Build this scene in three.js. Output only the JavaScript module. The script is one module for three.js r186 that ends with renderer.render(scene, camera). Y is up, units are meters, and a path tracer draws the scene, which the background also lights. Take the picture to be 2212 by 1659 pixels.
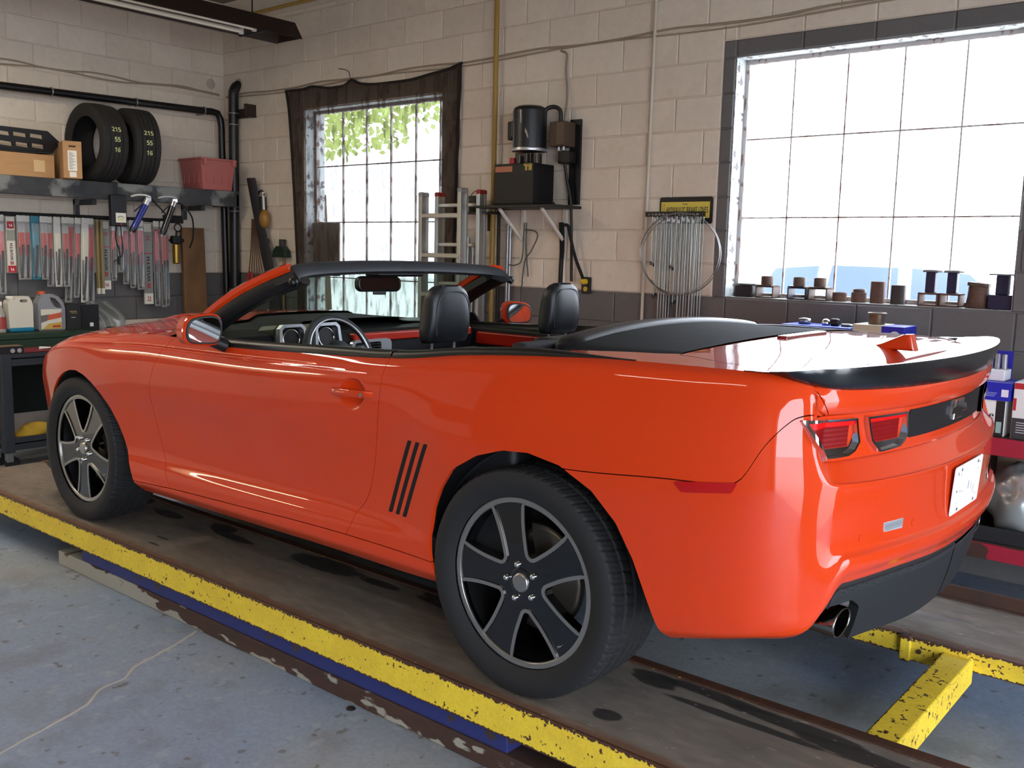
import * as THREE from 'three';
import { RoundedBoxGeometry } from 'three/addons/geometries/RoundedBoxGeometry.js';
import { mergeGeometries, toCreasedNormals } from 'three/addons/utils/BufferGeometryUtils.js';
import { RectAreaLightUniformsLib } from 'three/addons/lights/RectAreaLightUniformsLib.js';

// ---------------------------------------------------------------- camera, sky, exposure
const scene = new THREE.Scene();
const renderer = new THREE.WebGLRenderer({ antialias: true });
renderer.toneMapping = THREE.LinearToneMapping;
renderer.toneMappingExposure = 1.3;
renderer.shadowMap.enabled = true;
RectAreaLightUniformsLib.init();
const camera = new THREE.PerspectiveCamera(43.876, 2212 / 1659, 0.05, 200);
camera.position.set(-1.7964, 1.3835, -3.1453);
camera.quaternion.setFromRotationMatrix(new THREE.Matrix4().makeBasis(
  new THREE.Vector3(-0.76819, 0.02221, 0.63983), new THREE.Vector3(0.10396, 0.99046, 0.09043), new THREE.Vector3(-0.63172, 0.13598, -0.76317)));
// hazy bright daylight outside; it reaches the shop through the windows and the open bay doors
scene.background = new THREE.Color().setRGB(7.6, 8.3, 9.4);

// ---------------------------------------------------------------- helpers
const V = (x, y, z) => new THREE.Vector3(x, y, z);
let seed = 7;
const rnd = () => { seed = (seed + 0x6d2b79f5) | 0; let t = Math.imul(seed ^ (seed >>> 15), 1 | seed); t = (t + Math.imul(t ^ (t >>> 7), 61 | t)) ^ t; return ((t ^ (t >>> 14)) >>> 0) / 4294967296; };
const rr = (a, b) => a + (b - a) * rnd();
const lerp = (a, b, t) => a + (b - a) * t, clamp = (x, a = 0, b = 1) => Math.min(b, Math.max(a, x));
const smooth = (a, b, x) => { const t = clamp((x - a) / (b - a)); return t * t * (3 - 2 * t); };
const taken = {};
function numbered(n) { const k = taken[n] ?? 0; taken[n] = k + 1; return k ? n + '_' + String(k).padStart(3, '0') : n; }
function dress(m) { m.castShadow = true; m.receiveShadow = true; return m; }
function thing(name, label, category, pos = [0, 0, 0], ry = 0, group) {
  const o = new THREE.Group(); o.name = numbered(name); o.position.set(...pos); o.rotation.y = ry; o.userData = { label, category };
  if (group) o.userData.group = group; scene.add(o); o.updateMatrixWorld(); return o;
}
function part(name, geo, mat, parent, label) { const m = dress(new THREE.Mesh(geo, mat)); m.name = name; if (label) m.userData.label = label; parent.add(m); return m; }
// the same for geometry given in world coordinates, under a thing that is not turned
function wpart(name, geo, mat, parent, label) {
  let p = parent, x = 0, y = 0, z = 0; while (p && p !== scene) { x += p.position.x; y += p.position.y; z += p.position.z; p = p.parent; }
  geo.translate(-x, -y, -z); return part(name, geo, mat, parent, label);
}
function single(name, geo, mat, label, category, group) { const m = dress(new THREE.Mesh(geo, mat)); m.name = numbered(name); m.userData = { label, category }; if (group) m.userData.group = group; scene.add(m); return m; }
function struct(name, geo, mat, label, parent = scene) { const m = dress(new THREE.Mesh(geo, mat)); m.name = name; if (parent === scene) m.userData = { kind: 'structure', label, category: name.split('_')[0] }; parent.add(m); return m; }
function structGroup(name, label) { const g = new THREE.Group(); g.name = name; g.userData = { kind: 'structure', label, category: name.split('_')[0] }; scene.add(g); return g; }
function copy(o, pos, ry, label, group) { const c = o.clone(); c.name = numbered(o.name.replace(/_\d+$/, '')); c.userData = { ...o.userData, label: label ?? o.userData.label }; if (group) c.userData.group = group; c.position.set(...pos); if (ry !== undefined) c.rotation.y = ry; scene.add(c); return c; }

function strip(g) {
  g = g.index ? g.toNonIndexed() : g.clone();
  for (const k of Object.keys(g.attributes)) if (!['position', 'normal', 'uv'].includes(k)) g.deleteAttribute(k);
  if (!g.attributes.normal) g.computeVertexNormals();
  if (!g.attributes.uv) g.setAttribute('uv', new THREE.BufferAttribute(new Float32Array(g.attributes.position.count * 2), 2));
  return g;
}
const merge = (...l) => mergeGeometries(l.flat(3).map(strip));
// uv in metres from the side each face points to
function uvm(g, k = 1, ox = 0, oy = 0) {
  g = strip(g); const p = g.attributes.position, n = g.attributes.normal, uv = g.attributes.uv;
  for (let i = 0; i < p.count; i += 3) {
    const ax = Math.abs(n.getX(i) + n.getX(i + 1) + n.getX(i + 2)), ay = Math.abs(n.getY(i) + n.getY(i + 1) + n.getY(i + 2)), az = Math.abs(n.getZ(i) + n.getZ(i + 1) + n.getZ(i + 2));
    for (let j = i; j < i + 3; j++) {
      const x = p.getX(j), y = p.getY(j), z = p.getZ(j);
      if (ay >= ax && ay >= az) uv.setXY(j, x * k + ox, z * k + oy); else if (ax >= az) uv.setXY(j, z * k + ox, y * k + oy); else uv.setXY(j, x * k + ox, y * k + oy);
    }
  }
  return g;
}
function box(w, h, d, x = 0, y = 0, z = 0, r = 0.004) {
  const m = Math.min(w, h, d) * 0.45, g = r > 0 ? new RoundedBoxGeometry(w, h, d, r > 0.012 ? 3 : 1, Math.min(r, m)) : new THREE.BoxGeometry(w, h, d);
  return g.translate(x, y, z);
}
// box from corner to corner
const bx = (x0, x1, y0, y1, z0, z1, r) => box(Math.abs(x1 - x0), Math.abs(y1 - y0), Math.abs(z1 - z0), (x0 + x1) / 2, (y0 + y1) / 2, (z0 + z1) / 2, r);
function rod(a, b, r, r2 = r, seg = 14) {
  const A = V(...a), B = V(...b), d = B.clone().sub(A), g = new THREE.CylinderGeometry(r2, r, d.length(), seg);
  g.applyQuaternion(new THREE.Quaternion().setFromUnitVectors(V(0, 1, 0), d.clone().normalize())); const c = A.add(B).multiplyScalar(0.5); return g.translate(c.x, c.y, c.z);
}
const bez = (pts, closed = false, tension = 0.5) => new THREE.CatmullRomCurve3(pts.map((p) => V(...p)), closed, 'catmullrom', tension);
const tube = (pts, r, seg = 40, rad = 8, closed = false) => new THREE.TubeGeometry(bez(pts, closed), seg, r, rad, closed);
// straight pieces with rounded bends
function pipe(pts, r, bend = 0.06, rad = 14) {
  const c = new THREE.CurvePath(), P = pts.map((p) => V(...p)); let last = P[0];
  for (let i = 1; i < P.length - 1; i++) {
    const a = P[i].clone().add(P[i - 1].clone().sub(P[i]).setLength(bend)), b = P[i].clone().add(P[i + 1].clone().sub(P[i]).setLength(bend));
    c.add(new THREE.LineCurve3(last, a)); c.add(new THREE.QuadraticBezierCurve3(a, P[i], b)); last = b;
  }
  c.add(new THREE.LineCurve3(last, P[P.length - 1]));
  const n = 24 * (P.length - 1); const q = []; for (let i = 0; i <= n; i++) q.push(c.getPointAt(i / n));
  return new THREE.TubeGeometry(new THREE.CatmullRomCurve3(q, false, 'catmullrom', 0.5), n * 2, r, rad, false);
}
const lathe = (prof, seg = 48) => new THREE.LatheGeometry(prof.map(([r, y]) => new THREE.Vector2(r, y)), seg);
function poly(pts) { const s = new THREE.Shape(); pts.forEach(([x, y], i) => (i ? s.lineTo(x, y) : s.moveTo(x, y))); s.closePath(); return s; }
const ext = (shape, d, bevel = 0, seg = 1, curve = 12) => new THREE.ExtrudeGeometry(shape, { depth: d, bevelEnabled: bevel > 0 && !shape.holes.length, bevelThickness: bevel, bevelSize: bevel, bevelOffset: -bevel, bevelSegments: seg, curveSegments: curve });
function rrect(w, h, r, x = 0, y = 0) {
  const s = new THREE.Shape(), a = x - w / 2, b = y - h / 2; s.moveTo(a + r, b); s.lineTo(a + w - r, b); s.absarc(a + w - r, b + r, r, -Math.PI / 2, 0, false); s.lineTo(a + w, b + h - r); s.absarc(a + w - r, b + h - r, r, 0, Math.PI / 2, false);
  s.lineTo(a + r, b + h); s.absarc(a + r, b + h - r, r, Math.PI / 2, Math.PI, false); s.lineTo(a, b + r); s.absarc(a + r, b + r, r, Math.PI, Math.PI * 1.5, false); return s;
}
const rx = (g, a) => g.rotateX(a), ryy = (g, a) => g.rotateY(a), rz = (g, a) => g.rotateZ(a), tr = (g, x, y, z) => g.translate(x, y, z);
// turns a shape drawn in x-y so that it faces -x (its x runs along +z)
const faceNegX = (g) => g.rotateY(-Math.PI / 2);

// ---------------------------------------------------------------- noise and computed textures
function hash2(x, y, s) { let h = Math.imul(x, 374761393) ^ Math.imul(y, 668265263) ^ Math.imul(s, 974634533); h = Math.imul(h ^ (h >>> 13), 1274126177); return ((h ^ (h >>> 16)) >>> 0) / 4294967296; }
function vnoise(x, y, per, s) { const xi = Math.floor(x), yi = Math.floor(y), fx = x - xi, fy = y - yi, a = fx * fx * (3 - 2 * fx), b = fy * fy * (3 - 2 * fy), w = (q) => ((q % per) + per) % per;
  return lerp(lerp(hash2(w(xi), w(yi), s), hash2(w(xi + 1), w(yi), s), a), lerp(hash2(w(xi), w(yi + 1), s), hash2(w(xi + 1), w(yi + 1), s), a), b); }
function fbm(u, v, f, oct, s) { let t = 0, a = 0.5, n = 0; for (let i = 0; i < oct; i++) { t += a * vnoise(u * f, v * f, f, s + i); n += a; a *= 0.5; f *= 2; } return t / n; }
function tex(n, fn, { srgb = true, rx: rpx = 1, ry: rpy = 1, m = n } = {}) {
  const d = new Uint8Array(n * m * 4);
  for (let j = 0; j < m; j++) for (let i = 0; i < n; i++) { const c = fn(i / n, j / m), k = (j * n + i) * 4; if (typeof c === 'number') { d[k] = d[k + 1] = d[k + 2] = clamp(c) * 255; } else { d[k] = clamp(c[0]) * 255; d[k + 1] = clamp(c[1]) * 255; d[k + 2] = clamp(c[2]) * 255; } d[k + 3] = 255; }
  const t = new THREE.DataTexture(d, n, m); t.wrapS = t.wrapT = THREE.RepeatWrapping; t.magFilter = t.minFilter = THREE.LinearFilter; t.repeat.set(rpx, rpy); if (srgb) t.colorSpace = THREE.SRGBColorSpace; t.needsUpdate = true; return t;
}
function canvasTex(w, h, draw) { const c = document.createElement('canvas'); c.width = w; c.height = h; draw(c.getContext('2d'), w, h); const t = new THREE.CanvasTexture(c); t.colorSpace = THREE.SRGBColorSpace; t.magFilter = THREE.LinearFilter; return t; }
const mix3 = (a, b, t) => [lerp(a[0], b[0], t), lerp(a[1], b[1], t), lerp(a[2], b[2], t)];
const M = (color, roughness = 0.6, metalness = 0, more = {}) => new THREE.MeshStandardMaterial({ color, roughness, metalness, ...more });
const MP = (color, more = {}) => new THREE.MeshPhysicalMaterial({ color, ...more });
const lin = (r, g, b) => new THREE.Color().setRGB(r, g, b);

const fineBump = tex(256, (u, v) => fbm(u, v, 32, 3, 11), { srgb: false });
const coarseBump = tex(512, (u, v) => 0.6 * fbm(u, v, 12, 4, 5) + 0.4 * fbm(u, v, 90, 2, 8), { srgb: false, rx: 1.2, ry: 1.2 });
const mats = {
  steel: M(0x9a9c9e, 0.35, 0.9), darkSteel: M(0x3c3d40, 0.45, 0.7), chrome: M(0xe8eaec, 0.08, 1), black: M(0x0c0c0e, 0.5), blackGloss: MP(0x08080a, { roughness: 0.25, clearcoat: 0.6 }), rubber: M(0x121214, 0.85),
  blackPipe: M(0x101013, 0.38), alu: M(0xc9ccce, 0.38, 0.85), white: M(0xe8e6df, 0.6), brass: M(0xa8843a, 0.35, 0.8), grey: M(0x6e7074, 0.6), red: M(0xa81c1c, 0.5), blue: M(0x16208c, 0.45), yellow: M(0xd8b21c, 0.5),
};
// ================================================================ the room
const FLOOR = -0.26, XL = 6.24, ZB = 2.22, CEIL = 3.62, XR = -4.3, ZF = -7.0;
{
  // worn grey-blue painted concrete with stains and small chips
  const paint = [0.51, 0.575, 0.67], warm = [0.56, 0.58, 0.60], dirt = [0.33, 0.31, 0.29];
  const col = tex(1024, (u, v) => {
    const a = fbm(u, v, 3, 3, 21), b = fbm(u, v, 14, 4, 22), c = fbm(u, v, 60, 3, 23); let q = mix3(paint, warm, smooth(0.35, 0.68, a));
    q = mix3(q, dirt, 0.22 * smooth(0.55, 0.85, b) + 0.5 * smooth(0.76, 0.82, c)); q = mix3(q, [0.66, 0.68, 0.71], 0.3 * smooth(0.76, 0.80, fbm(u, v, 48, 2, 27)));
    const k = 0.96 + 0.08 * vnoise(u * 256, v * 256, 256, 25); return q.map((x) => x * k);
  }, { rx: 0.36, ry: 0.36 });
  const rough = tex(256, (u, v) => 0.42 + 0.35 * fbm(u, v, 9, 4, 31), { srgb: false, rx: 0.5, ry: 0.5 });
  const floorMat = M(0xffffff, 1, 0, { map: col, roughnessMap: rough, bumpMap: coarseBump, bumpScale: 0.0012 });
  struct('floor', uvm(bx(XR - 0.2, XL + 0.2, FLOOR - 0.15, FLOOR, ZF - 0.2, ZB + 0.2, 0)), floorMat, 'grey-blue painted concrete shop floor with a crack');
}
const wallPaint = (rgb, sd) => tex(256, (u, v) => { const a = fbm(u, v, 4, 4, sd), b = fbm(u, v, 30, 3, sd + 1), c = fbm(u, v, 16, 3, sd + 2); const k = 0.95 + 0.07 * a + 0.04 * b; let q = rgb.map((x) => x * k); q = mix3(q, rgb.map((x) => x * 0.86), 0.18 * smooth(0.62, 0.85, c)); return q; });
const wallBump = tex(512, (u, v) => 0.55 * fbm(u, v, 18, 4, 45) + 0.45 * fbm(u, v, 70, 2, 47), { srgb: false });
const creamTones = [[0.85, 0.80, 0.73], [0.837, 0.785, 0.715], [0.86, 0.81, 0.742]].map((c, i) => M(0xffffff, 0.62, 0, { map: wallPaint(c, 50 + 5 * i), bumpMap: wallBump, bumpScale: 0.0022 }));
const darkTones = [[0.405, 0.395, 0.39], [0.39, 0.38, 0.375]].map((c, i) => M(0xffffff, 0.55, 0, { map: wallPaint(c, 70 + 5 * i), bumpMap: wallBump, bumpScale: 0.0022 }));
// a block face: five faces with a chamfer, local z 0 at the wall core, pointing +z
function blockGeo(w, h, t = 0.009, c = 0.005) {
  const a = w / 2, b = h / 2, p = [[-a, -b, 0], [a, -b, 0], [a, b, 0], [-a, b, 0], [-a, -b, t - c], [a, -b, t - c], [a, b, t - c], [-a, b, t - c], [-a + c, -b + c, t], [a - c, -b + c, t], [a - c, b - c, t], [-a + c, b - c, t]];
  const q = [[8, 9, 10, 11]]; for (let i = 0; i < 4; i++) { const j = (i + 1) % 4; q.push([i, j, j + 4, i + 4], [i + 4, j + 4, j + 8, i + 8]); }
  const v = []; for (const [A, B, C, D] of q) for (const k of [A, B, C, A, C, D]) v.push(...p[k]);
  const g = new THREE.BufferGeometry(); g.setAttribute('position', new THREE.Float32BufferAttribute(v, 3)); g.computeVertexNormals();
  return uvm(g, 1, rnd(), rnd());
}
const blockCache = {};
function block(w, h) { const k = w.toFixed(3) + 'x' + h.toFixed(3); blockCache[k] ??= [0, 1, 2, 3].map(() => blockGeo(w, h)); return blockCache[k][Math.floor(rnd() * 4)]; }
// lays courses over [a0,a1] x [y0,y1]; cuts = openings; splits = painted borders; put(a,y,w,h,dark) places one piece
function layBlocks(a0, a1, y0, y1, phase, cuts, dark, put) {
  const L = 0.406, H = 0.2032, j = 0.0065; let row = 0;
  for (let y = y0; y < y1 - 0.02; y += H, row++) {
    const yt = Math.min(y + H, y1); let a = a0 - ((row % 2 ? L / 2 : 0) + phase);
    for (; a < a1; a += L) {
      let rects = [[Math.max(a, a0), Math.min(a + L, a1), y, yt]];
      for (const [c0, c1, d0, d1] of cuts) rects = rects.flatMap(([p, q, r, s]) => { if (q <= c0 || p >= c1 || s <= d0 || r >= d1) return [[p, q, r, s]]; const o = []; if (p < c0) o.push([p, c0, r, s]); if (q > c1) o.push([c1, q, r, s]); const pp = Math.max(p, c0), qq = Math.min(q, c1); if (r < d0) o.push([pp, qq, r, d0]); if (s > d1) o.push([pp, qq, d1, s]); return o; });
      for (const [c0, c1, d0, d1] of dark) rects = rects.flatMap(([p, q, r, s]) => { if (q <= c0 || p >= c1 || s <= d0 || r >= d1) return [[p, q, r, s]]; const o = []; const pp = Math.max(p, c0), qq = Math.min(q, c1), r2 = Math.max(r, d0), s2 = Math.min(s, d1); if (p < c0) o.push([p, c0, r, s]); if (q > c1) o.push([c1, q, r, s]); if (r < d0) o.push([pp, qq, r, d0]); if (s > d1) o.push([pp, qq, d1, s]); o.push([pp, qq, r2, s2, 1]); return o; });
      for (const [p, q, r, s] of rects) { if (q - p < 0.03 || s - r < 0.02) continue; const isDark = dark.some(([c0, c1, d0, d1]) => (p + q) / 2 > c0 && (p + q) / 2 < c1 && (r + s) / 2 > d0 && (r + s) / 2 < d1); put((p + q) / 2, (r + s) / 2, q - p - j, s - r - j, isDark); }
    }
  }
}
// ---- back wall with two windows (faces -z)
const W1 = { x0: -0.645, x1: 0.964, y0: 1.148, y1: 2.568 }, W2 = { x0: 3.39, x1: 5.04, y0: 0.80, y1: 2.57 };
const BAND = 1.142;
{
  const g = structGroup('wall_back', 'cream and grey painted concrete block wall with two steel windows');
  const T = 0.21, X0 = XR - 0.2, X1 = XL + 0.2;
  // core, cut around the openings, in the two paints
  const holes = [W1, W2], core = (y0, y1, m, list) => { const geos = []; for (const [a, b, c, d] of list) geos.push(bx(a, b, Math.max(c, y0), Math.min(d, y1), ZB, ZB + T, 0)); part('wall_core', uvm(merge(geos)), m, g); };
  core(FLOOR, BAND, darkTones[0], [[X0, W2.x0, FLOOR, BAND], [W2.x1, X1, FLOOR, BAND], [W2.x0, W2.x1, FLOOR, W2.y0]]);
  const sx0 = -0.9, sx1 = 1.045, st = 2.668;   // the grey painted surround of the big window
  part('wall_core', uvm(merge([bx(W1.x1, sx1, BAND, st, ZB, ZB + T, 0), bx(sx0, W1.x0, BAND, st, ZB, ZB + T, 0), bx(W1.x0, W1.x1, W1.y1, st, ZB, ZB + T, 0), bx(W1.x0, W1.x1, BAND, W1.y0, ZB, ZB + T, 0)])), darkTones[0], g);
  part('wall_core', uvm(merge([bx(X0, sx0, BAND, CEIL, ZB, ZB + T, 0), bx(sx0, sx1, st, CEIL, ZB, ZB + T, 0), bx(sx1, W2.x0, BAND, CEIL, ZB, ZB + T, 0), bx(W2.x1, X1, BAND, CEIL, ZB, ZB + T, 0), bx(W2.x0, W2.x1, W2.y1, CEIL, ZB, ZB + T, 0)])), creamTones[1], g);
  layBlocks(-1.35, XL, BAND - 3 * 0.2032, 3.42, 0.13, [[W1.x0, W1.x1, W1.y0, W1.y1], [W2.x0, W2.x1, W2.y0, W2.y1]], [[-1.4, XL + 1, -1, BAND], [sx0, sx1, BAND, st]], (x, y, w, h, d) => {
    const m = part('block', block(w, h), d ? darkTones[Math.floor(rnd() * 2)] : creamTones[Math.floor(rnd() * 3)], g); m.position.set(x, y, ZB); m.rotation.y = Math.PI; });
}
// ---- left wall (faces -x): cream, a grey band from 0.72 to 1.135
{
  const g = structGroup('wall_left', 'cream painted concrete block wall with a dark grey band');
  const T = 0.2;
  part('wall_core', uvm(bx(XL, XL + T, 1.135, CEIL, ZF - 0.2, ZB + 0.2, 0)), creamTones[0], g);
  part('wall_core', uvm(bx(XL, XL + T, 0.722, 1.135, ZF - 0.2, ZB + 0.2, 0)), darkTones[1], g);
  part('wall_core', uvm(bx(XL, XL + T, FLOOR, 0.722, ZF - 0.2, ZB + 0.2, 0)), creamTones[0], g);
  layBlocks(-0.75, ZB, 0.5188, 3.5, 0.21, [], [[-2, 3, 0.722, 1.135]], (z, y, w, h, d) => {
    const m = part('block', block(w, h), d ? darkTones[Math.floor(rnd() * 2)] : creamTones[Math.floor(rnd() * 3)], g); m.position.set(XL, y, z); m.rotation.y = -Math.PI / 2; });
}
// ---- the two walls behind the camera, with the open bay doors, and the ceiling
{
  const plain = M(0xffffff, 0.7, 0, { map: wallPaint([0.60, 0.55, 0.50], 90), bumpMap: wallBump, bumpScale: 0.002 });
  const doors = [[-6.4, -2.6], [-1.1, 0.35]], top = 2.75;
  const zs = [ZF - 0.2, doors[0][0], doors[0][1], doors[1][0], doors[1][1], ZB + 0.2];
  struct('wall_right', uvm(merge([bx(XR - 0.2, XR, FLOOR, CEIL, zs[0], zs[1], 0), bx(XR - 0.2, XR, FLOOR, CEIL, zs[2], zs[3], 0), bx(XR - 0.2, XR, FLOOR, CEIL, zs[4], zs[5], 0), bx(XR - 0.2, XR, top, CEIL, zs[1], zs[2], 0), bx(XR - 0.2, XR, top, CEIL, zs[3], zs[4], 0)])), plain, 'block wall with an open bay door and a smaller open door');
  struct('wall_front', uvm(bx(XR - 0.2, XL + 0.2, FLOOR, CEIL, ZF - 0.2, ZF, 0)), darkTones[0], 'plain painted wall across the shop');
  struct('ceiling', uvm(bx(XR - 0.2, XL + 0.2, CEIL, CEIL + 0.15, ZF - 0.2, ZB + 0.2, 0)), M(0xffffff, 0.8, 0, { map: wallPaint([0.50, 0.45, 0.40], 95) }), 'dull painted shop ceiling');
}
// ---- windows
const glass = MP(0xffffff, { roughness: 0.03, transmission: 1, thickness: 0, ior: 1.45 });
const sashPaint = M(0xffffff, 0.6, 0, { map: tex(128, (u, v) => mix3([0.74, 0.72, 0.71], [0.50, 0.38, 0.33], smooth(0.60, 0.72, fbm(u, v, 8, 4, 101))), { rx: 3, ry: 3 }) });
function steelWindow(name, label, W, xs, ys, zg, jambMat) {
  const g = structGroup(name, label), t = 0.009, d = 0.02;
  const fr = []; for (const [a, b, c, e] of [[W.x0, W.x1, W.y0, W.y0 + 0.028], [W.x0, W.x1, W.y1 - 0.028, W.y1], [W.x0, W.x0 + 0.028, W.y0, W.y1], [W.x1 - 0.028, W.x1, W.y0, W.y1]]) fr.push(bx(a, b, c, e, zg - 0.02, zg + 0.02, 0.003));
  part('window_frame', uvm(merge(fr)), sashPaint, g);
  for (const x of xs.slice(1, -1)) part('glazing_bar', uvm(bx(x - t / 2, x + t / 2, W.y0, W.y1, zg - d / 2, zg + d / 2, 0.002)), sashPaint, g);
  for (const y of ys.slice(1, -1)) part('glazing_bar', uvm(bx(W.x0, W.x1, y - t / 2, y + t / 2, zg - d / 2 + 0.001, zg + d / 2 - 0.001, 0.002)), sashPaint, g);
  for (let i = 0; i + 1 < xs.length; i++) for (let j = 0; j + 1 < ys.length; j++) { const m = part('pane', new THREE.PlaneGeometry(Math.abs(xs[i + 1] - xs[i]) - t, ys[j + 1] - ys[j] - t), glass, g); m.position.set((xs[i] + xs[i + 1]) / 2, (ys[j] + ys[j + 1]) / 2, zg); m.rotation.y = Math.PI; }
  // painted reveal
  part('jamb', uvm(merge([bx(W.x0 - 0.004, W.x0 + 0.004, W.y0, W.y1, ZB + 0.003, ZB + 0.21, 0.001), bx(W.x1 - 0.004, W.x1 + 0.004, W.y0, W.y1, ZB + 0.003, ZB + 0.21, 0.001), bx(W.x0, W.x1, W.y1 - 0.004, W.y1 + 0.004, ZB + 0.003, ZB + 0.21, 0.001)])), jambMat, g);
  part('sill', uvm(bx(W.x0, W.x1, W.y0 - 0.01, W.y0 + 0.002, ZB + 0.002, ZB + 0.23, 0.002)), jambMat, g);
  return g;
}
const jambPaint = M(0xffffff, 0.7, 0, { map: tex(256, (u, v) => mix3([0.78, 0.80, 0.80], [0.42, 0.40, 0.40], smooth(0.62, 0.72, fbm(u, v, 14, 4, 111))), { rx: 2, ry: 2 }), bumpMap: wallBump, bumpScale: 0.003 });
steelWindow('window_1', 'large steel window with a grid of panes above the metal adapters', W1, [W1.x0, -0.296, 0.023, 0.335, 0.651, W1.x1], [W1.y0, 1.63, 2.1, W1.y1], ZB + 0.14, jambPaint);
const win2 = steelWindow('window_2', 'curtained steel window near the corner', W2, [W2.x0, 3.52, 3.79, 4.078, 4.374, 4.674, W2.x1], [W2.y0, 1.137, 1.615, 2.093, W2.y1], ZB + 0.12, jambPaint);
// the near corner of the curtained window is boarded up
part('board', uvm(bx(4.68, 5.035, 1.15, 1.61, ZB + 0.075, ZB + 0.09, 0.002)), M(0xb5b2a8, 0.7), win2, 'pale board over two panes');
// ---- lit strip lights over the bay beside the camera (they show as streaks in the paint)
function stripLight(x, z, len, along, watts, label) {
  const g = thing('strip_light', label, 'light', [x, CEIL - 0.45, z], along === 'x' ? 0 : Math.PI / 2, 'lit strip lights'); 
  part('housing', box(len, 0.06, 0.2, 0, 0.03, 0, 0.01), mats.white, g); for (const q of [-0.4, 0.4]) part('hanger', rod([len * q, 0.05, 0], [len * q, 0.45, 0], 0.005), mats.black, g);
  for (const dz of [-0.05, 0.05]) part('tube', rod([-len / 2 + 0.03, -0.022, dz], [len / 2 - 0.03, -0.022, dz], 0.019, 0.019, 16), new THREE.MeshStandardMaterial({ color: 0xffffff, emissive: lin(1, 0.88, 0.68), emissiveIntensity: 7, roughness: 0.5 }), g);
  const l = new THREE.RectAreaLight(lin(1, 0.87, 0.68), watts, len - 0.1, 0.18); l.position.set(0, -0.05, 0); l.rotation.x = -Math.PI / 2; g.add(l); return g;
}
stripLight(4.35, -1.5, 2.4, 'z', 34, 'lit strip light hanging between the car and the left wall');
stripLight(0.6, -3.6, 2.4, 'x', 8, 'lit strip light over the empty bay beside the car');
// bench light fixed to the left wall, outside the picture
{
  const g = thing('bench_light', 'warm lit tube over the bench end of the left wall', 'light', [6.12, 1.34, -3.9]);
  part('housing', box(0.10, 0.05, 1.9, 0.04, 0.05, 0, 0.01), mats.white, g);
  part('tube', rod([-0.01, 0, -0.92], [-0.01, 0, 0.92], 0.02, 0.02, 16), new THREE.MeshStandardMaterial({ color: 0xffffff, emissive: lin(1, 0.80, 0.5), emissiveIntensity: 22, roughness: 0.5 }), g);
  const l = new THREE.RectAreaLight(lin(1, 0.80, 0.5), 22, 1.84, 0.05); l.position.set(-0.04, 0, 0); l.rotation.y = Math.PI / 2; g.add(l);
}
// ================================================================ the car
// x runs forward from the rear axle, y up from the runway, w out from the middle (the left side is z = -w)
const car = thing('convertible_car', 'bright orange two-door convertible with its top down on the lift', 'car', [1.4, 0, 0]);
const paint = MP(lin(0.65, 0.046, 0.006), { roughness: 0.5, metalness: 0.0, specularIntensity: 0.1, clearcoat: 1, clearcoatRoughness: 0.025 });
const trimBlack = M(0x0d0e10, 0.42), matteBlack = M(0x17181b, 0.7), linerBlack = M(0x08080a, 0.9);
const leather = M(0x1b1d21, 0.42, 0, { bumpMap: tex(256, (u, v) => fbm(u, v, 40, 2, 201), { srgb: false, rx: 12, ry: 12 }), bumpScale: 0.0006 });
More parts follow.
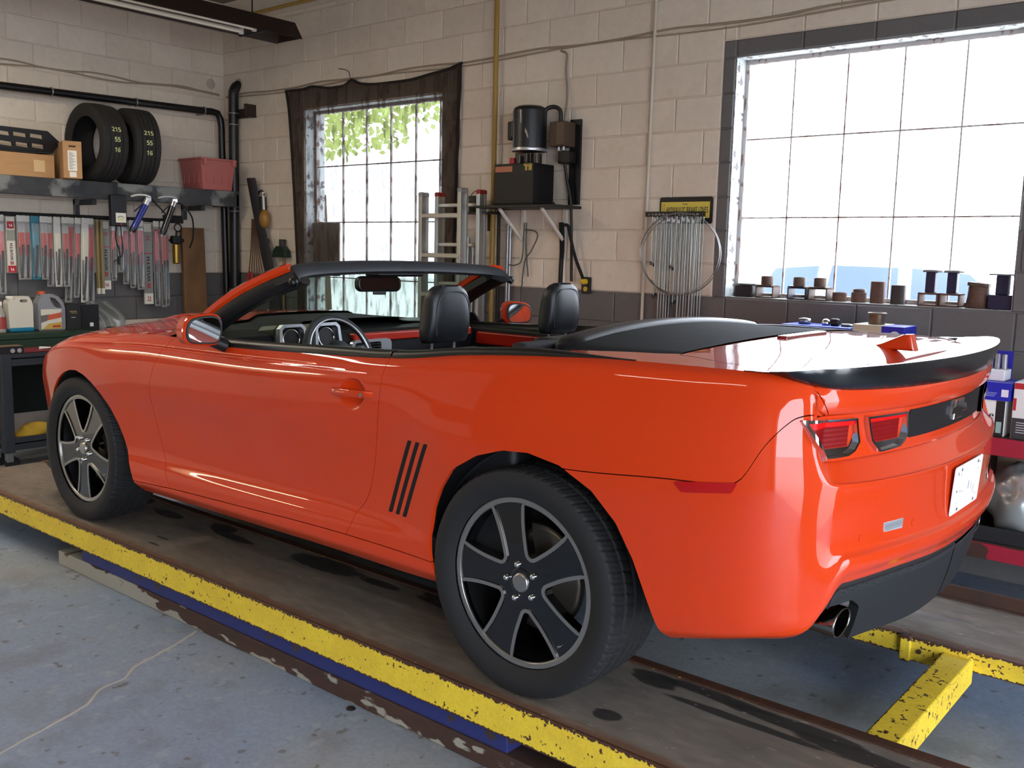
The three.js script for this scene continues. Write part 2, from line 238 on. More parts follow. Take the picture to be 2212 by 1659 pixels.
// --- half outline seen from above and the rows of the side section (height, inset) at stations along it
const OUT = [[3.79, 0], [3.765, 0.35], [3.67, 0.61], [3.52, 0.775], [3.3, 0.872], [3.05, 0.925], [2.852, 0.943], [2.5, 0.945], [2.2, 0.93], [1.6, 0.918], [1.0, 0.918], [0.6, 0.928], [0.3, 0.945], [0, 0.955], [-0.3, 0.957], [-0.5, 0.95], [-0.65, 0.935], [-0.78, 0.90], [-0.88, 0.83], [-0.945, 0.72], [-1.0, 0.5], [-1.035, 0.25], [-1.045, 0]];
const ST = [
  [0, [[.20, .10], [.25, .05], [.32, .03], [.40, .02], [.48, .02], [.55, .01], [.60, 0], [.64, 0], [.66, .003], [.67, .006], [.68, .01], [.69, .016], [.70, .024], [.715, .04], [.73, .06]]],
  [3, [[.20, .08], [.25, .03], [.30, .02], [.38, .02], [.46, .02], [.55, .01], [.63, 0], [.68, .002], [.70, .005], [.712, .01], [.72, .015], [.73, .022], [.742, .03], [.755, .045], [.775, .07]]],
  [4, [[.22, .07], [.26, .02], [.30, .015], [.38, .02], [.46, .02], [.58, .012], [.70, 0], [.76, .003], [.785, .006], [.795, .011], [.803, .017], [.812, .024], [.82, .032], [.832, .05], [.845, .075]]],
  [5, [[.23, .06], [.27, .015], [.30, .01], [.38, .012], [.46, .02], [.60, .012], [.75, 0], [.82, .003], [.855, .006], [.864, .012], [.871, .02], [.88, .028], [.888, .038], [.898, .056], [.91, .082]]],
  [6, [[.24, .055], [.28, .014], [.31, .01], [.37, .014], [.46, .024], [.6, .016], [.76, .002], [.85, .001], [.882, .002], [.888, .013], [.892, .026], [.904, .026], [.917, .038], [.928, .056], [.94, .085]]],
  [7, [[.245, .05], [.285, .012], [.318, .01], [.37, .016], [.45, .03], [.6, .022], [.74, .001], [.845, .003], [.903, .012], [.910, .022], [.914, .035], [.926, .032], [.938, .041], [.951, .057], [.966, .087]]],
  [8, [[.245, .05], [.285, .012], [.316, .01], [.37, .016], [.45, .034], [.6, .028], [.75, .003], [.855, .003], [.917, .012], [.924, .022], [.928, .035], [.940, .032], [.952, .039], [.965, .053], [.98, .077]]],
  [9, [[.248, .05], [.288, .012], [.322, .01], [.375, .016], [.45, .038], [.6, .032], [.75, .004], [.86, .003], [.924, .012], [.931, .021], [.935, .033], [.947, .030], [.959, .034], [.972, .042], [.985, .053]]],
  [10, [[.256, .05], [.295, .012], [.332, .01], [.385, .016], [.46, .038], [.6, .032], [.76, .006], [.87, .004], [.935, .011], [.945, .018], [.953, .025], [.966, .028], [.979, .034], [.992, .042], [1.006, .053]]],
  [11, [[.26, .05], [.302, .012], [.342, .01], [.395, .014], [.47, .030], [.62, .026], [.80, .008], [.90, .006], [.945, .010], [.962, .014], [.978, .02], [.991, .026], [1.002, .034], [1.012, .043], [1.023, .056]]],
  [12, [[.272, .05], [.308, .014], [.345, .008], [.40, .008], [.48, .014], [.62, .012], [.78, 0], [.88, .008], [.945, .018], [.975, .024], [1.0, .03], [1.018, .037], [1.032, .046], [1.044, .058], [1.057, .078]]],
  [13, [[.28, .05], [.312, .014], [.345, .006], [.40, .004], [.48, .004], [.62, 0], [.78, 0], [.88, .009], [.95, .02], [.99, .028], [1.02, .036], [1.04, .044], [1.055, .053], [1.067, .065], [1.079, .088]]],
  [14, [[.30, .05], [.33, .014], [.36, .006], [.41, .002], [.49, 0], [.62, 0], [.78, .002], [.88, .010], [.95, .021], [.99, .028], [1.025, .036], [1.05, .044], [1.066, .053], [1.078, .065], [1.09, .088]]],
  [15, [[.33, .04], [.355, .012], [.38, .004], [.43, 0], [.5, 0], [.62, 0], [.78, .003], [.88, .010], [.95, .021], [.99, .028], [1.025, .036], [1.05, .043], [1.067, .052], [1.08, .064], [1.092, .088]]],
  [16, [[.36, .04], [.38, .012], [.41, .003], [.46, 0], [.53, 0], [.64, 0], [.78, .004], [.88, .010], [.95, .020], [.99, .027], [1.025, .035], [1.05, .042], [1.067, .050], [1.08, .062], [1.092, .084]]],
  [17, [[.385, .04], [.402, .014], [.43, .003], [.47, 0], [.54, 0], [.65, .001], [.79, .004], [.88, .009], [.95, .017], [.985, .023], [1.02, .031], [1.045, .038], [1.062, .045], [1.075, .055], [1.088, .075]]],
  [18, [[.397, .04], [.418, .012], [.448, 0], [.49, 0], [.555, 0], [.66, .003], [.79, .004], [.87, .010], [.93, .017], [.97, .022], [1.0, .027], [1.025, .032], [1.045, .038], [1.062, .046], [1.078, .066]]],
  [18.2, [[.41, .04], [.43, .012], [.46, 0], [.50, 0], [.56, 0], [.66, .004], [.79, .005], [.845, .009], [.88, .018], [.92, .032], [.95, .040], [.992, .040], [1.005, .034], [1.04, .038], [1.072, .055]]],
  [18.55, [[.46, .04], [.478, .012], [.50, 0], [.54, -.005], [.58, -.003], [.640, .006], [.785, .006], [.812, .008], [.822, .020], [.860, .05], [.874, .064], [.980, .060], [.991, .040], [1.025, .034], [1.064, .046]]],
  [19, [[.528, .034], [.542, .010], [.560, .001], [.585, -.010], [.612, -.008], [.642, .010], [.77, .008], [.806, .007], [.815, .018], [.855, .052], [.872, .066], [.978, .062], [.990, .040], [1.025, .033], [1.063, .044]]],
  [20, [[.530, .034], [.544, .010], [.562, .001], [.585, -.012], [.612, -.010], [.642, .010], [.77, .008], [.800, .007], [.809, .018], [.855, .050], [.872, .062], [.976, .058], [.988, .038], [1.025, .031], [1.063, .042]]],
  [21, [[.520, .034], [.535, .010], [.555, .001], [.580, -.012], [.607, -.010], [.637, .010], [.77, .010], [.796, .008], [.805, .018], [.855, .048], [.872, .058], [.975, .054], [.987, .036], [1.025, .029], [1.063, .040]]],
  [22, [[.515, .034], [.53, .010], [.55, .001], [.578, -.012], [.605, -.010], [.635, .010], [.77, .012], [.794, .009], [.803, .018], [.855, .048], [.872, .058], [.975, .054], [.987, .036], [1.025, .029], [1.063, .040]]],
];
const crm = (a, b, c, d, t) => 0.5 * (2 * b + (c - a) * t + (2 * a - 5 * b + 4 * c - d) * t * t + (3 * b - a - 3 * c + d) * t * t * t);
// monotone cubic through unevenly spaced knots
function pchip(xs, ys) {
  const n = xs.length, h = [], d = [], m = new Array(n).fill(0); for (let i = 0; i < n - 1; i++) { h[i] = xs[i + 1] - xs[i]; d[i] = (ys[i + 1] - ys[i]) / h[i]; }
  for (let i = 1; i < n - 1; i++) if (d[i - 1] * d[i] > 0) { const w1 = 2 * h[i] + h[i - 1], w2 = h[i] + 2 * h[i - 1]; m[i] = (w1 + w2) / (w1 / d[i - 1] + w2 / d[i]); } m[0] = d[0]; m[n - 1] = d[n - 2];
  return (x) => { let i = 0; while (i < n - 2 && x > xs[i + 1]) i++; const t = (x - xs[i]) / h[i], t2 = t * t, t3 = t2 * t; return ys[i] * (2 * t3 - 3 * t2 + 1) + h[i] * m[i] * (t3 - 2 * t2 + t) + ys[i + 1] * (3 * t2 - 2 * t3) + h[i] * m[i + 1] * (t3 - t2); };
}
function outline(u) { const i = Math.min(Math.floor(u), OUT.length - 2), t = u - i, P = (k) => { if (k < 0) return [OUT[1][0], -OUT[1][1]]; if (k >= OUT.length) return [OUT[OUT.length - 2][0], -OUT[OUT.length - 2][1]]; return OUT[k]; }; const a = P(i - 1), b = P(i), c = P(i + 1), d = P(i + 2); return [crm(a[0], b[0], c[0], d[0], t), crm(a[1], b[1], c[1], d[1], t)]; }
function outNormal(u) { const e = 0.01, a = outline(Math.max(0, u - e)), b = outline(Math.min(22, u + e)); let dx = b[0] - a[0], dw = b[1] - a[1]; const l = Math.hypot(dx, dw); return [dw / l, -dx / l]; }
const NR = 15, rowY = [], rowI = []; for (let k = 0; k < NR; k++) { const us = ST.map((s) => s[0]); rowY.push(pchip(us, ST.map((s) => s[1][k][0]))); rowI.push(pchip(us, ST.map((s) => s[1][k][1]))); }
// section at u: knots by row
function section(u) { const y = [], i = []; for (let k = 0; k < NR; k++) { y.push(rowY[k](u)); i.push(rowI[k](u)); } return { y, i, o: outline(u), n: outNormal(u) }; }
// shallow scoop behind the door handle
const scoop = (x, y) => { const q = ((x - 0.785) / 0.062) ** 2 + ((y - 0.878) / 0.05) ** 2; return q < 1 ? 0.022 * (1 - q) ** 0.6 : 0; };
function onSection(s, v) {
  const f = clamp(v, 0, 1) * (NR - 1), k = Math.min(Math.floor(f), NR - 2), t = f - k, g = (a) => crm(a[Math.max(0, k - 1)], a[k], a[k + 1], a[Math.min(NR - 1, k + 2)], t);
  const y = g(s.y); let d = g(s.i); const x = s.o[0] - s.n[0] * d; d += scoop(x, y); return [s.o[0] - s.n[0] * d, y, s.o[1] - s.n[1] * d];
}
// surface point for station u at height y, pushed out by off
function atY(u, y, off = 0) { const s = section(u); let a = 0, b = 1; for (let i = 0; i < 28; i++) { const m = (a + b) / 2; if (onSection(s, m)[1] < y) a = m; else b = m; } const p = onSection(s, (a + b) / 2); return [p[0] + s.n[0] * off, y, p[2] + s.n[1] * off]; }
// station whose surface is at x (side of the car)
function uOfX(x, y) { let a = 4, b = 18; for (let i = 0; i < 28; i++) { const m = (a + b) / 2; if (atY(m, y)[0] > x) a = m; else b = m; } return (a + b) / 2; }
function uOfW(w, y) { let a = 17, b = 22; for (let i = 0; i < 28; i++) { const m = (a + b) / 2; if (atY(m, y)[2] > w) a = m; else b = m; } return (a + b) / 2; }

// --- indexed surface pieces that can be clipped by a signed function
function gridSurf(us, vs, fn) {
  const P = [], I = [], nu = us.length, nv = vs.length; for (const u of us) { const ctx = fn(u); for (const v of vs) P.push([...ctx(v), 0, 0, 0, u, v]); }
  for (let i = 0; i < nu - 1; i++) for (let j = 0; j < nv - 1; j++) { const a = i * nv + j, b = a + nv, c = b + 1, d = a + 1; I.push([a, b, c], [a, c, d]); }
  for (const [a, b, c] of I) { const A = P[a], B = P[b], C = P[c], e = [B[0] - A[0], B[1] - A[1], B[2] - A[2]], f = [C[0] - A[0], C[1] - A[1], C[2] - A[2]], n = [e[1] * f[2] - e[2] * f[1], e[2] * f[0] - e[0] * f[2], e[0] * f[1] - e[1] * f[0]]; for (const q of [A, B, C]) { q[3] += n[0]; q[4] += n[1]; q[5] += n[2]; } }
  for (const q of P) { const l = Math.hypot(q[3], q[4], q[5]) || 1; q[3] /= l; q[4] /= l; q[5] /= l; }
  return { P, I };
}
function clipSurf(m, g) {
  const val = m.P.map((p) => g(p[0], p[1], p[2], p[6])), P = [], map = {}, cut = {}, I = [];
  const keep = (i) => (map[i] ??= P.push(m.P[i]) - 1), mid = (i, j) => { const k = i < j ? i + '_' + j : j + '_' + i; if (cut[k] === undefined) { const t = val[i] / (val[i] - val[j]), a = m.P[i], b = m.P[j], q = a.map((x, n) => lerp(x, b[n], t)), l = Math.hypot(q[3], q[4], q[5]) || 1; q[3] /= l; q[4] /= l; q[5] /= l; cut[k] = P.push(q) - 1; } return cut[k]; };
  for (const T of m.I) { const out = []; for (let k = 0; k < 3; k++) { const i = T[k], j = T[(k + 1) % 3]; if (val[i] >= 0) out.push(keep(i)); if (val[i] >= 0 !== val[j] >= 0) out.push(mid(i, j)); } for (let k = 1; k + 1 < out.length; k++) if (out[0] !== out[k] && out[k] !== out[k + 1] && out[0] !== out[k + 1]) I.push([out[0], out[k], out[k + 1]]); }
  return { P, I };
}
// to geometry with edges folded inwards by lip; w is mapped to z = s * w
function surfGeo(m, s = -1, lip = 0.012, off = 0) {
  const pos = [], nor = [], uv = [], idx = [], flip = s < 0;
  for (const p of m.P) { pos.push(p[0] + p[3] * off, p[1] + p[4] * off, s * (p[2] + p[5] * off)); nor.push(p[3], p[4], s * p[5]); uv.push(p[0], p[1]); }
  const cnt = {}; for (const [a, b, c] of m.I) { idx.push(...(flip ? [a, c, b] : [a, b, c])); for (const [i, j] of [[a, b], [b, c], [c, a]]) { const k = i < j ? i + '_' + j : j + '_' + i; cnt[k] = cnt[k] ? 0 : [i, j]; } }
  if (lip > 0) for (const e of Object.values(cnt)) { if (!e) continue; const [i, j] = e, A = m.P[i], B = m.P[j], d = [B[0] - A[0], B[1] - A[1], B[2] - A[2]], n = [d[1] * A[5] - d[2] * A[4], d[2] * A[3] - d[0] * A[5], d[0] * A[4] - d[1] * A[3]], l = Math.hypot(...n); if (l < 1e-9) continue;
    const o = pos.length / 3; for (const [q, k] of [[A, 0], [B, 0], [B, 1], [A, 1]]) { pos.push(q[0] + q[3] * (off - k * lip), q[1] + q[4] * (off - k * lip), s * (q[2] + q[5] * (off - k * lip))); nor.push(n[0] / l, n[1] / l, s * n[2] / l); uv.push(q[0], q[1]); } idx.push(o, o + 1, o + 2, o, o + 2, o + 3); }
  const g = new THREE.BufferGeometry(); g.setAttribute('position', new THREE.Float32BufferAttribute(pos, 3)); g.setAttribute('normal', new THREE.Float32BufferAttribute(nor, 3)); g.setAttribute('uv', new THREE.Float32BufferAttribute(uv, 2)); g.setIndex(idx); return g;
}
const both = (name, surf, mat, lip, off, label) => { for (const s of [-1, 1]) wpart(name, surfGeo(surf, s, lip, off), mat, car, label); };
// signed distance to a polygon, positive inside
function inPoly(pts) { return (x, y) => { let d = 1e9, ins = false; for (let i = 0, j = pts.length - 1; i < pts.length; j = i++) { const [ax, ay] = pts[j], [bx2, by] = pts[i], ex = bx2 - ax, ey = by - ay, t = clamp(((x - ax) * ex + (y - ay) * ey) / (ex * ex + ey * ey)); d = Math.min(d, Math.hypot(x - ax - ex * t, y - ay - ey * t)); if ((by > y) !== (ay > y) && x < ((ax - bx2) * (y - by)) / (ay - by) + bx2) ins = !ins; } return ins ? d : -d; }; }
const lineAt = (pts) => { const f = pchip(pts.map((p) => p[0]), pts.map((p) => p[1])); return (q) => f(clamp(q, pts[0][0], pts[pts.length - 1][0])); };

// sampling: fine along the side, finer round the rear corner
const us = []; { let u = 0; while (u < 22) { us.push(u); const a = outline(u), b = outline(Math.min(22, u + 0.1)), l = Math.hypot(a[0] - b[0], a[1] - b[1]) * 10; u += (u > 8 && u < 18 ? 0.011 : u >= 18 ? 0.012 : 0.02) / l; } us.push(22); }
const vs = []; for (let k = 0; k < NR - 1; k++) { const n = k < 8 ? 9 : 6; for (let i = 0; i < n; i++) vs.push((k + i / n) / (NR - 1)); } vs.push(1);
const shell = gridSurf(us, vs, (u) => { const s = section(u); return (v) => onSection(s, v); });
// orientation check: normals must point out (+w on the side)
{ const q = shell.P.find((p) => Math.abs(p[0] - 1) < 0.02 && Math.abs(p[1] - 0.7) < 0.02); if (q[5] < 0) { for (const p of shell.P) { p[3] *= -1; p[4] *= -1; p[5] *= -1; } shell.I = shell.I.map(([a, b, c]) => [a, c, b]); } }
const rearArch = inPoly([[0.345, -1], [0.338, 0.262], [0.374, 0.36], [0.387, 0.437], [0.370, 0.535], [0.334, 0.61], [0.274, 0.686], [0.161, 0.750], [0.05, 0.784], [-0.05, 0.792], [-0.169, 0.773], [-0.286, 0.718], [-0.372, 0.641], [-0.43, 0.55], [-0.477, 0.449], [-0.511, 0.375], [-0.545, 0.318], [-0.56, -1]]);
const frontArch = inPoly([[2.27, -1], [2.287, 0.25], [2.325, 0.312], [2.365, 0.385], [2.41, 0.468], [2.455, 0.545], [2.51, 0.615], [2.583, 0.68], [2.65, 0.722], [2.72, 0.752], [2.80, 0.768], [2.87, 0.764], [2.95, 0.742], [3.04, 0.70], [3.12, 0.645], [3.19, 0.575], [3.24, 0.495], [3.262, 0.41], [3.255, 0.32], [3.22, 0.24], [3.20, -1]]);
const doorFront = lineAt([[0.30, 2.005], [0.37, 2.06], [0.521, 2.12], [0.618, 2.15], [0.718, 2.156], [0.823, 2.125], [0.911, 2.07], [0.99, 2.02]]);
const doorRear = lineAt([[0.345, 0.83], [0.39, 0.808], [0.433, 0.792], [0.465, 0.760], [0.50, 0.735], [0.653, 0.682], [0.80, 0.652], [0.955, 0.632], [1.05, 0.624]]);
const rockerY = lineAt([[0.3, 0.352], [0.80, 0.346], [1.12, 0.338], [1.5, 0.324], [1.98, 0.310], [2.3, 0.296]]);
const bumpFront = lineAt([[0.18, 3.30], [0.45, 3.32], [0.62, 3.34], [0.75, 3.36], [0.80, 3.38]]);
// seam of the rear bumper: along y = 0.79 from the arch, then up to the lamp
const bumperTop = lineAt([[-0.95, 0.992], [-0.86, 0.992], [-0.832, 0.984], [-0.812, 0.965], [-0.775, 0.915], [-0.715, 0.812], [-0.69, 0.800], [-0.53, 0.792], [-0.2, 0.766], [0, 0.76]]);
const G = 0.0017;
const isRear = (x, y, w) => w < 0.80 || x < -0.86;
const arches = (x, y) => Math.min(-rearArch(x, y), x > 1.6 ? -frontArch(x, y) : 1);
let S = clipSurf(shell, arches);
{
  const above = clipSurf(S, (x, y) => (x < 0.05 || x > 2.5 ? 1 : y - rockerY(x) - G));
  const below = clipSurf(clipSurf(clipSurf(S, (x, y) => rockerY(x) - G - y), (x) => x - 0.2), (x) => 2.32 - x);
  both('rocker_panel', below, paint);
  const door = clipSurf(clipSurf(above, (x, y) => x - doorRear(y) - G), (x, y) => doorFront(y) - G - x);
  both('door', door, paint);
  const fender = clipSurf(clipSurf(above, (x, y) => x - doorFront(y) - G), (x, y) => bumpFront(y) - G - x);
  both('front_fender', fender, paint);
  both('front_bumper', clipSurf(S, (x, y) => x - bumpFront(y) - G), paint);
  const aft = clipSurf(clipSurf(S, (x, y) => doorRear(y) - G - x), (x, y, w) => (x > 0.05 ? y - rockerY(x) - G : 1));
  const seamU = (y) => (y < 0.983 ? 18.12 : 18.57 - clamp((y - 0.98) / 0.085) * 0.52);
  const low = (x, y, w, u) => (u > 18.12 ? 1 : bumperTop(x) - y - G), high = (x, y, w, u) => Math.min((seamU(y) - u) * 0.1 - G, u > 18.12 ? y - 0.983 - G : y - bumperTop(x) - G);
  both('quarter_panel', clipSurf(aft, (x, y, w, u) => (x > 0 ? 1 : high(x, y, w, u))), paint);
  // bumper: everything under the seam behind the rear arch, and the rear face up to the lamps
  const rear = clipSurf(aft, (x) => -0.05 - x);
  const bump = clipSurf(clipSurf(rear, low), (x, y, w, u) => (u > 18.1 ? 0.885 - y : 1));
  both('rear_bumper', bump, paint);
  // tail panel behind the lamps, and the rear face of the trunk lid above it
  const tail = clipSurf(rear, (x, y, w, u) => u - 18.12);
  both('tail_panel', clipSurf(clipSurf(tail, (x, y) => y - 0.885), (x, y) => 0.983 - y), paint, 0.01);
  both('trunk_lip', clipSurf(clipSurf(clipSurf(rear, (x, y, w, u) => u - 17.9), (x, y) => y - 0.983 - G), (x, y, w, u) => (u - seamU(y)) * 0.1 - G), paint);
  // dark inner shell that closes the gaps
  both('inner_shell', clipSurf(clipSurf(S, (x, y, w, u) => (u > 18 ? 1.0 - y : 1)), (x) => x + 0.86), linerBlack, 0, -0.016);
}
// --- upper surfaces: from the shoulder edge across the car
const topEdge = (u) => { const s = section(u); return onSection(s, 1); };
function spanSurf(uList, nt, rise, t0 = -1, t1 = 1) { // returns surface in (x,y,w) with w signed
  const ts = []; for (let i = 0; i <= nt; i++) { const t = lerp(t0, t1, i / nt); ts.push(t); }
  const m = gridSurf(uList, ts, (u) => { const e = topEdge(u); return (t) => [e[0] + (1 - t * t) * 0, e[1] + rise(e[0], t, e), e[2] * t]; });
  if (m.P[Math.floor(m.P.length / 2)][4] < 0) { for (const p of m.P) { p[3] *= -1; p[4] *= -1; p[5] *= -1; } m.I = m.I.map(([a, b, c]) => [a, c, b]); }
  return m;
}
const range = (a, b, n) => Array.from({ length: n + 1 }, (_, i) => lerp(a, b, i / n));
// hood with a raised middle
const hoodMid = lineAt([[2.0, 0.052], [2.4, 0.058], [2.8, 0.064], [3.2, 0.07], [3.5, 0.06], [3.8, 0]]);
const hoodSurf = spanSurf(range(0, 8.6, 90), 64, (x, t) => { const a = Math.abs(t); return hoodMid(x) * (1 - Math.pow(a, 2.4)) + 0.022 * smooth(0.42, 0.34, a) * smooth(3.6, 3.2, x) * smooth(0, 1, 1); });
{
  const cowl = (x, w) => x - (2.02 + 0.22 * Math.sqrt(Math.max(0, 1 - (w / 0.9) ** 2)));
  const full = clipSurf(hoodSurf, (x, y, w) => cowl(x, w));
  const line = (x, w) => 0.70 - 0.02 * smooth(3, 3.6, x) - Math.abs(w);
  wpart('hood', surfGeo(clipSurf(full, (x, y, w) => line(x, w) - G), 1, 0.012), paint, car);
  for (const s of [-1, 1]) wpart('fender_top', surfGeo(clipSurf(clipSurf(full, (x, y, w) => -line(x, w) - G), (x, y, w) => w * s), 1, 0.012), paint, car);
  wpart('cowl_panel', surfGeo(clipSurf(clipSurf(hoodSurf, (x, y, w) => -cowl(x, w) - G), (x, y, w) => 0.84 - Math.abs(w)), 1, 0.01, -0.012), matteBlack, car);
}
// rear deck: trunk lid, quarter tops; the front border is where the folded-top cover begins
const deckRise = (x, t) => 0.034 * smooth(-1.02, -0.7, x) * (1 - t * t);
const deckSurf = spanSurf([...range(13.2, 18, 60), ...range(18.05, 21.99, 70)], 72, deckRise);
const bootEdge = (w) => -0.405 - 0.03 * Math.cos((w / 0.8) * Math.PI / 2) + 0.62 * smooth(0.70, 0.815, Math.abs(w));
{
  const lidLine = (x, w) => (x < -0.62 ? 0.775 : lerp(0.775, 0.72, smooth(-0.62, -0.42, x))) - Math.abs(w) - 0.0 * x;
  const back = clipSurf(deckSurf, (x, y, w) => bootEdge(w) - x);
  wpart('trunk_lid', surfGeo(clipSurf(clipSurf(back, (x, y, w) => lidLine(x, w) - G), (x) => -0.415 - x), 1, 0.012), paint, car);
  for (const s of [-1, 1]) wpart('quarter_top', surfGeo(clipSurf(clipSurf(back, (x, y, w) => Math.max(-lidLine(x, w) - G, x + 0.411)), (x, y, w) => s * w), 1, 0.012), paint, car);
}
// --- wheel wells
{
  for (const [cx, r] of [[-0.085, 0.475], [2.735, 0.50]]) for (const s of [-1, 1]) {
    const P = [], I = [], n = 48; for (let i = 0; i <= n; i++) { const a = lerp(0.0, Math.PI, i / n), c = Math.cos(a) * r + cx, y = Math.sin(a) * r + 0.33; P.push(c, y, s * 0.895, c, y, s * 0.53, cx, 0.33, s * 0.53); } for (let i = 0; i < n; i++) { const a = i * 3; I.push(a, a + 1, a + 4, a, a + 4, a + 3, a + 1, a + 2, a + 4); }
    const m = new THREE.BufferGeometry(); m.setAttribute('position', new THREE.Float32BufferAttribute(P, 3)); m.setIndex(I); m.computeVertexNormals();
    wpart('wheel_liner', m, M(0x191a1d, 0.8), car);
  }
}
// --- wheels
const tyreMat = M(0x1c1c1e, 0.72, 0, { bumpMap: fineBump, bumpScale: 0.0004 }), machined = M(0xb9b6b0, 0.28, 0.95), spokeBlack = MP(0x050507, { roughness: 0.18, clearcoat: 1, clearcoatRoughness: 0.03 });
// tyre around the z axis, outer face at -z; prof = half section (radius, z)
function tyreGeo(R, rim, wid, opt = {}) {
  const prof = [], h = wid / 2, side = R - rim, arc = (t) => [rim + side * t, h * (0.80 + 0.21 * Math.sin(Math.PI * clamp(0.10 + t * 0.72)))];
  for (let i = 0; i <= 10; i++) { const t = i / 10 * 0.86; const [r, z] = arc(t); prof.push([r + (i === 3 || i === 5 ? 0.0012 : 0), -z, 0]); }
  const sh = prof[prof.length - 1]; // shoulder, then tread
  prof.push([R - 0.010, -h * 0.955, 1], [R - 0.005, -h * 0.90, 1]);
  const gr = opt.grooves ?? [-0.52, -0.17, 0.17, 0.52], pts = []; for (let i = 0; i <= 30; i++) pts.push(lerp(-0.86, 0.86, i / 30)); for (const g of gr) pts.push(g - 0.045, g - 0.04, g + 0.04, g + 0.045); pts.sort((a, b) => a - b);
  for (const z of pts) { const inG = gr.some((g) => Math.abs(z - g) < 0.043), crown = R - 0.006 * z * z; prof.push([inG ? crown - 0.007 : crown, h * z, inG ? 0 : 2]); }
  prof.push([R - 0.005, h * 0.90, 1], [R - 0.010, h * 0.955, 1]); for (let i = 10; i >= 0; i--) prof.push([prof[i][0], -prof[i][1], 0]);
  const n = opt.seg ?? 420, m = prof.length, pos = [], uv = [], idx = [], lugs = opt.lugs ?? 70;
  for (let i = 0; i <= n; i++) { const a = (i / n) * Math.PI * 2; for (let j = 0; j < m; j++) { let [r, z, k] = prof[j]; const zz = z / h; const ph = (a / (Math.PI * 2) * lugs + (k === 2 ? 0.9 * Math.abs(zz) + (zz > 0 ? 0.4 : 0) : 0.9)) % 1; if (k && ph < 0.16 && Math.abs(zz) > (opt.inner ?? 0.19)) r -= 0.0055; if (k === 2 && Math.abs(zz) > 0.56 && Math.abs(ph - 0.58) < 0.05) r -= 0.003; pos.push(Math.cos(a) * r, Math.sin(a) * r, z); uv.push(a * R, z); } }
  for (let i = 0; i < n; i++) for (let j = 0; j < m - 1; j++) { const a = i * m + j, b = a + m; idx.push(a, a + 1, b + 1, a, b + 1, b); }
  const g = new THREE.BufferGeometry(); g.setAttribute('position', new THREE.Float32BufferAttribute(pos, 3)); g.setAttribute('uv', new THREE.Float32BufferAttribute(uv, 2)); g.setIndex(idx); g.computeVertexNormals(); return g;
}
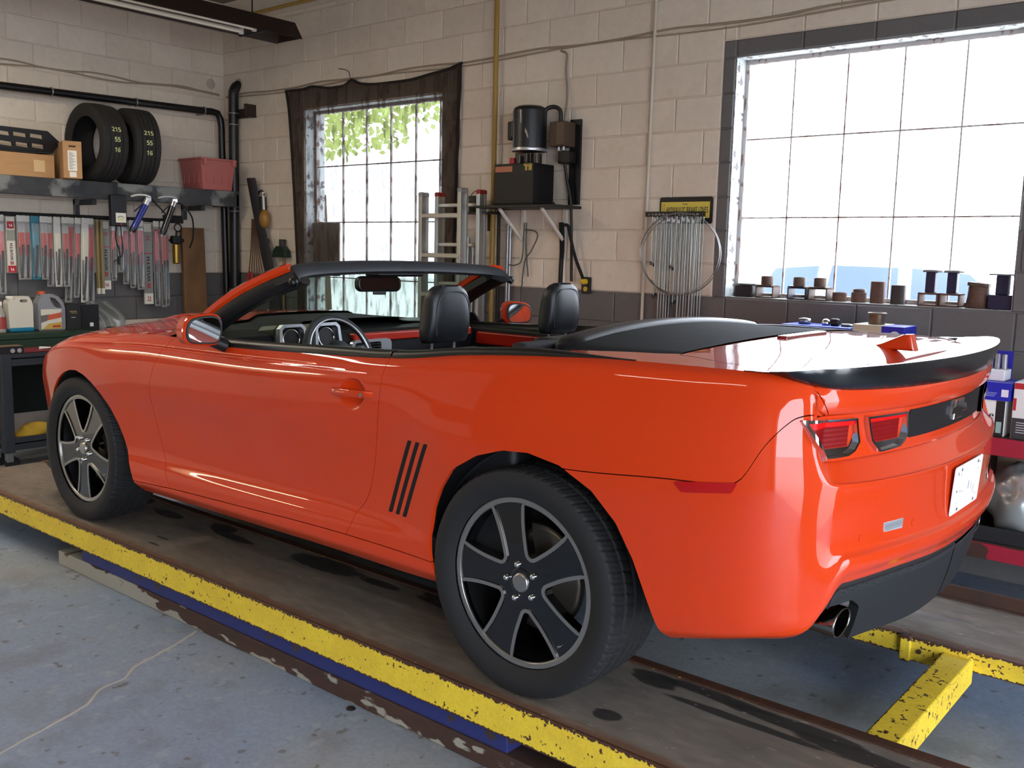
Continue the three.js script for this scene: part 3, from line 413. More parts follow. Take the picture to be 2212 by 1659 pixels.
function wheel(cx, s, wid, spin) {
  const W = new THREE.Group(); W.name = 'wheel'; W.position.set(cx - 1.4, 0.364, s * 0.80); W.rotation.set(0, s > 0 ? Math.PI : 0, 0); car.add(W);
  const RIM = 0.272, face = -(wid * 0.5 - 0.032);   // outer rim radius, z of the spoke faces
  part('tyre', tyreGeo(0.3655, RIM, wid), tyreMat, W);
  // rim lip and barrel
  const lip = [[0.2535, face + 0.006], [0.2535, face - 0.006], [0.2555, face - 0.008], [0.268, face - 0.0095], [0.2745, face - 0.008], [0.278, face - 0.001], [0.277, face + 0.006], [0.270, face + 0.012]];
  part('rim_lip', lathe(lip.map(([r, z]) => [r, z]), 96).rotateX(Math.PI / 2), machined, W);
  part('barrel', lathe([[0.252, face + 0.012], [0.245, face + 0.05], [0.238, face + 0.12], [0.245, face + 0.2]], 72).rotateX(Math.PI / 2), M(0x0b0b0d, 0.45, 0.3), W);
  // five openings with machined edges between five broad black spokes
  // opening k pushed outwards by grow: rim arc, two nearly straight sides, blunt tip near the hub
  const hole = (k, grow) => { const c = spin + k * Math.PI * 0.4, raw = [], r1 = 0.2515, h1 = 0.352, tip = 0.094;
    for (let i = 0; i <= 12; i++) { const a = lerp(-h1, h1, i / 12); raw.push([Math.cos(a) * r1, Math.sin(a) * r1]); }
    const C = [Math.cos(h1) * r1, Math.sin(h1) * r1], T = [tip + 0.006, 0.013]; for (let i = 1; i < 12; i++) { const t = i / 12; raw.push([lerp(C[0], T[0], t) , lerp(C[1], T[1], t) + 0.006 * Math.sin(Math.PI * t)]); }
    for (const q of [0.9, 0.45, 0, -0.45, -0.9]) raw.push([tip + 0.006 * Math.abs(q) ** 2, 0.013 * q]);
    for (let i = 11; i > 0; i--) { const t = i / 12; raw.push([lerp(C[0], T[0], t), -lerp(C[1], T[1], t) - 0.006 * Math.sin(Math.PI * t)]); }
    const n = raw.length, out = raw.map(([x, y], i) => { const [px, py] = raw[(i + n - 1) % n], [qx, qy] = raw[(i + 1) % n], l = Math.hypot(qx - px, qy - py); return [x + (qy - py) / l * grow, y - (qx - px) / l * grow]; });
    return out.map(([x, y]) => [x * Math.cos(c) - y * Math.sin(c), x * Math.sin(c) + y * Math.cos(c)]); };
  const disc = new THREE.Shape(); disc.absarc(0, 0, 0.266, 0, Math.PI * 2, false);
  for (let k = 0; k < 5; k++) disc.holes.push(poly(hole(k, 0)));
  part('spoke_face', ext(disc, 0.034, 0, 1, 64).translate(0, 0, face - 0.001), spokeBlack, W, 'gloss black spokes');
  for (let k = 0; k < 5; k++) { // strip along the border of each opening
    const o = hole(k, 0.0115), i = hole(k, -0.0005), sh = poly(o); sh.holes.push(poly(i)); part('machined_edge', ext(sh, 0.004, 0.001, 1).translate(0, 0, face - 0.006), machined, W); }
  part('hub', lathe([[0.0, face - 0.002], [0.04, face - 0.002], [0.046, face - 0.001], [0.05, face + 0.002]], 40).rotateX(Math.PI / 2), spokeBlack, W);
  part('centre_cap', lathe([[0, -0.008], [0.024, -0.008], [0.0295, -0.006], [0.031, 0], [0.031, 0.02]], 40).rotateX(Math.PI / 2).translate(0, 0, face - 0.004), machined, W);
  for (let k = 0; k < 5; k++) { const a = spin + Math.PI * 0.2 + k * Math.PI * 0.4; const n = merge(new THREE.CylinderGeometry(0.0115, 0.0105, 0.014, 6).rotateX(Math.PI / 2), new THREE.SphereGeometry(0.0095, 10, 6).translate(0, 0, -0.006)); part('lug_nut', n.translate(Math.cos(a) * 0.058, Math.sin(a) * 0.058, face - 0.002), mats.chrome, W); }
  part('brake_disc', lathe([[0.06, 0], [0.155, 0], [0.172, 0.002], [0.172, 0.024], [0.06, 0.024]], 56).rotateX(Math.PI / 2).translate(0, 0, face + 0.075), M(0x6f685f, 0.45, 0.8), W);
  part('brake_caliper', tr(ext(poly([[0.12, -0.075], [0.19, -0.055], [0.2, 0], [0.19, 0.055], [0.12, 0.075], [0.135, 0]]), 0.06, 0.006, 2), 0, 0, face + 0.055).rotateZ(0.35), M(0x55575b, 0.5, 0.5), W);
  part('valve_stem', rod([0.232 * Math.cos(spin + 2.0), 0.232 * Math.sin(spin + 2.0), face + 0.03], [0.226 * Math.cos(spin + 2.0), 0.226 * Math.sin(spin + 2.0), face - 0.012], 0.004), mats.steel, W);
}
wheel(0, -1, 0.275, 1.95); wheel(2.852, -1, 0.245, 1.62); wheel(0, 1, 0.275, 0.4); wheel(2.852, 1, 0.245, 0.9);

// --- a ribbon that lies on the left and right side; fn(t) gives [x, y, half width dx, dy]
function sidePatch(name, pg, x0, x1, y0, y1, mat, off, th, step = 0.006, label) {
  const xs = range(x0, x1, Math.ceil(Math.abs(x1 - x0) / step)), ys = range(y0, y1, Math.ceil((y1 - y0) / step));
  let m = gridSurf(xs, ys, (x) => (y) => { const u = uOfX(x, y), p = atY(u, y); return [x, y, p[2]]; });
  if (m.P[0][5] < 0) { for (const p of m.P) { p[3] *= -1; p[4] *= -1; p[5] *= -1; } m.I = m.I.map(([a, b, c]) => [a, c, b]); }
  m = clipSurf(m, pg); both(name, m, mat, th, off, label);
}
// patches on the rear face, in (w, y)
function rearPatch(name, pg, w0, w1, y0, y1, mat, off, th, { step = 0.006, sides = true, parent = car, label } = {}) {
  const ws = range(w0, w1, Math.ceil(Math.abs(w1 - w0) / step)), ys = range(y0, y1, Math.ceil((y1 - y0) / step));
  let m = gridSurf(ws, ys, (w) => (y) => { const a = Math.abs(w), u = uOfW(a, y), p = atY(u, y); return [p[0], y, w]; });
  if (m.P[0][3] > 0) { for (const p of m.P) { p[3] *= -1; p[4] *= -1; p[5] *= -1; } m.I = m.I.map(([a, b, c]) => [a, c, b]); }
  m = clipSurf(m, (x, y, w) => pg(w, y));
  const out = []; for (const s of sides ? [-1, 1] : [-1]) out.push(wpart(name, surfGeo(m, s, th, off), mat, parent, label)); return out;
}
const ring = (pts, wd) => { const f = inPoly(pts); return (a, b) => Math.min(f(a, b), wd - f(a, b)); };
// three slanted gills ahead of the rear wheel
for (const d of [0, 0.043, 0.086]) { const a = [0.485 - d, 0.748 + d * 0.02], b = [0.607 - d * 0.90, 0.472 - d * 0.02], m = [lerp(a[0], b[0], 0.5) + 0.014, lerp(a[1], b[1], 0.5)], pts = [], o = []; for (let i = 0; i <= 12; i++) { const t = i / 12, x = (1 - t) ** 2 * a[0] + 2 * t * (1 - t) * m[0] + t * t * b[0], y = (1 - t) ** 2 * a[1] + 2 * t * (1 - t) * m[1] + t * t * b[1]; pts.push([x + 0.010, y]); o.unshift([x - 0.010, y]); } sidePatch('gill_vent', inPoly([...pts, ...o]), b[0] + 0.03, a[0] - 0.03, b[1] - 0.01, a[1] + 0.01, M(0x070505, 0.85), 0.0008, 0.002, 0.005); }
// red side marker let into the bumper seam
sidePatch('side_marker', inPoly([[-0.543, 0.789], [-0.716, 0.809], [-0.703, 0.780], [-0.568, 0.763]]), -0.53, -0.73, 0.75, 0.82, MP(0xb4080c, { roughness: 0.12, clearcoat: 1 }), 0.005, 0.008, 0.006, 'red marker lens');
// door handles: bar with a lock
for (const s of [-1, 1]) {
  const w = 0.921, c = bez([[0.905, 0.871, 0.905], [0.885, 0.872, 0.922], [0.83, 0.875, 0.932], [0.75, 0.879, 0.933], [0.70, 0.881, 0.925], [0.672, 0.882, 0.909]]), n = 30, g = [];
  const sec = [[0, 0.014], [0.007, 0.012], [0.009, 0], [0.007, -0.012], [0, -0.014], [-0.006, -0.011], [-0.006, 0.011]], pos = [], idx = [];
  for (let i = 0; i <= n; i++) { const p = c.getPointAt(i / n), k = 0.75 + 0.25 * Math.sin(Math.PI * clamp(i / n * 1.0, 0.05, 0.95)); for (const [o, y] of sec) pos.push(p.x, p.y + y * k, s * (p.z + o)); }
  for (let i = 0; i < n; i++) for (let j = 0; j < sec.length; j++) { const a = i * sec.length + j, b = i * sec.length + (j + 1) % sec.length; idx.push(a, b, b + sec.length, a, b + sec.length, a + sec.length); }
  const q = new THREE.BufferGeometry(); q.setAttribute('position', new THREE.Float32BufferAttribute(pos, 3)); q.setIndex(idx); q.computeVertexNormals();
  const h = wpart('door_handle', q, paint, car); if (s < 0) part('lock', new THREE.CylinderGeometry(0.0075, 0.0075, 0.006, 16).rotateX(Math.PI / 2).translate(0.718 - 1.4, 0.880, -0.938), mats.steel, h);
}
// --- tail lamps
{
  const lens = MP(0xd80c0c, { roughness: 0.4, specularIntensity: 0.4 }), lensDark = MP(0x7c0406, { roughness: 0.45, specularIntensity: 0.4, bumpMap: tex(64, (u, v) => 0.5 + 0.5 * Math.sin(v * 6.283 * 8), { srgb: false, rx: 10, ry: 10 }), bumpScale: 0.0008 }), bezel = M(0xd9dbe0, 0.06, 1), pocket = M(0x15151a, 0.12, 0.6);
  const lampA = [[0.838, 0.979], [0.642, 0.975], [0.620, 0.905], [0.637, 0.882], [0.664, 0.870], [0.772, 0.866], [0.812, 0.91]], lampB = [[0.600, 0.974], [0.403, 0.972], [0.390, 0.905], [0.404, 0.885], [0.428, 0.872], [0.525, 0.864], [0.570, 0.902]];
  for (const L of [lampA, lampB]) {
    const x0 = Math.max(...L.map((p) => p[0])) + 0.01, x1 = Math.min(...L.map((p) => p[0])) - 0.01;
    const f = inPoly(L), cw = L.reduce((s, p) => s + p[0], 0) / L.length;
    const back = rearPatch('lamp_bezel', ring(L, 0.007), x1, x0, 0.85, 0.995, bezel, 0.014, 0.02, { step: 0.004 });
    rearPatch('lamp_pocket', (w, y) => f(w, y) - 0.006, x1, x0, 0.85, 0.995, pocket, -0.002, 0, { step: 0.006 });
    // glossy lower bowl and red lens
    rearPatch('lamp_reflector', (w, y) => Math.min(f(w, y) - 0.006, 0.895 + (w < cw ? 0.05 * smooth(x1 + 0.05, x1 + 0.015, w) : 0) - y), x1, x0, 0.85, 0.995, bezel, 0.004, 0.006, { step: 0.004 });
    rearPatch('lamp_lens', (w, y) => Math.min(f(w, y) - 0.007, y - 0.897, w - (x1 + 0.052)), x1, x0, 0.85, 0.995, lensDark, 0.005, 0.006, { step: 0.005, label: 'dark red lens' });
    rearPatch('lamp_strip', (w, y) => Math.min(f(w, y) - 0.008, y - 0.955, w - (x1 + 0.02)), x1, x0, 0.85, 0.995, lens, 0.009, 0.006, { step: 0.004, label: 'bright red upper strip' });
  }
  // black centre panel with the emblem
  const panel = inPoly([[-0.372, 0.970], [0.372, 0.970], [0.374, 0.900], [0.362, 0.888], [-0.362, 0.888], [-0.374, 0.900]]);
  rearPatch('centre_panel', panel, -0.39, 0.39, 0.88, 0.98, M(0x101113, 0.5), 0.003, 0.006, { sides: false, step: 0.008, label: 'satin black panel' });
  const bow = [[-0.085, -0.012], [-0.045, -0.012], [-0.045, -0.030], [0.033, -0.030], [0.04, -0.012], [0.09, -0.012], [0.075, 0.014], [0.045, 0.014], [0.045, 0.031], [-0.033, 0.031], [-0.04, 0.014], [-0.075, 0.014]];
  const e = ext(poly(bow), 0.006, 0.004, 2), y = 0.936, xb = atY(uOfW(0.02, y), y)[0];
  wpart('emblem', tr(faceNegX(e).rotateZ(0.06), xb - 0.004, y, 0), mats.chrome, car, 'chrome emblem');
}
// --- number plate in a shallow recess, reversing lamps, reflectors
{
  const plateTex = canvasTex(512, 256, (c, w, h) => { c.fillStyle = '#fdfdfb'; c.fillRect(0, 0, w, h); c.fillStyle = '#3a4656'; for (const [x, y, a, b] of [[70, 60, 10, 8], [400, 40, 8, 14], [452, 34, 12, 12], [64, 206, 10, 10], [430, 200, 8, 8], [120, 150, 7, 46], [170, 128, 7, 40], [226, 110, 12, 46], [330, 150, 8, 8], [380, 138, 14, 10], [440, 128, 22, 12]]) c.fillRect(x, y, a, b); c.fillRect(40, 26, 16, 8); c.fillRect(456, 26, 16, 8); });
  const y = 0.702, x = atY(22, 0.75)[0] - 0.006;
  const plate = part('number_plate', faceNegX(ext(rrect(0.305, 0.152, 0.012), 0.002, 0.0008, 1)), M(0xf4f4f2, 0.35), car); plate.position.set(x - 1.4, y, 0); plate.rotation.z = 0.06;
  const face = part('plate_print', faceNegX(new THREE.PlaneGeometry(0.297, 0.144).rotateY(Math.PI)), M(0xffffff, 0.35, 0, { map: plateTex }), plate); face.position.set(-0.0035, 0, 0);
  for (const [a, b] of [[-0.09, 0.062], [0.09, 0.062], [-0.09, -0.062], [0.09, -0.062]]) part('plate_screw', new THREE.CylinderGeometry(0.005, 0.005, 0.004, 12).rotateZ(Math.PI / 2).translate(-0.004, b, a), mats.steel, plate);
  const rv = inPoly([[0.562, 0.682], [0.462, 0.680], [0.466, 0.652], [0.560, 0.656]]);
  rearPatch('reversing_lamp', rv, 0.45, 0.57, 0.645, 0.69, MP(0xe6ebf0, { roughness: 0.15, metalness: 0.5, clearcoat: 1 }), 0.002, 0.008, { step: 0.004 });
  for (let i = 1; i < 6; i++) rearPatch('lamp_rib', (w, yy) => Math.min(rv(w, yy) - 0.002, 0.0008 - Math.abs(yy - 0.655 - i * 0.0045)), 0.45, 0.57, 0.645, 0.69, M(0x5a6068, 0.4), 0.0032, 0.003, { step: 0.0022 });
  // parking sensors
  for (const w of [0.40, 0.66]) rearPatch('parking_sensor', (a, b) => 0.011 - Math.hypot(a - w, b - 0.655), w - 0.015, w + 0.015, 0.64, 0.67, paint, 0.0015, 0.004, { step: 0.002 });
}
// --- black lower valance with exhaust cut-outs, meshed strip
{
  const ul = [...range(18.45, 21.98, 60)], bot = (u) => Math.min(rowY[0](u) - 0.01, lerp(0.415, 0.345, smooth(18.6, 19.1, u))) - 0.02 * smooth(19.6, 21.4, u), top = (u) => rowY[0](u);
  const m = gridSurf(ul, range(0, 1, 14), (u) => (v) => { const s = section(u), y0 = top(u) + 0.012, y1 = bot(u), y = lerp(y0, y1, v), ins = 0.022 + 0.012 * v + 0.03 * v * v; return [s.o[0] - s.n[0] * ins, y, s.o[1] - s.n[1] * ins]; });
  if (m.P[20 * 15][3] > 0) { for (const p of m.P) { p[3] *= -1; p[4] *= -1; p[5] *= -1; } m.I = m.I.map(([a, b, c]) => [a, c, b]); }
  const cut = clipSurf(m, (x, y, w) => -inPoly([[0.785, 0.30], [0.775, 0.43], [0.745, 0.472], [0.65, 0.478], [0.605, 0.45], [0.585, 0.25], [0.785, 0.25]])(w, y));
  both('valance', cut, matteBlack, 0.03);
  const q = gridSurf(ul.filter((u) => u > 18.75), range(0, 1, 3), (u) => (v) => { const s = section(u), y = top(u) - 0.006 - 0.034 * v, ins = 0.018 + 0.012 * v; return [s.o[0] - s.n[0] * ins, y, s.o[1] - s.n[1] * ins]; });
  both('mesh_strip', q, M(0x26282b, 0.7, 0, { bumpMap: tex(64, (u, v) => { const a = (u * 4 + (Math.floor(v * 4) % 2) * 0.5) % 1, b = (v * 4) % 1; return Math.hypot(a - 0.5, b - 0.5) < 0.36 ? 0 : 1; }, { srgb: false, rx: 22, ry: 22 }), bumpScale: 0.004 }), 0.01);
  for (const s of [-1, 1]) {
    const e = new THREE.Group(); e.name = 'exhaust_tip'; e.position.set(-0.80 - 1.4, 0.422, s * 0.672); e.rotation.z = 0.05; car.add(e);
    part('pipe_shell', lathe([[0.047, -0.1], [0.048, 0.12], [0.044, 0.125], [0.041, 0.12], [0.041, -0.1]], 40).scale(1.0, 1, 1.35).rotateZ(Math.PI / 2).scale(1, 0.86, 1), M(0x8f8b84, 0.16, 1), e);
    part('pipe_bore', lathe([[0.041, 0.0], [0.0, 0.0]], 32).scale(1, 1, 1.35).rotateZ(Math.PI / 2).scale(1, 0.86, 1), linerBlack, e);
  }
  wpart('underbody', bx(0.35, 2.3, 0.20, 0.27, -0.74, 0.74, 0.02), linerBlack, car);
  wpart('rear_underbody', bx(-0.80, 0.36, 0.34, 0.5, -0.40, 0.40, 0.03), linerBlack, car);
  // front splitter
  const fs = gridSurf(range(0.05, 4.2, 40), range(0, 1, 3), (u) => (v) => { const s = section(u); return [s.o[0] - s.n[0] * (0.02 - 0.02 * v), rowY[0](u) + 0.005 - 0.03 * v, s.o[1] - s.n[1] * (0.02 - 0.02 * v)]; }); both('splitter', fs, trimBlack, 0.04);
}
// --- rear spoiler: wraps round the trailing edge of the deck
{
  const path = []; for (const u of [...range(16.35, 18, 14), ...range(18.1, 21.98, 44)]) path.push(u);
  const topY = lineAt([[16.35, 1.094], [17, 1.097], [17.6, 1.104], [18.3, 1.112], [19.5, 1.116], [22, 1.116]]), botY = lineAt([[16.35, 1.088], [17, 1.086], [17.6, 1.074], [18.3, 1.060], [19.2, 1.050], [20.2, 1.042], [22, 1.036]]), back = lineAt([[16.35, 0.078], [17, 0.058], [17.6, 0.036], [18.3, 0.022], [19.2, 0.014], [22, 0.010]]), deep = lineAt([[16.35, 0.01], [17.2, 0.05], [18, 0.11], [19, 0.17], [22, 0.19]]);
  const half = path.map((u) => { const s = section(u); return { o: s.o, n: s.n, t: topY(u), b: botY(u), i: back(u), d: deep(u), e: topEdge(u)[1] }; });
  // inner foot on the deck, rising top, rounded lip, face leaning in, lower foot
  const secAt = (h, sgn) => { const hgt = h.t - h.b, foot = Math.min(h.e + 0.016, h.t - 0.004); return [[h.i + h.d, foot - 0.012], [h.i + h.d * 0.96, foot], [h.i + h.d * 0.6, lerp(foot, h.t, 0.32)], [h.i + h.d * 0.25, lerp(foot, h.t, 0.74)], [h.i + 0.006, h.t - 0.001], [h.i + 0.001, h.t - 0.002], [h.i, h.t - 0.006 * Math.min(1, hgt / 0.03)], [h.i + 0.003, h.t - hgt * 0.35], [h.i + 0.009, h.t - hgt * 0.7], [h.i + 0.017, h.b + 0.002], [h.i + 0.022, h.b], [h.i + 0.045, h.b - 0.002]].map(([q, y]) => [h.o[0] - h.n[0] * q, y, sgn * (h.o[1] - h.n[1] * q)]); };
  const all = [...half.map((h) => secAt(h, -1)), ...half.slice().reverse().map((h) => secAt(h, 1))], pos = [], idx = [], n = all[0].length;
  for (const s of all) for (const p of s) pos.push(...p); for (let i = 0; i < all.length - 1; i++) for (let j = 0; j < n - 1; j++) { const a = i * n + j; idx.push(a, a + n, a + n + 1, a, a + n + 1, a + 1); }
  const g = new THREE.BufferGeometry(); g.setAttribute('position', new THREE.Float32BufferAttribute(pos, 3)); g.setIndex(idx); g.computeVertexNormals();
  wpart('spoiler', toCreasedNormals(g, 0.9), MP(0x0b0c0f, { roughness: 0.3, clearcoat: 0.6, clearcoatRoughness: 0.12 }), car, 'black rear spoiler');
  // fin aerial and high brake lamp on the trunk lid
  const fin = ext(poly([[-0.075, 0], [0.085, 0], [0.03, 0.018], [-0.035, 0.05], [-0.06, 0.052]]), 0.03, 0.012, 3).translate(0, 0, -0.015);
  wpart('fin_aerial', tr(fin, -0.80, 1.108, -0.05), paint, car);
  wpart('high_brake_lamp', bx(-0.50, -0.462, 1.118, 1.134, -0.17, 0.17, 0.006), MP(0x7a0a10, { roughness: 0.12, clearcoat: 1 }), car, 'red third brake lamp');
}
// --- cover over the folded top
{
  const e0 = (x) => { const u = uOfX(x, 0.9); return topEdge(u); };
  const xs = range(-0.44, 0.0, 36), ts = range(-1, 1, 80), ridge = (w) => 1.102 + 0.036 * (1 - (w / 0.66) ** 2);
  let m = gridSurf(xs, ts, (x) => { const e = topEdge(uOfX(x, 0.9)), wE = e[2] - 0.028, k = smooth(-0.5, 0.03, x); return (t) => { const w = wE * t, a = Math.abs(w), deck = e[1] + deckRise(x, t) + 0.004, up = lerp(deck, Math.max(ridge(w), 1.06), k * smooth(0.80, 0.62, a)); return [x, a > 0.62 ? lerp(up, e[1] - 0.006, smooth(0.66, 0.81, a)) : up, w]; }; });
  if (m.P[40][4] < 0) { for (const p of m.P) { p[3] *= -1; p[4] *= -1; p[5] *= -1; } m.I = m.I.map(([a, b, c]) => [a, c, b]); }
  m = clipSurf(m, (x, y, w) => x - bootEdge(w) - 0.004);
  const cloth = MP(0x0e0f12, { roughness: 0.85, specularIntensity: 0.35, bumpMap: tex(128, (u, v) => 0.5 + 0.25 * Math.sin(u * Math.PI * 64) + 0.25 * Math.sin(v * Math.PI * 64), { srgb: false, rx: 6, ry: 6 }), bumpScale: 0.0004 });
  wpart('boot_cover', surfGeo(m, 1, 0.02), cloth, car, 'black cover over the folded top');
  // padded rail across the front of the cover
  const rp = range(-0.68, 0.68, 60), sec = [[-0.05, -0.02], [-0.048, 0.006], [-0.035, 0.016], [0.0, 0.020], [0.04, 0.016], [0.065, -0.004], [0.075, -0.05], [0.07, -0.10], [-0.05, -0.10]], RP = [], RI = [];
  for (const w of rp) { const f = Math.pow(clamp((0.68 - Math.abs(w)) / 0.05), 0.5), y = ridge(w) - 0.004; for (const [o, h] of sec) RP.push(0.03 + 0.03 * (1 - (w / 0.68) ** 2) + o * lerp(0.4, 1, f), y + (h > 0 ? h * f : h), w); }
  for (let i = 0; i < rp.length - 1; i++) for (let j = 0; j < sec.length; j++) { const a = i * sec.length + j, b2 = i * sec.length + (j + 1) % sec.length; RI.push(a, b2, b2 + sec.length, a, b2 + sec.length, a + sec.length); } for (const e2 of [0, rp.length - 1]) for (let j = 1; j < sec.length - 1; j++) RI.push(e2 * sec.length, e2 * sec.length + j, e2 * sec.length + j + 1);
  const rg = new THREE.BufferGeometry(); rg.setAttribute('position', new THREE.Float32BufferAttribute(RP, 3)); rg.setIndex(RI); rg.computeVertexNormals(); wpart('cover_rail', toCreasedNormals(rg, 1.0), leather, car);
  for (const s of [-1, 1]) wpart('side_filler', bx(-0.04, 0.16, 1.0, 1.078, s * 0.69, s * 0.855, 0.02), trimBlack, car);
  wpart('rear_seat_top', box(0.16, 0.07, 1.1, 0.20, 1.06, 0, 0.03), leather, car);
  wpart('rear_cabin_wall', bx(0.10, 0.16, 0.4, 1.10, -0.8, 0.8, 0.02), matteBlack, car);
}
// --- black weather strips along the doors and rear sides
for (const s of [-1, 1]) {
  const run = (x0, x1, thin = 0) => { const pts = range(x0, x1, 26).map((x) => { const u = uOfX(x, 0.9), e = topEdge(u); return [e[0], e[1], e[2]]; }), sec = [[0.010, -0.012], [0.011, 0.002], [0.004, 0.014], [-0.02, 0.019], [-0.05, 0.017], [-0.055, -0.02]], pos = [], idx = []; pts.forEach((p, i) => { const k = 1 - thin * smooth(0.55, 1, i / (pts.length - 1)); for (const [o, y] of sec) pos.push(p[0], p[1] + y * k, s * (p[2] + o * k)); }); const n = sec.length; for (let i = 0; i < pts.length - 1; i++) for (let j = 0; j < n - 1; j++) { const a = i * n + j; idx.push(a, a + n, a + n + 1, a, a + n + 1, a + 1); } const g = new THREE.BufferGeometry(); g.setAttribute('position', new THREE.Float32BufferAttribute(pos, 3)); g.setIndex(idx); g.computeVertexNormals(); return g; };
  wpart('belt_strip', run(1.80, 0.628), trimBlack, car); wpart('belt_strip', run(0.620, -0.36, 0.85), trimBlack, car);
}
// --- windscreen frame
{
  const top = (s) => [[1.445, 1.268, s * 0.675], [1.475, 1.288, s * 0.64], [1.515, 1.300, s * 0.52], [1.545, 1.309, s * 0.28], [1.556, 1.312, 0]];
  const hdr = [...top(-1), ...top(1).slice(0, -1).reverse()], c = bez(hdr), n = 70, pos = [], idx = [];
  const sec = [[0.055, -0.006], [0.045, 0.016], [0.01, 0.024], [-0.02, 0.018], [-0.03, 0.006], [-0.045, -0.006], [-0.052, -0.024], [-0.04, -0.036], [-0.01, -0.034], [0.04, -0.022]];
  for (let i = 0; i <= n; i++) { const p = c.getPointAt(i / n); for (const [o, y] of sec) pos.push(p.x + o, p.y + y, p.z); }
  const k = sec.length; for (let i = 0; i < n; i++) for (let j = 0; j < k; j++) { const a = i * k + j, b = i * k + (j + 1) % k; idx.push(a, b, b + k, a, b + k, a + k); }
  for (const e of [0, n]) for (let j = 1; j < k - 1; j++) idx.push(e * k, e * k + j, e * k + j + 1);
  const g = new THREE.BufferGeometry(); g.setAttribute('position', new THREE.Float32BufferAttribute(pos, 3)); g.setIndex(idx); g.computeVertexNormals();
  wpart('header_rail', toCreasedNormals(g, 0.9), M(0x2a2d32, 0.5), car);
  for (const s of [-1, 1]) {
    // painted pillar outside, black trim inside
    const A = [2.06, 0.985, s * 0.79], B = [1.47, 1.300, s * 0.668], pil = (sec2, A2, B2, bow) => { const P = [], I = [], N = 24; for (let i = 0; i <= N; i++) { const t = i / N, b = bow * Math.sin(Math.PI * t), x = lerp(A2[0], B2[0], t) + b * 0.4, y = lerp(A2[1], B2[1], t) + b, z = lerp(A2[2], B2[2], t) + s * b * 0.3; for (const [o, h, w] of sec2) P.push(x + o, y + h, z + s * w); } const q = sec2.length; for (let i = 0; i < N; i++) for (let j = 0; j < q; j++) { const a = i * q + j, b = i * q + (j + 1) % q; I.push(a, b, b + q, a, b + q, a + q); } for (const e of [0, N]) for (let j = 1; j < q - 1; j++) I.push(e * q, e * q + j, e * q + j + 1); const gg = new THREE.BufferGeometry(); gg.setAttribute('position', new THREE.Float32BufferAttribute(P, 3)); gg.setIndex(I); gg.computeVertexNormals(); return toCreasedNormals(gg, 0.8); };
    wpart('windscreen_pillar', pil([[0.04, 0.012, -0.05], [0.03, 0.022, -0.01], [0.0, 0.016, 0.018], [-0.02, 0.0, 0.02], [-0.02, -0.012, 0.01], [0.01, -0.005, -0.05]], A, B, 0.03), paint, car);
    wpart('pillar_trim', pil([[0.01, -0.006, -0.06], [-0.015, -0.010, 0.012], [-0.045, -0.035, 0.014], [-0.06, -0.055, -0.005], [-0.05, -0.062, -0.05], [-0.01, -0.045, -0.085]], A, [1.45, 1.296, s * 0.668], 0.03), M(0x101114, 0.45), car);
    wpart('latch_pin', merge(rod([1.42, 1.255, s * 0.675], [1.40, 1.236, s * 0.70], 0.016), new THREE.SphereGeometry(0.02, 14, 10).translate(1.41, 1.245, s * 0.695)), trimBlack, car);
  }
  // glass
  const base = bez([[2.05, 0.985, -0.76], [2.22, 0.99, -0.5], [2.32, 0.995, 0], [2.22, 0.99, 0.5], [2.05, 0.985, 0.76]]), topc = bez([[1.50, 1.292, -0.645], [1.555, 1.304, -0.4], [1.58, 1.308, 0], [1.555, 1.304, 0.4], [1.50, 1.292, 0.645]]);
  const m = gridSurf(range(0, 1, 30), range(0, 1, 16), (u) => { const a = base.getPointAt(u), b = topc.getPointAt(u); return (v) => [lerp(a.x, b.x, v) + 0.03 * Math.sin(Math.PI * v), lerp(a.y, b.y, v) + 0.03 * Math.sin(Math.PI * v), lerp(a.z, b.z, v)]; });
  wpart('windscreen', surfGeo(m, 1, 0), MP(0xd4e6dc, { roughness: 0.02, transmission: 1, thickness: 0, ior: 1.5 }), car, 'greenish windscreen glass');
  // inside mirror and its mount
  const mir = new THREE.Group(); mir.name = 'inside_mirror'; mir.position.set(1.655 - 1.4, 1.222, 0); mir.rotation.set(0, -0.28, -0.06); car.add(mir);
  part('mirror_case', faceNegX(ext(rrect(0.235, 0.075, 0.03), 0.022, 0.012, 3)).translate(0.02, 0, 0), trimBlack, mir);
  part('mirror_glass', faceNegX(ext(rrect(0.212, 0.056, 0.022), 0.002, 0.0006, 1)).translate(-0.0125, 0, 0), M(0x6d5a5c, 0.03, 1), mir);
  part('mirror_buttons', box(0.012, 0.02, 0.07, -0.004, -0.042, 0, 0.005), trimBlack, mir);
  wpart('mirror_mount', merge(box(0.10, 0.03, 0.30, 1.575, 1.275, 0.03, 0.012), rod([1.66, 1.25, 0], [1.63, 1.285, 0], 0.012)), trimBlack, car);
}
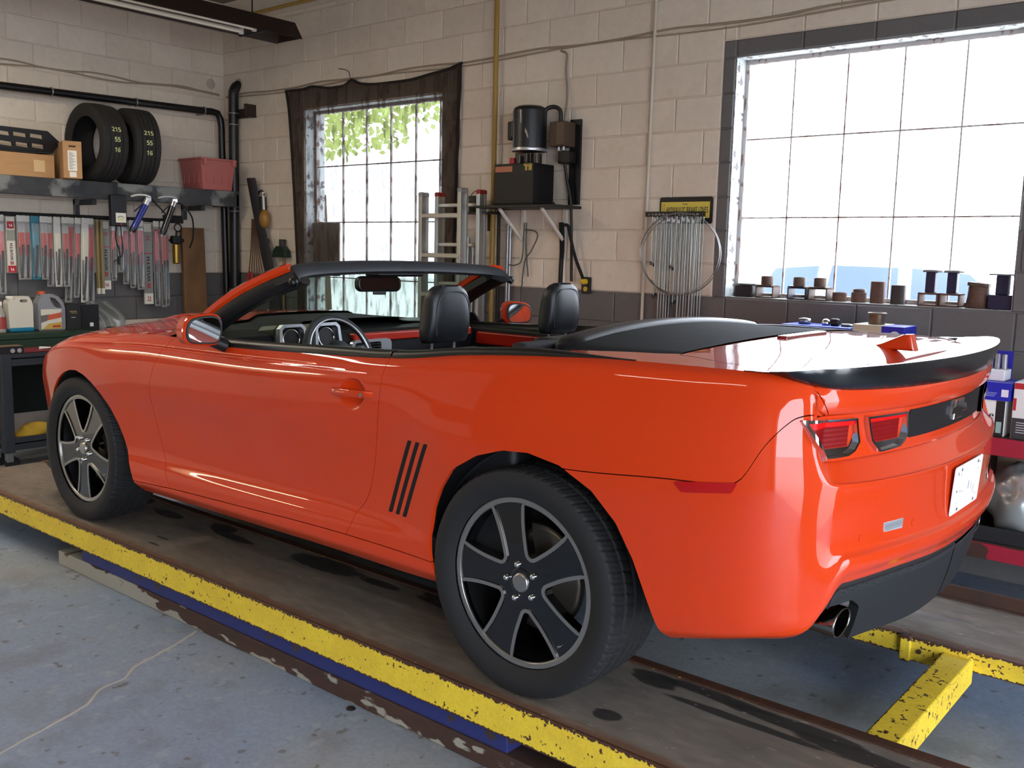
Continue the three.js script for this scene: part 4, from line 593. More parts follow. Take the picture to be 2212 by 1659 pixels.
// --- door mirrors
for (const s of [-1, 1]) {
  const d = new THREE.Group(); d.name = 'door_mirror'; d.position.set(1.60 - 1.4, 1.052, s * 1.0); d.rotation.y = s < 0 ? -0.16 : -0.5; car.add(d);
  const outl = new THREE.Shape(); const z = (a) => a * -s; // drawn with x = along z
  let P = [[-0.118, -0.018], [-0.102, -0.05], [-0.06, -0.062], [0.07, -0.066], [0.105, -0.05], [0.122, 0.0], [0.112, 0.042], [0.085, 0.06], [0.02, 0.064], [-0.075, 0.052], [-0.108, 0.024]].map(([a, b]) => [(s < 0 ? a : -a) * 0.70, b, 0]); P = bez(P, true).getSpacedPoints(44).slice(0, -1).map((q) => [q.x, q.y]);
  const sh = poly(P), c = ext(sh, 0.05, 0.018, 4);
  part('mirror_housing', faceNegX(c).translate(0.055, 0, 0), paint, d);
  const shell2 = new THREE.SphereGeometry(1, 28, 16).scale(0.062, 0.056, 0.078).translate(0.062, 0, 0); part('mirror_back', shell2, paint, d);
  part('mirror_surround', faceNegX(ext(poly(P.map(([a, b]) => [a * 0.90, b * 0.88])), 0.004, 0.002, 1)).translate(-0.014, 0, 0), trimBlack, d);
  part('mirror_glass', faceNegX(ext(poly(P.map(([a, b]) => [a * 0.80, b * 0.76])), 0.002, 0.0008, 1)).translate(-0.0205, 0, 0), M(0xcfd3d6, 0.02, 1), d);
  part('mirror_foot', rod([0.045, -0.04, -s * 0.03], [0.04, -0.075, -s * 0.115], 0.022, 0.028), trimBlack, d);
}
// --- small fixed quarter light ahead of the door strip
for (const s of [-1, 1]) wpart('sail_panel', ext(poly([[1.97, 0.975], [1.745, 0.985], [1.80, 1.045], [1.88, 1.055]]), 0.012, 0.003, 1).translate(0, 0, s * 0.855 - 0.006), trimBlack, car);
// --- dashboard, door cards, tub
{
  wpart('cabin_floor', bx(0.1, 2.3, 0.28, 0.34, -0.82, 0.82, 0.01), linerBlack, car);
  for (const s of [-1, 1]) {
    wpart('door_card', bx(0.55, 1.95, 0.4, 0.985, s * 0.80 - 0.03, s * 0.80 + 0.03, 0.02), M(0x131417, 0.55), car);
    wpart('door_trim', bx(0.75, 1.70, 0.885, 0.955, s * 0.765 - 0.012, s * 0.765 + 0.012, 0.01), M(0xa81c0a, 0.35), car, 'orange door trim');
    wpart('rear_side_trim', bx(0.08, 0.62, 0.4, 1.035, s * 0.81 - 0.05, s * 0.81 + 0.05, 0.03), M(0x131417, 0.55), car);
  }
  const prof = poly([[1.80, 0.62], [1.74, 0.88], [1.73, 0.955], [1.77, 0.992], [1.90, 1.012], [2.20, 1.0], [2.30, 0.6]]);
  wpart('dashboard', ext(prof, 1.52, 0.012, 3).translate(0, 0, -0.76), leather, car);
  wpart('dash_band', bx(1.716, 1.76, 0.938, 0.980, -0.10, 0.74, 0.008), M(0xc02408, 0.3), car, 'orange dashboard band');
  // twin square instrument pods with silver frames
  for (const z of [-0.475, -0.275]) {
    const p = new THREE.Group(); p.name = 'instrument_pod'; p.position.set(1.725 - 1.4, 0.985, z); p.rotation.z = -0.12; car.add(p);
    const o = poly([[-0.082, -0.075], [0.082, -0.075], [0.072, 0.038], [0.052, 0.056], [-0.052, 0.056], [-0.072, 0.038]]), i = poly([[-0.064, -0.068], [0.064, -0.068], [0.058, 0.03], [0.044, 0.042], [-0.044, 0.042], [-0.058, 0.03]]), f = poly([[-0.082, -0.075], [0.082, -0.075], [0.072, 0.038], [0.052, 0.056], [-0.052, 0.056], [-0.072, 0.038]]); f.holes.push(i);
    part('pod_frame', faceNegX(ext(f, 0.028, 0.004, 2)).translate(0.0, 0, 0), M(0xbfc4c8, 0.3, 0.85), p); part('pod_hood', faceNegX(ext(o, 0.12, 0.006, 2)).translate(0.135, 0, 0), trimBlack, p);
    part('dial', new THREE.CylinderGeometry(0.045, 0.045, 0.006, 32).rotateZ(Math.PI / 2).translate(-0.006, -0.012, 0), M(0x0a0a0c, 0.3), p); part('dial_ring', new THREE.TorusGeometry(0.045, 0.003, 8, 32).rotateY(Math.PI / 2).translate(-0.009, -0.012, 0), mats.chrome, p);
  }
  // centre vents with silver surround
  const v = new THREE.Group(); v.name = 'centre_vent'; v.position.set(1.70 - 1.4, 0.915, -0.02); v.rotation.y = 0.05; car.add(v);
  const vs2 = rrect(0.27, 0.075, 0.03); vs2.holes.push(rrect(0.175, 0.05, 0.012, -0.025, 0)); part('vent_surround', faceNegX(ext(vs2, 0.02, 0.005, 2)), M(0xc4c8cc, 0.3, 0.8), v); part('vent_back', faceNegX(new THREE.PlaneGeometry(0.25, 0.06)).translate(0.006, 0, 0), linerBlack, v);
  for (const y of [-0.014, 0, 0.014]) part('vent_blade', box(0.022, 0.003, 0.176, -0.008, y, -0.025, 0.001), trimBlack, v);
  // steering wheel
  const w = new THREE.Group(); w.name = 'steering_wheel'; w.position.set(1.50 - 1.4, 0.915, -0.375); w.rotation.z = -0.40; car.add(w);
  part('rim', new THREE.TorusGeometry(0.178, 0.0155, 14, 64).rotateY(Math.PI / 2), leather, w); part('rim_insert', new THREE.TorusGeometry(0.166, 0.006, 8, 64, 5.2).rotateX(0).rotateY(Math.PI / 2).rotateX(-1.0).translate(-0.011, 0, 0), M(0xc4c8cc, 0.3, 0.8), w);
  part('hub_pad', new THREE.SphereGeometry(1, 28, 16).scale(0.03, 0.07, 0.078), leather, w);
  for (const a of [0.15, Math.PI - 0.15, -Math.PI / 2]) part('spoke', box(0.016, 0.036, 0.13, 0, 0, 0.11, 0.006).rotateX(-a), M(0x2a2c30, 0.4), w);
  for (const a of [0.15, Math.PI - 0.15]) part('switch_pad', box(0.008, 0.03, 0.05, -0.012, 0, 0.105, 0.003).rotateX(-a), mats.black, w);
  wpart('steering_column', rod([1.51, 0.905, -0.375], [1.76, 0.80, -0.375], 0.04, 0.05), trimBlack, car);
}
// --- seats
for (const s of [-1, 1]) {
  const g = new THREE.Group(); g.name = 'seat'; g.position.set(0.915 - 1.4, 0.3, s * 0.38); car.add(g);
  part('cushion', box(0.52, 0.17, 0.50, 0.24, 0.16, 0, 0.07), leather, g);
  const back = box(0.15, 0.62, 0.48, 0, 0, 0, 0.065); back.translate(0, 0.335, 0).rotateZ(0.18).translate(0.02, 0.06, 0); part('backrest', back, leather, g);
  for (const z of [-0.065, 0.065]) part('headrest_post', rod([-0.055, 0.66, z], [-0.062, 0.78, z], 0.006), mats.steel, g);
  // headrest: pillow shape with a stitched front panel facing back
  const hp = [], N = 40, Mm = 26, idx = []; for (let j = 0; j <= Mm; j++) { const v = j / Mm, y = lerp(0, 0.228, v), wd = 0.122 * Math.pow(1 - Math.pow(Math.abs(2 * v - 0.86) / 1.16, 5), 0.38) * lerp(1.0, 0.86, v), th = 0.056 * Math.pow(Math.sin(Math.PI * clamp(0.06 + v * 0.88)), 0.35) * lerp(1.05, 0.8, v); for (let i = 0; i < N; i++) { const a = (i / N) * Math.PI * 2, c = Math.cos(a), q = Math.sin(a), e = 0.55; hp.push(-th * Math.sign(c) * Math.abs(c) ** e - 0.018 * v, y, wd * Math.sign(q) * Math.abs(q) ** e); } }
  for (let j = 0; j < Mm; j++) for (let i = 0; i < N; i++) { const a = j * N + i, b = j * N + (i + 1) % N; idx.push(a, a + N, b + N, a, b + N, b); } for (const j of [0, Mm]) { const o = hp.length / 3; hp.push(-0.01, j ? 0.23 : 0, 0); for (let i = 0; i < N; i++) idx.push(o, j * N + i, j * N + (i + 1) % N); }
  const hg = new THREE.BufferGeometry(); hg.setAttribute('position', new THREE.Float32BufferAttribute(hp, 3)); hg.setIndex(idx); hg.computeVertexNormals();
  const h = part('headrest', hg, leather, g); h.position.set(-0.06, 0.725, 0);
  const seam = []; for (const [a, b] of [[-0.09, 0.03], [-0.094, 0.10], [-0.088, 0.16], [-0.06, 0.195], [0, 0.203], [0.06, 0.195], [0.088, 0.16], [0.094, 0.10], [0.09, 0.03]]) seam.push([-0.058 - 0.012 * (b / 0.2) + 0.016 * (b / 0.2) ** 6 + 0.01 * (Math.abs(a) / 0.09) ** 6, b, a]);
  part('stitching', tube(seam, 0.0022, 50, 6), M(0x34373c, 0.6), h);
}
// ================================================================ the drive-on lift
{
  const X0 = -1.22, X1 = 4.3, LEN = X1 - X0, Z0 = -0.987, Z1 = -0.43;
  // worn steel deck: rust brown, dark tyre tracks, oil marks; the map covers one whole runway
  const spots = [[-0.292, -0.843, 0.05, 0.035], [2.28, -0.81, 0.06, 0.012], [2.23, -0.885, 0.05, 0.010], [2.64, -0.57, 0.12, 0.04], [2.06, -0.573, 0.16, 0.03], [2.22, -0.52, 0.10, 0.05], [1.42, -0.53, 0.22, 0.07], [0.70, -0.50, 0.16, 0.06], [1.07, -0.53, 0.12, 0.03], [-0.273, -0.53, 0.09, 0.05], [-0.48, -0.50, 0.2, 0.03], [-0.75, -0.52, 0.24, 0.035], [-0.95, -0.56, 0.2, 0.04], [-0.62, -0.60, 0.3, 0.02], [3.1, -0.5, 0.2, 0.08], [3.6, -0.62, 0.15, 0.03]];
  const deckMap = (sd, list, tint) => tex(2048, (u, v) => {
    const x = X0 + u * LEN, z = Z0 + v * (Z1 - Z0), a = fbm(u * 1, v * 0.25, 32, 5, sd), b = fbm(u, v * 0.25, 90, 3, sd + 2), c = fbm(u, v * 0.25, 12, 4, sd + 4); let q = mix3([0.40, 0.37, 0.34], [0.53, 0.49, 0.45], a); q = mix3(q, tint, smooth(0.45, 0.68, c)); q = q.map((t) => t * (0.9 + 0.2 * b));
    const edge = Math.min(v, 1 - v) * (Z1 - Z0); q = mix3(q, [0.42, 0.29, 0.22], 0.85 * smooth(0.055, 0.02, edge + 0.025 * (b - 0.5)));
    for (const [sx, sz, ra, rb] of list) { const d = Math.hypot((x - sx) / ra, (z - sz) / rb) + 0.5 * (fbm(u, v * 0.25, 64, 3, sd + 9) - 0.5); q = mix3(q, [0.17, 0.155, 0.145], 0.85 * smooth(1.08, 0.85, d)); }
    q = mix3(q, [0.66, 0.63, 0.58], 0.7 * smooth(0.86, 0.90, fbm(u, v * 0.25, 160, 2, sd + 12))); return q;
  }, { m: 256 });
  const deckRough = tex(256, (u, v) => 0.5 + 0.35 * fbm(u, v, 16, 4, 301), { srgb: false, rx: 4 });
  const deckNear = M(0xffffff, 1, 0.15, { map: deckMap(310, spots, [0.49, 0.43, 0.38]), roughnessMap: deckRough, bumpMap: fineBump, bumpScale: 0.0008 });
  const deckFar = M(0xffffff, 1, 0.15, { map: deckMap(340, [[-0.4, -0.6, 0.2, 0.05]], [0.55, 0.53, 0.56]), roughnessMap: deckRough, bumpMap: fineBump, bumpScale: 0.0008 });
  // chipped yellow paint over rust, drawn at true size: u along the rail, v over its height
  const yellowMap = (wear, sd) => tex(1024, (u, v) => {
    const n = fbm(u, v * 0.0625, 64, 4, sd), m = fbm(u, v * 0.0625, 256, 2, sd + 3), top = 0.10 * wear * (m - 0.2) + 0.05 * wear * n; let q = mix3([0.97, 0.85, 0.24], [0.90, 0.76, 0.22], fbm(u, v * 0.0625, 24, 3, sd + 6)); q = q.map((t) => t * (0.95 + 0.08 * m));
    const chip = smooth(0.78 - 0.09 * (wear - 1), 0.80 - 0.09 * (wear - 1), fbm(u, v * 0.0625, 128, 3, sd + 9)); const rust = mix3([0.35, 0.21, 0.14], [0.24, 0.16, 0.13], m);
    if (1 - v < top * 1.6 || v < top * 0.9) q = rust; return mix3(q, rust, chip);
  }, { m: 64 });
  const flatUV = (g, len, x0, y0, h) => { const p = g.attributes.position, uv = g.attributes.uv; for (let i = 0; i < p.count; i++) uv.setXY(i, (p.getX(i) - x0) / len, (p.getY(i) - y0) / h); return g; };
  const yellow1 = M(0xffffff, 0.5, 0, { map: yellowMap(1, 400) }), yellow2 = M(0xffffff, 0.55, 0, { map: yellowMap(1.55, 430) }), rustMat = M(0xffffff, 0.75, 0.1, { map: tex(256, (u, v) => mix3([0.34, 0.22, 0.165], [0.24, 0.18, 0.155], fbm(u, v, 10, 4, 450))), bumpMap: fineBump, bumpScale: 0.001 });
  const navy = M(0xffffff, 0.5, 0, { map: tex(256, (u, v) => mix3([0.17, 0.20, 0.43], [0.27, 0.2, 0.18], smooth(0.60, 0.66, fbm(u, v, 10, 4, 460)))) });
  const base = M(0xffffff, 0.75, 0, { map: tex(1024, (u, v) => { const n = fbm(u, v * 0.0625, 40, 4, 470), m = fbm(u, v * 0.0625, 12, 3, 475); let q = mix3([0.31, 0.20, 0.155], [0.22, 0.165, 0.14], n); q = mix3(q, [0.62, 0.60, 0.55], smooth(0.52, 0.56, n * 0.45 + (1 - v) * 0.2 + 0.35 * m + 0.22 * smooth(0.60, 0.95, u))); return q; }, { m: 64 }) });
  const topUV = (g, z0, z1) => { const p = g.attributes.position, uv = g.attributes.uv; for (let i = 0; i < p.count; i++) uv.setXY(i, (p.getX(i) - X0) / LEN, (p.getZ(i) - z0) / (z1 - z0)); return g; };
  // one object: both runways are joined by the cross beam
  const lift = thing('car_lift', 'yellow and rust steel drive-on lift with two runways and a cross beam', 'car lift', [1.4, FLOOR, 0]);
  const slab = (z0, z1) => topUV(strip(bx(X0, X1, -0.012, 0, z0, z1, 0.003)), z0, z1);
  wpart('runway_deck', slab(Z0 + 0.004, Z1), deckNear, lift); wpart('runway_deck', slab(0.45, 1.0), deckFar, lift);
  wpart('side_rail', flatUV(strip(bx(X0, X1, -0.116, 0.001, Z0, Z0 + 0.012, 0.003)), LEN / 3, X0, -0.116, 0.117), yellow1, lift, 'yellow painted side rail');
  wpart('side_rail', flatUV(strip(bx(X0, X1, -0.10, 0.001, 1.0, 1.012, 0.003)), LEN / 3, X0, -0.10, 0.1), yellow2, lift);
  wpart('inner_rail', flatUV(strip(merge(bx(X0, X1, -0.075, 0.002, Z1, Z1 + 0.010, 0.003), bx(X0, X1, 0.0, 0.006, Z1 - 0.035, Z1 + 0.008, 0.002))), LEN / 3, X0, -0.075, 0.08), yellow2, lift);
  wpart('inner_rail', flatUV(strip(bx(X0, X1, -0.075, 0.002, 0.44, 0.45, 0.003)), LEN / 3, X0, -0.075, 0.08), yellow2, lift);
  wpart('wheel_guard', uvm(bx(X0, X1, 0, 0.055, 0.985, 1.0, 0.003)), rustMat, lift);
  wpart('runway_frame', uvm(merge(bx(X0 + 0.05, X1 - 0.05, -0.10, -0.013, Z0 + 0.06, Z0 + 0.10, 0.003), bx(X0 + 0.05, X1 - 0.05, -0.07, -0.013, Z1 - 0.1, Z1 - 0.06, 0.003))), rustMat, lift);
  // cross beam with its end plate
  const beam = flatUV(strip(bx(-1.012, -0.908, -0.12, -0.018, Z1 + 0.01, 0.44, 0.010)), 0.8, -1.1, -0.12, 0.11); { const p = beam.attributes.position, uv = beam.attributes.uv; for (let i = 0; i < p.count; i++) uv.setXY(i, p.getZ(i) * 0.5, Math.abs(beam.attributes.normal.getY(i)) > 0.6 ? (p.getX(i) + 1.012) / 0.104 * 0.8 + 0.1 : (p.getY(i) + 0.12) / 0.102 * 0.8 + 0.1); }
  wpart('cross_beam', beam, yellow2, lift, 'yellow cross beam');
  wpart('end_plate', flatUV(strip(merge(bx(-0.995, -0.775, -0.085, 0.006, 0.415, 0.438, 0.004), bx(-0.80, -0.76, -0.09, 0.012, 0.405, 0.44, 0.006))), 1.4, -1, -0.09, 0.1), yellow2, lift);
  for (const [x, y] of [[-0.83, -0.04], [-0.95, -0.05]]) wpart('bolt', new THREE.CylinderGeometry(0.009, 0.009, 0.012, 6).rotateX(Math.PI / 2).translate(x, y, 0.412), rustMat, lift);
  wpart('ramp_hinge', uvm(rod([X0 - 0.01, -0.02, Z0 + 0.02], [X0 - 0.01, -0.02, Z1 - 0.01], 0.02)), rustMat, lift);
  // ground frame under the near runway: rusty channel with flaking paint, navy rail above
  wpart('ground_frame', flatUV(strip(bx(-0.62, 3.02, FLOOR, -0.187, -0.968, -0.47, 0.006)), 3.64, -0.62, FLOOR, 0.075), base, lift, 'rusty ground frame with flaking paint');
  wpart('blue_rail', uvm(bx(0.0, 2.78, -0.187, -0.1165, -0.960, -0.5, 0.004)), navy, lift, 'navy blue rail');
  wpart('ground_frame', uvm(bx(0.9, 3.02, FLOOR, -0.1, 0.6, 0.95, 0.006)), rustMat, lift);
  // crack across the floor
  const pts = [[1.737, -0.972], [1.665, -1.125], [1.597, -1.335], [1.528, -1.411], [1.506, -1.523], [1.431, -1.604], [1.395, -1.688], [1.362, -1.791], [1.326, -1.905], [1.28, -2.05], [1.25, -2.3]], c = bez(pts.map(([x, z]) => [x, FLOOR, z]), false, 0.2), pos = [], idx = [], N = 120;
  for (let i = 0; i <= N; i++) { const p = c.getPointAt(i / N), t = c.getTangentAt(i / N), w = 0.0045 + 0.004 * vnoise(i * 0.35, 3, 999, 5), j = 0.006 * (vnoise(i * 0.3, 9, 999, 6) - 0.5); pos.push(p.x + j - t.z * w, FLOOR + 0.0002, p.z + j + t.x * w, p.x + j, FLOOR + 0.0026, p.z + j, p.x + j + t.z * w, FLOOR + 0.0002, p.z + j - t.x * w); }
  for (let i = 0; i < N; i++) for (const k of [0, 1]) { const a = i * 3 + k; idx.push(a, a + 1, a + 4, a, a + 4, a + 3); }
  const g = new THREE.BufferGeometry(); g.setAttribute('position', new THREE.Float32BufferAttribute(pos, 3)); g.setIndex(idx); g.computeVertexNormals();
  struct('crack_filler', g, M(0xa9aaa6, 0.7), 'pale filled crack across the floor', scene.getObjectByName('floor'));
  // loose nut on the floor, small round hole cover
  single('loose_nut', merge(new THREE.CylinderGeometry(0.013, 0.013, 0.014, 6).translate(-0.921, FLOOR + 0.007, 0.60), new THREE.CylinderGeometry(0.008, 0.008, 0.004, 12).translate(-0.921, FLOOR + 0.016, 0.60)), M(0x1c1815, 0.4, 0.6), 'small dark hex nut lying between the runways', 'nut');
  single('dark_bung', lathe([[0, 0.006], [0.014, 0.005], [0.018, 0.0]], 20).translate(0.705, FLOOR, -0.995), M(0x1a1714, 0.6), 'small dark bung on the floor beside the flaking ground frame', 'bung');
}
// ================================================================ along the left wall
const woodTex = (a, b, sd, k = 14) => tex(256, (u, v) => { const g = fbm(u, v * 0.12, k * 2, 4, sd), r = 0.5 + 0.5 * Math.sin((u * k + 2.2 * fbm(u, v, 3, 3, sd + 3)) * 6.283); return mix3(a, b, 0.5 * g + 0.5 * r * g); });
const SH = 1.885;   // shelf top
{
  const grey = M(0xffffff, 0.7, 0, { map: tex(512, (u, v) => { const n = fbm(u, v, 6, 5, 501), m = fbm(u, v, 30, 3, 505); return mix3(mix3([0.19, 0.195, 0.205], [0.26, 0.265, 0.27], m), [0.55, 0.56, 0.54], smooth(0.60, 0.70, n) * 0.8); }, { rx: 0.7, ry: 0.7 }) });
  const s = thing('timber_shelf', 'dark grey painted timber shelf along the left wall carrying tyres and boxes', 'shelf', [6.04, 1.745, 0.8]);
  wpart('front_beam', uvm(bx(5.84, 5.88, 1.745, SH, -0.75, 2.09, 0.005)), grey, s); wpart('shelf_board', uvm(bx(5.88, 6.228, SH - 0.025, SH, -0.75, 2.09, 0.003)), grey, s); wpart('end_board', uvm(bx(5.84, 6.228, 1.75, SH - 0.025, 2.06, 2.09, 0.003)), grey, s);
  for (const z of [-0.3, 0.75, 1.75]) wpart('bracket', uvm(merge(bx(5.9, 6.228, 1.70, 1.745, z - 0.02, z + 0.02, 0.003), bx(6.19, 6.228, 1.62, 1.75, z - 0.02, z + 0.02, 0.003))), grey, s);
}
// two tyres standing on the shelf with chalked sizes
{
  const chalk = (rows) => canvasTex(128, 256, (c, w, h) => { c.fillStyle = '#000'; c.fillRect(0, 0, w, h); c.fillStyle = '#fff'; c.font = 'bold 50px sans-serif'; c.textAlign = 'center'; rows.forEach((r, i) => c.fillText(r, w / 2, 60 + i * 78)); });
  const g = tyreGeo(0.312, 0.205, 0.215, { lugs: 60, inner: 0.6, seg: 260, grooves: [-0.5, -0.17, 0.17, 0.5] }); const mat = M(0x242220, 0.8, 0, { bumpMap: fineBump, bumpScale: 0.0004 });
  const inner = lathe([[0.207, -0.085], [0.235, -0.1], [0.285, -0.07], [0.292, 0], [0.285, 0.07], [0.235, 0.1], [0.207, 0.085]], 60).rotateX(Math.PI / 2);
  for (const [x, z, ry, rows, label] of [[5.93, 0.80, 0.06, ['215', '55', '16'], 'used black tyre on the shelf, beside the carton with the label'], [5.93, 1.125, -0.10, ['215', '55', '16'], 'used black tyre on the shelf, the one farther from the cartons']]) {
    const t = thing('spare_tyre', label, 'tyre', [x, SH + 0.312, z], ry, 'tyres on the shelf'); part('tread', g, mat, t); part('inner_lining', inner, M(0x141312, 0.9), t);
    // chalk marks curved over the tread, facing the room
    const a0 = Math.PI - 0.02, ar = 0.42, P = [], U = [], I = []; for (let i = 0; i <= 12; i++) for (let j = 0; j <= 2; j++) { const a = a0 - ar + 2 * ar * (i / 12); P.push(Math.cos(a) * 0.3135, Math.sin(a) * 0.3135, lerp(-0.062, 0.062, j / 2)); U.push(j / 2, 1 - i / 12); } for (let i = 0; i < 12; i++) for (let j = 0; j < 2; j++) { const q = i * 3 + j; I.push(q, q + 3, q + 4, q, q + 4, q + 1); }
    const cg = new THREE.BufferGeometry(); cg.setAttribute('position', new THREE.Float32BufferAttribute(P, 3)); cg.setAttribute('uv', new THREE.Float32BufferAttribute(U, 2)); cg.setIndex(I); cg.computeVertexNormals();
    part('chalk_marks', cg, M(0xc9cf8e, 0.9, 0, { alphaMap: chalk(rows), transparent: true }), t, 'chalked tyre size');
  }
}
// cartons and the black grille on the shelf
{
  const card = M(0xffffff, 0.8, 0, { map: tex(256, (u, v) => mix3([0.74, 0.58, 0.40], [0.68, 0.52, 0.35], fbm(u, v * 4, 8, 4, 521)), { rx: 2, ry: 2 }) }), tape = M(0xcfae7d, 0.5);
  const long = thing('long_carton', 'long brown cardboard carton at the near end of the shelf', 'carton', [6.0, SH, -0.1]);
  wpart('carton_body', uvm(bx(5.86, 6.16, SH, SH + 0.175, -0.6, 0.42, 0.003)), card, long); wpart('tape_patch', uvm(bx(5.857, 5.861, SH + 0.04, SH + 0.13, 0.26, 0.345, 0.001)), M(0xd8b988, 0.6), long); wpart('flap', uvm(bx(5.862, 6.158, SH + 0.175, SH + 0.179, -0.59, 0.0, 0.001)), card, long);
  const up = thing('labelled_carton', 'upright brown carton with a white label on its end', 'carton', [5.88, SH, 0.565], -0.30);
  part('carton_body', uvm(box(0.46, 0.285, 0.135, 0.04, 0.1425, -0.02, 0.003)), card, up);
  const lab = canvasTex(128, 256, (c, w, h) => { c.fillStyle = '#efece2'; c.fillRect(0, 0, w, h); c.fillStyle = '#555'; for (let i = 0; i < 16; i++) c.fillRect(14, 20 + i * 14, 40 + ((i * 37) % 60), 5); });
  part('paper_label', new THREE.PlaneGeometry(0.065, 0.155).rotateY(-Math.PI / 2).translate(-0.1915, 0.135, -0.022), M(0xffffff, 0.7, 0, { map: lab }), up); part('paper_label', new THREE.PlaneGeometry(0.05, 0.04).rotateY(-Math.PI / 2).translate(-0.1915, 0.03, -0.02), M(0xe9e5da, 0.7), up); part('hand_hole', box(0.004, 0.012, 0.05, -0.1905, 0.245, -0.02, 0.001), M(0x3a2c1c, 0.9), up);
  // grille: curved black plastic with slotted openings
  const gr = thing('bumper_grille', 'black plastic bumper grille lying on the long carton', 'grille', [5.98, SH + 0.185, 0.17]);
  const sh = poly([[-0.62, 0.0], [-0.62, 0.19], [0.24, 0.185], [0.345, 0.10], [0.28, 0.02], [0.1, -0.0]]); const slot = (x, y, w, h) => poly([[x, y], [x + w, y - 0.006], [x + w - 0.006, y + h - 0.006], [x, y + h]]);
  for (let i = 0; i < 6; i++) { sh.holes.push(slot(-0.52 + i * 0.125, 0.125, 0.105, 0.028)); if (i > 1) sh.holes.push(slot(-0.48 + i * 0.12, 0.05, 0.10, 0.03)); }
  part('grille_panel', faceNegX(ext(sh, 0.03, 0.006, 2)).rotateZ(0.12), M(0x0f0f11, 0.45), gr); part('grille_lip', faceNegX(ext(poly([[-0.62, -0.004], [0.1, -0.004], [0.28, 0.012], [0.28, 0.03], [0.1, 0.014], [-0.62, 0.014]]), 0.10, 0.004, 1)).translate(0.05, 0, 0), M(0x141416, 0.5), gr);
}
// tapered storage crate
{
  const pink = M(0xb56660, 0.6), c = thing('storage_crate', 'dusty red plastic crate at the corner end of the shelf', 'crate', [6.0, SH, 1.87]);
  const b = box(0.36, 0.27, 0.35, 0, 0.135, 0, 0.008), p = b.attributes.position; for (let i = 0; i < p.count; i++) { const k = lerp(0.86, 1, p.getY(i) / 0.27); p.setX(i, p.getX(i) * k); p.setZ(i, p.getZ(i) * k); } b.computeVertexNormals();
  part('tub', b, pink, c); part('rim', merge(box(0.38, 0.02, 0.37, 0, 0.268, 0, 0.008)), pink, c); for (const z of [-0.12, -0.04, 0.04, 0.12]) part('rib', box(0.008, 0.2, 0.008, -0.176, 0.14, z, 0.003).rotateZ(-0.09), pink, c); for (const x of [-0.12, -0.04, 0.04, 0.12]) part('rib', box(0.008, 0.2, 0.008, x, 0.14, -0.172, 0.003).rotateX(0.09), pink, c); for (const z of [-0.15, 0.15]) part('lug', box(0.02, 0.05, 0.035, -0.196, 0.24, z, 0.004), pink, c);
}
// pipes
{
  const p = thing('black_pipe', 'long black pipe clamped along the left wall, turning down at the corner', 'pipe', [6.12, 0.4, 1]);
  wpart('pipe_run', pipe([[6.12, 2.56, -0.75], [6.12, 2.61, 2.10], [6.13, -0.2, 2.15]], 0.031, 0.075), mats.blackPipe, p);
  for (const z of [0.54, 1.26, 1.92]) wpart('clamp', merge(new THREE.TorusGeometry(0.033, 0.006, 8, 24).translate(6.12, 2.56 + 0.05 * (z + 0.75) / 2.8, z), bx(6.15, 6.229, 2.57, 2.60, z - 0.008, z + 0.008, 0.002)), mats.steel, p);
  const e = thing('exhaust_pipe', 'thick black standing pipe in the corner with an elbow into the wall', 'pipe', [5.94, 0.4, 2.1]);
  wpart('pipe_run', pipe([[6.04, -0.25, 2.15], [5.99, 2.862, 2.15], [5.99, 2.862, 2.209]], 0.046, 0.085), mats.blackPipe, e);
  for (const y of [2.60, 2.50, 1.715, 0.985]) wpart('clamp', new THREE.TorusGeometry(0.049, 0.007, 8, 28).rotateX(Math.PI / 2).translate(5.99 + (2.86 - y) * 0.016, y, 2.15), mats.steel, e);
  wpart('bracket', merge(bx(5.75, 6.08, 2.56, 2.64, 2.18, 2.20, 0.004), bx(5.73, 5.76, 2.555, 2.665, 2.10, 2.215, 0.004)), M(0x2a1712, 0.6), e, 'rusty wall bracket'); wpart('wall_ring', new THREE.TorusGeometry(0.055, 0.008, 8, 28).translate(5.99, 2.862, 2.206), M(0xb0a894, 0.6), e);
  single('wall_vent_cap', lathe([[0, 0.012], [0.03, 0.012], [0.043, 0.005], [0.045, 0]], 28).rotateZ(Math.PI / 2).translate(6.232, 2.875, 2.07), M(0xb8ab98, 0.5), 'small round cap on the left wall above the black pipe', 'cap');
}
// cables pinned along the walls
{
  const cb = M(0x9c8c78, 0.7), run = (pts, r = 0.007) => tube(pts, r, 120, 6);
  single('wall_cable', run(range(-0.7, 2.15, 14).map((z, i) => [6.218, 2.785 + 0.012 * Math.sin(i * 1.7) + 0.008 * z, z])), cb, 'upper of two thin cables pinned along the left wall', 'cable', 'cables pinned to the block walls');
  single('wall_cable', run(range(-0.7, 2.15, 12).map((z, i) => [6.218, 2.757 + 0.014 * Math.sin(i * 1.3 + 1) + 0.016 * z, z])), cb, 'lower of two thin cables pinned along the left wall', 'cable', 'cables pinned to the block walls');
  single('wall_cable', run(range(6.18, -1.3, 22).map((x, i) => [x, 2.775 + 0.010 * Math.sin(i * 1.9), 2.207])), cb, 'thin grey cable running high along the window wall', 'cable', 'cables pinned to the block walls');
  single('wall_cable', run(range(6.18, -1.3, 20).map((x, i) => [x, 2.752 + 0.012 * Math.sin(i * 1.1 + 2), 2.198]), 0.005), cb, 'thinner second cable under the one high on the window wall', 'cable', 'cables pinned to the block walls');
}
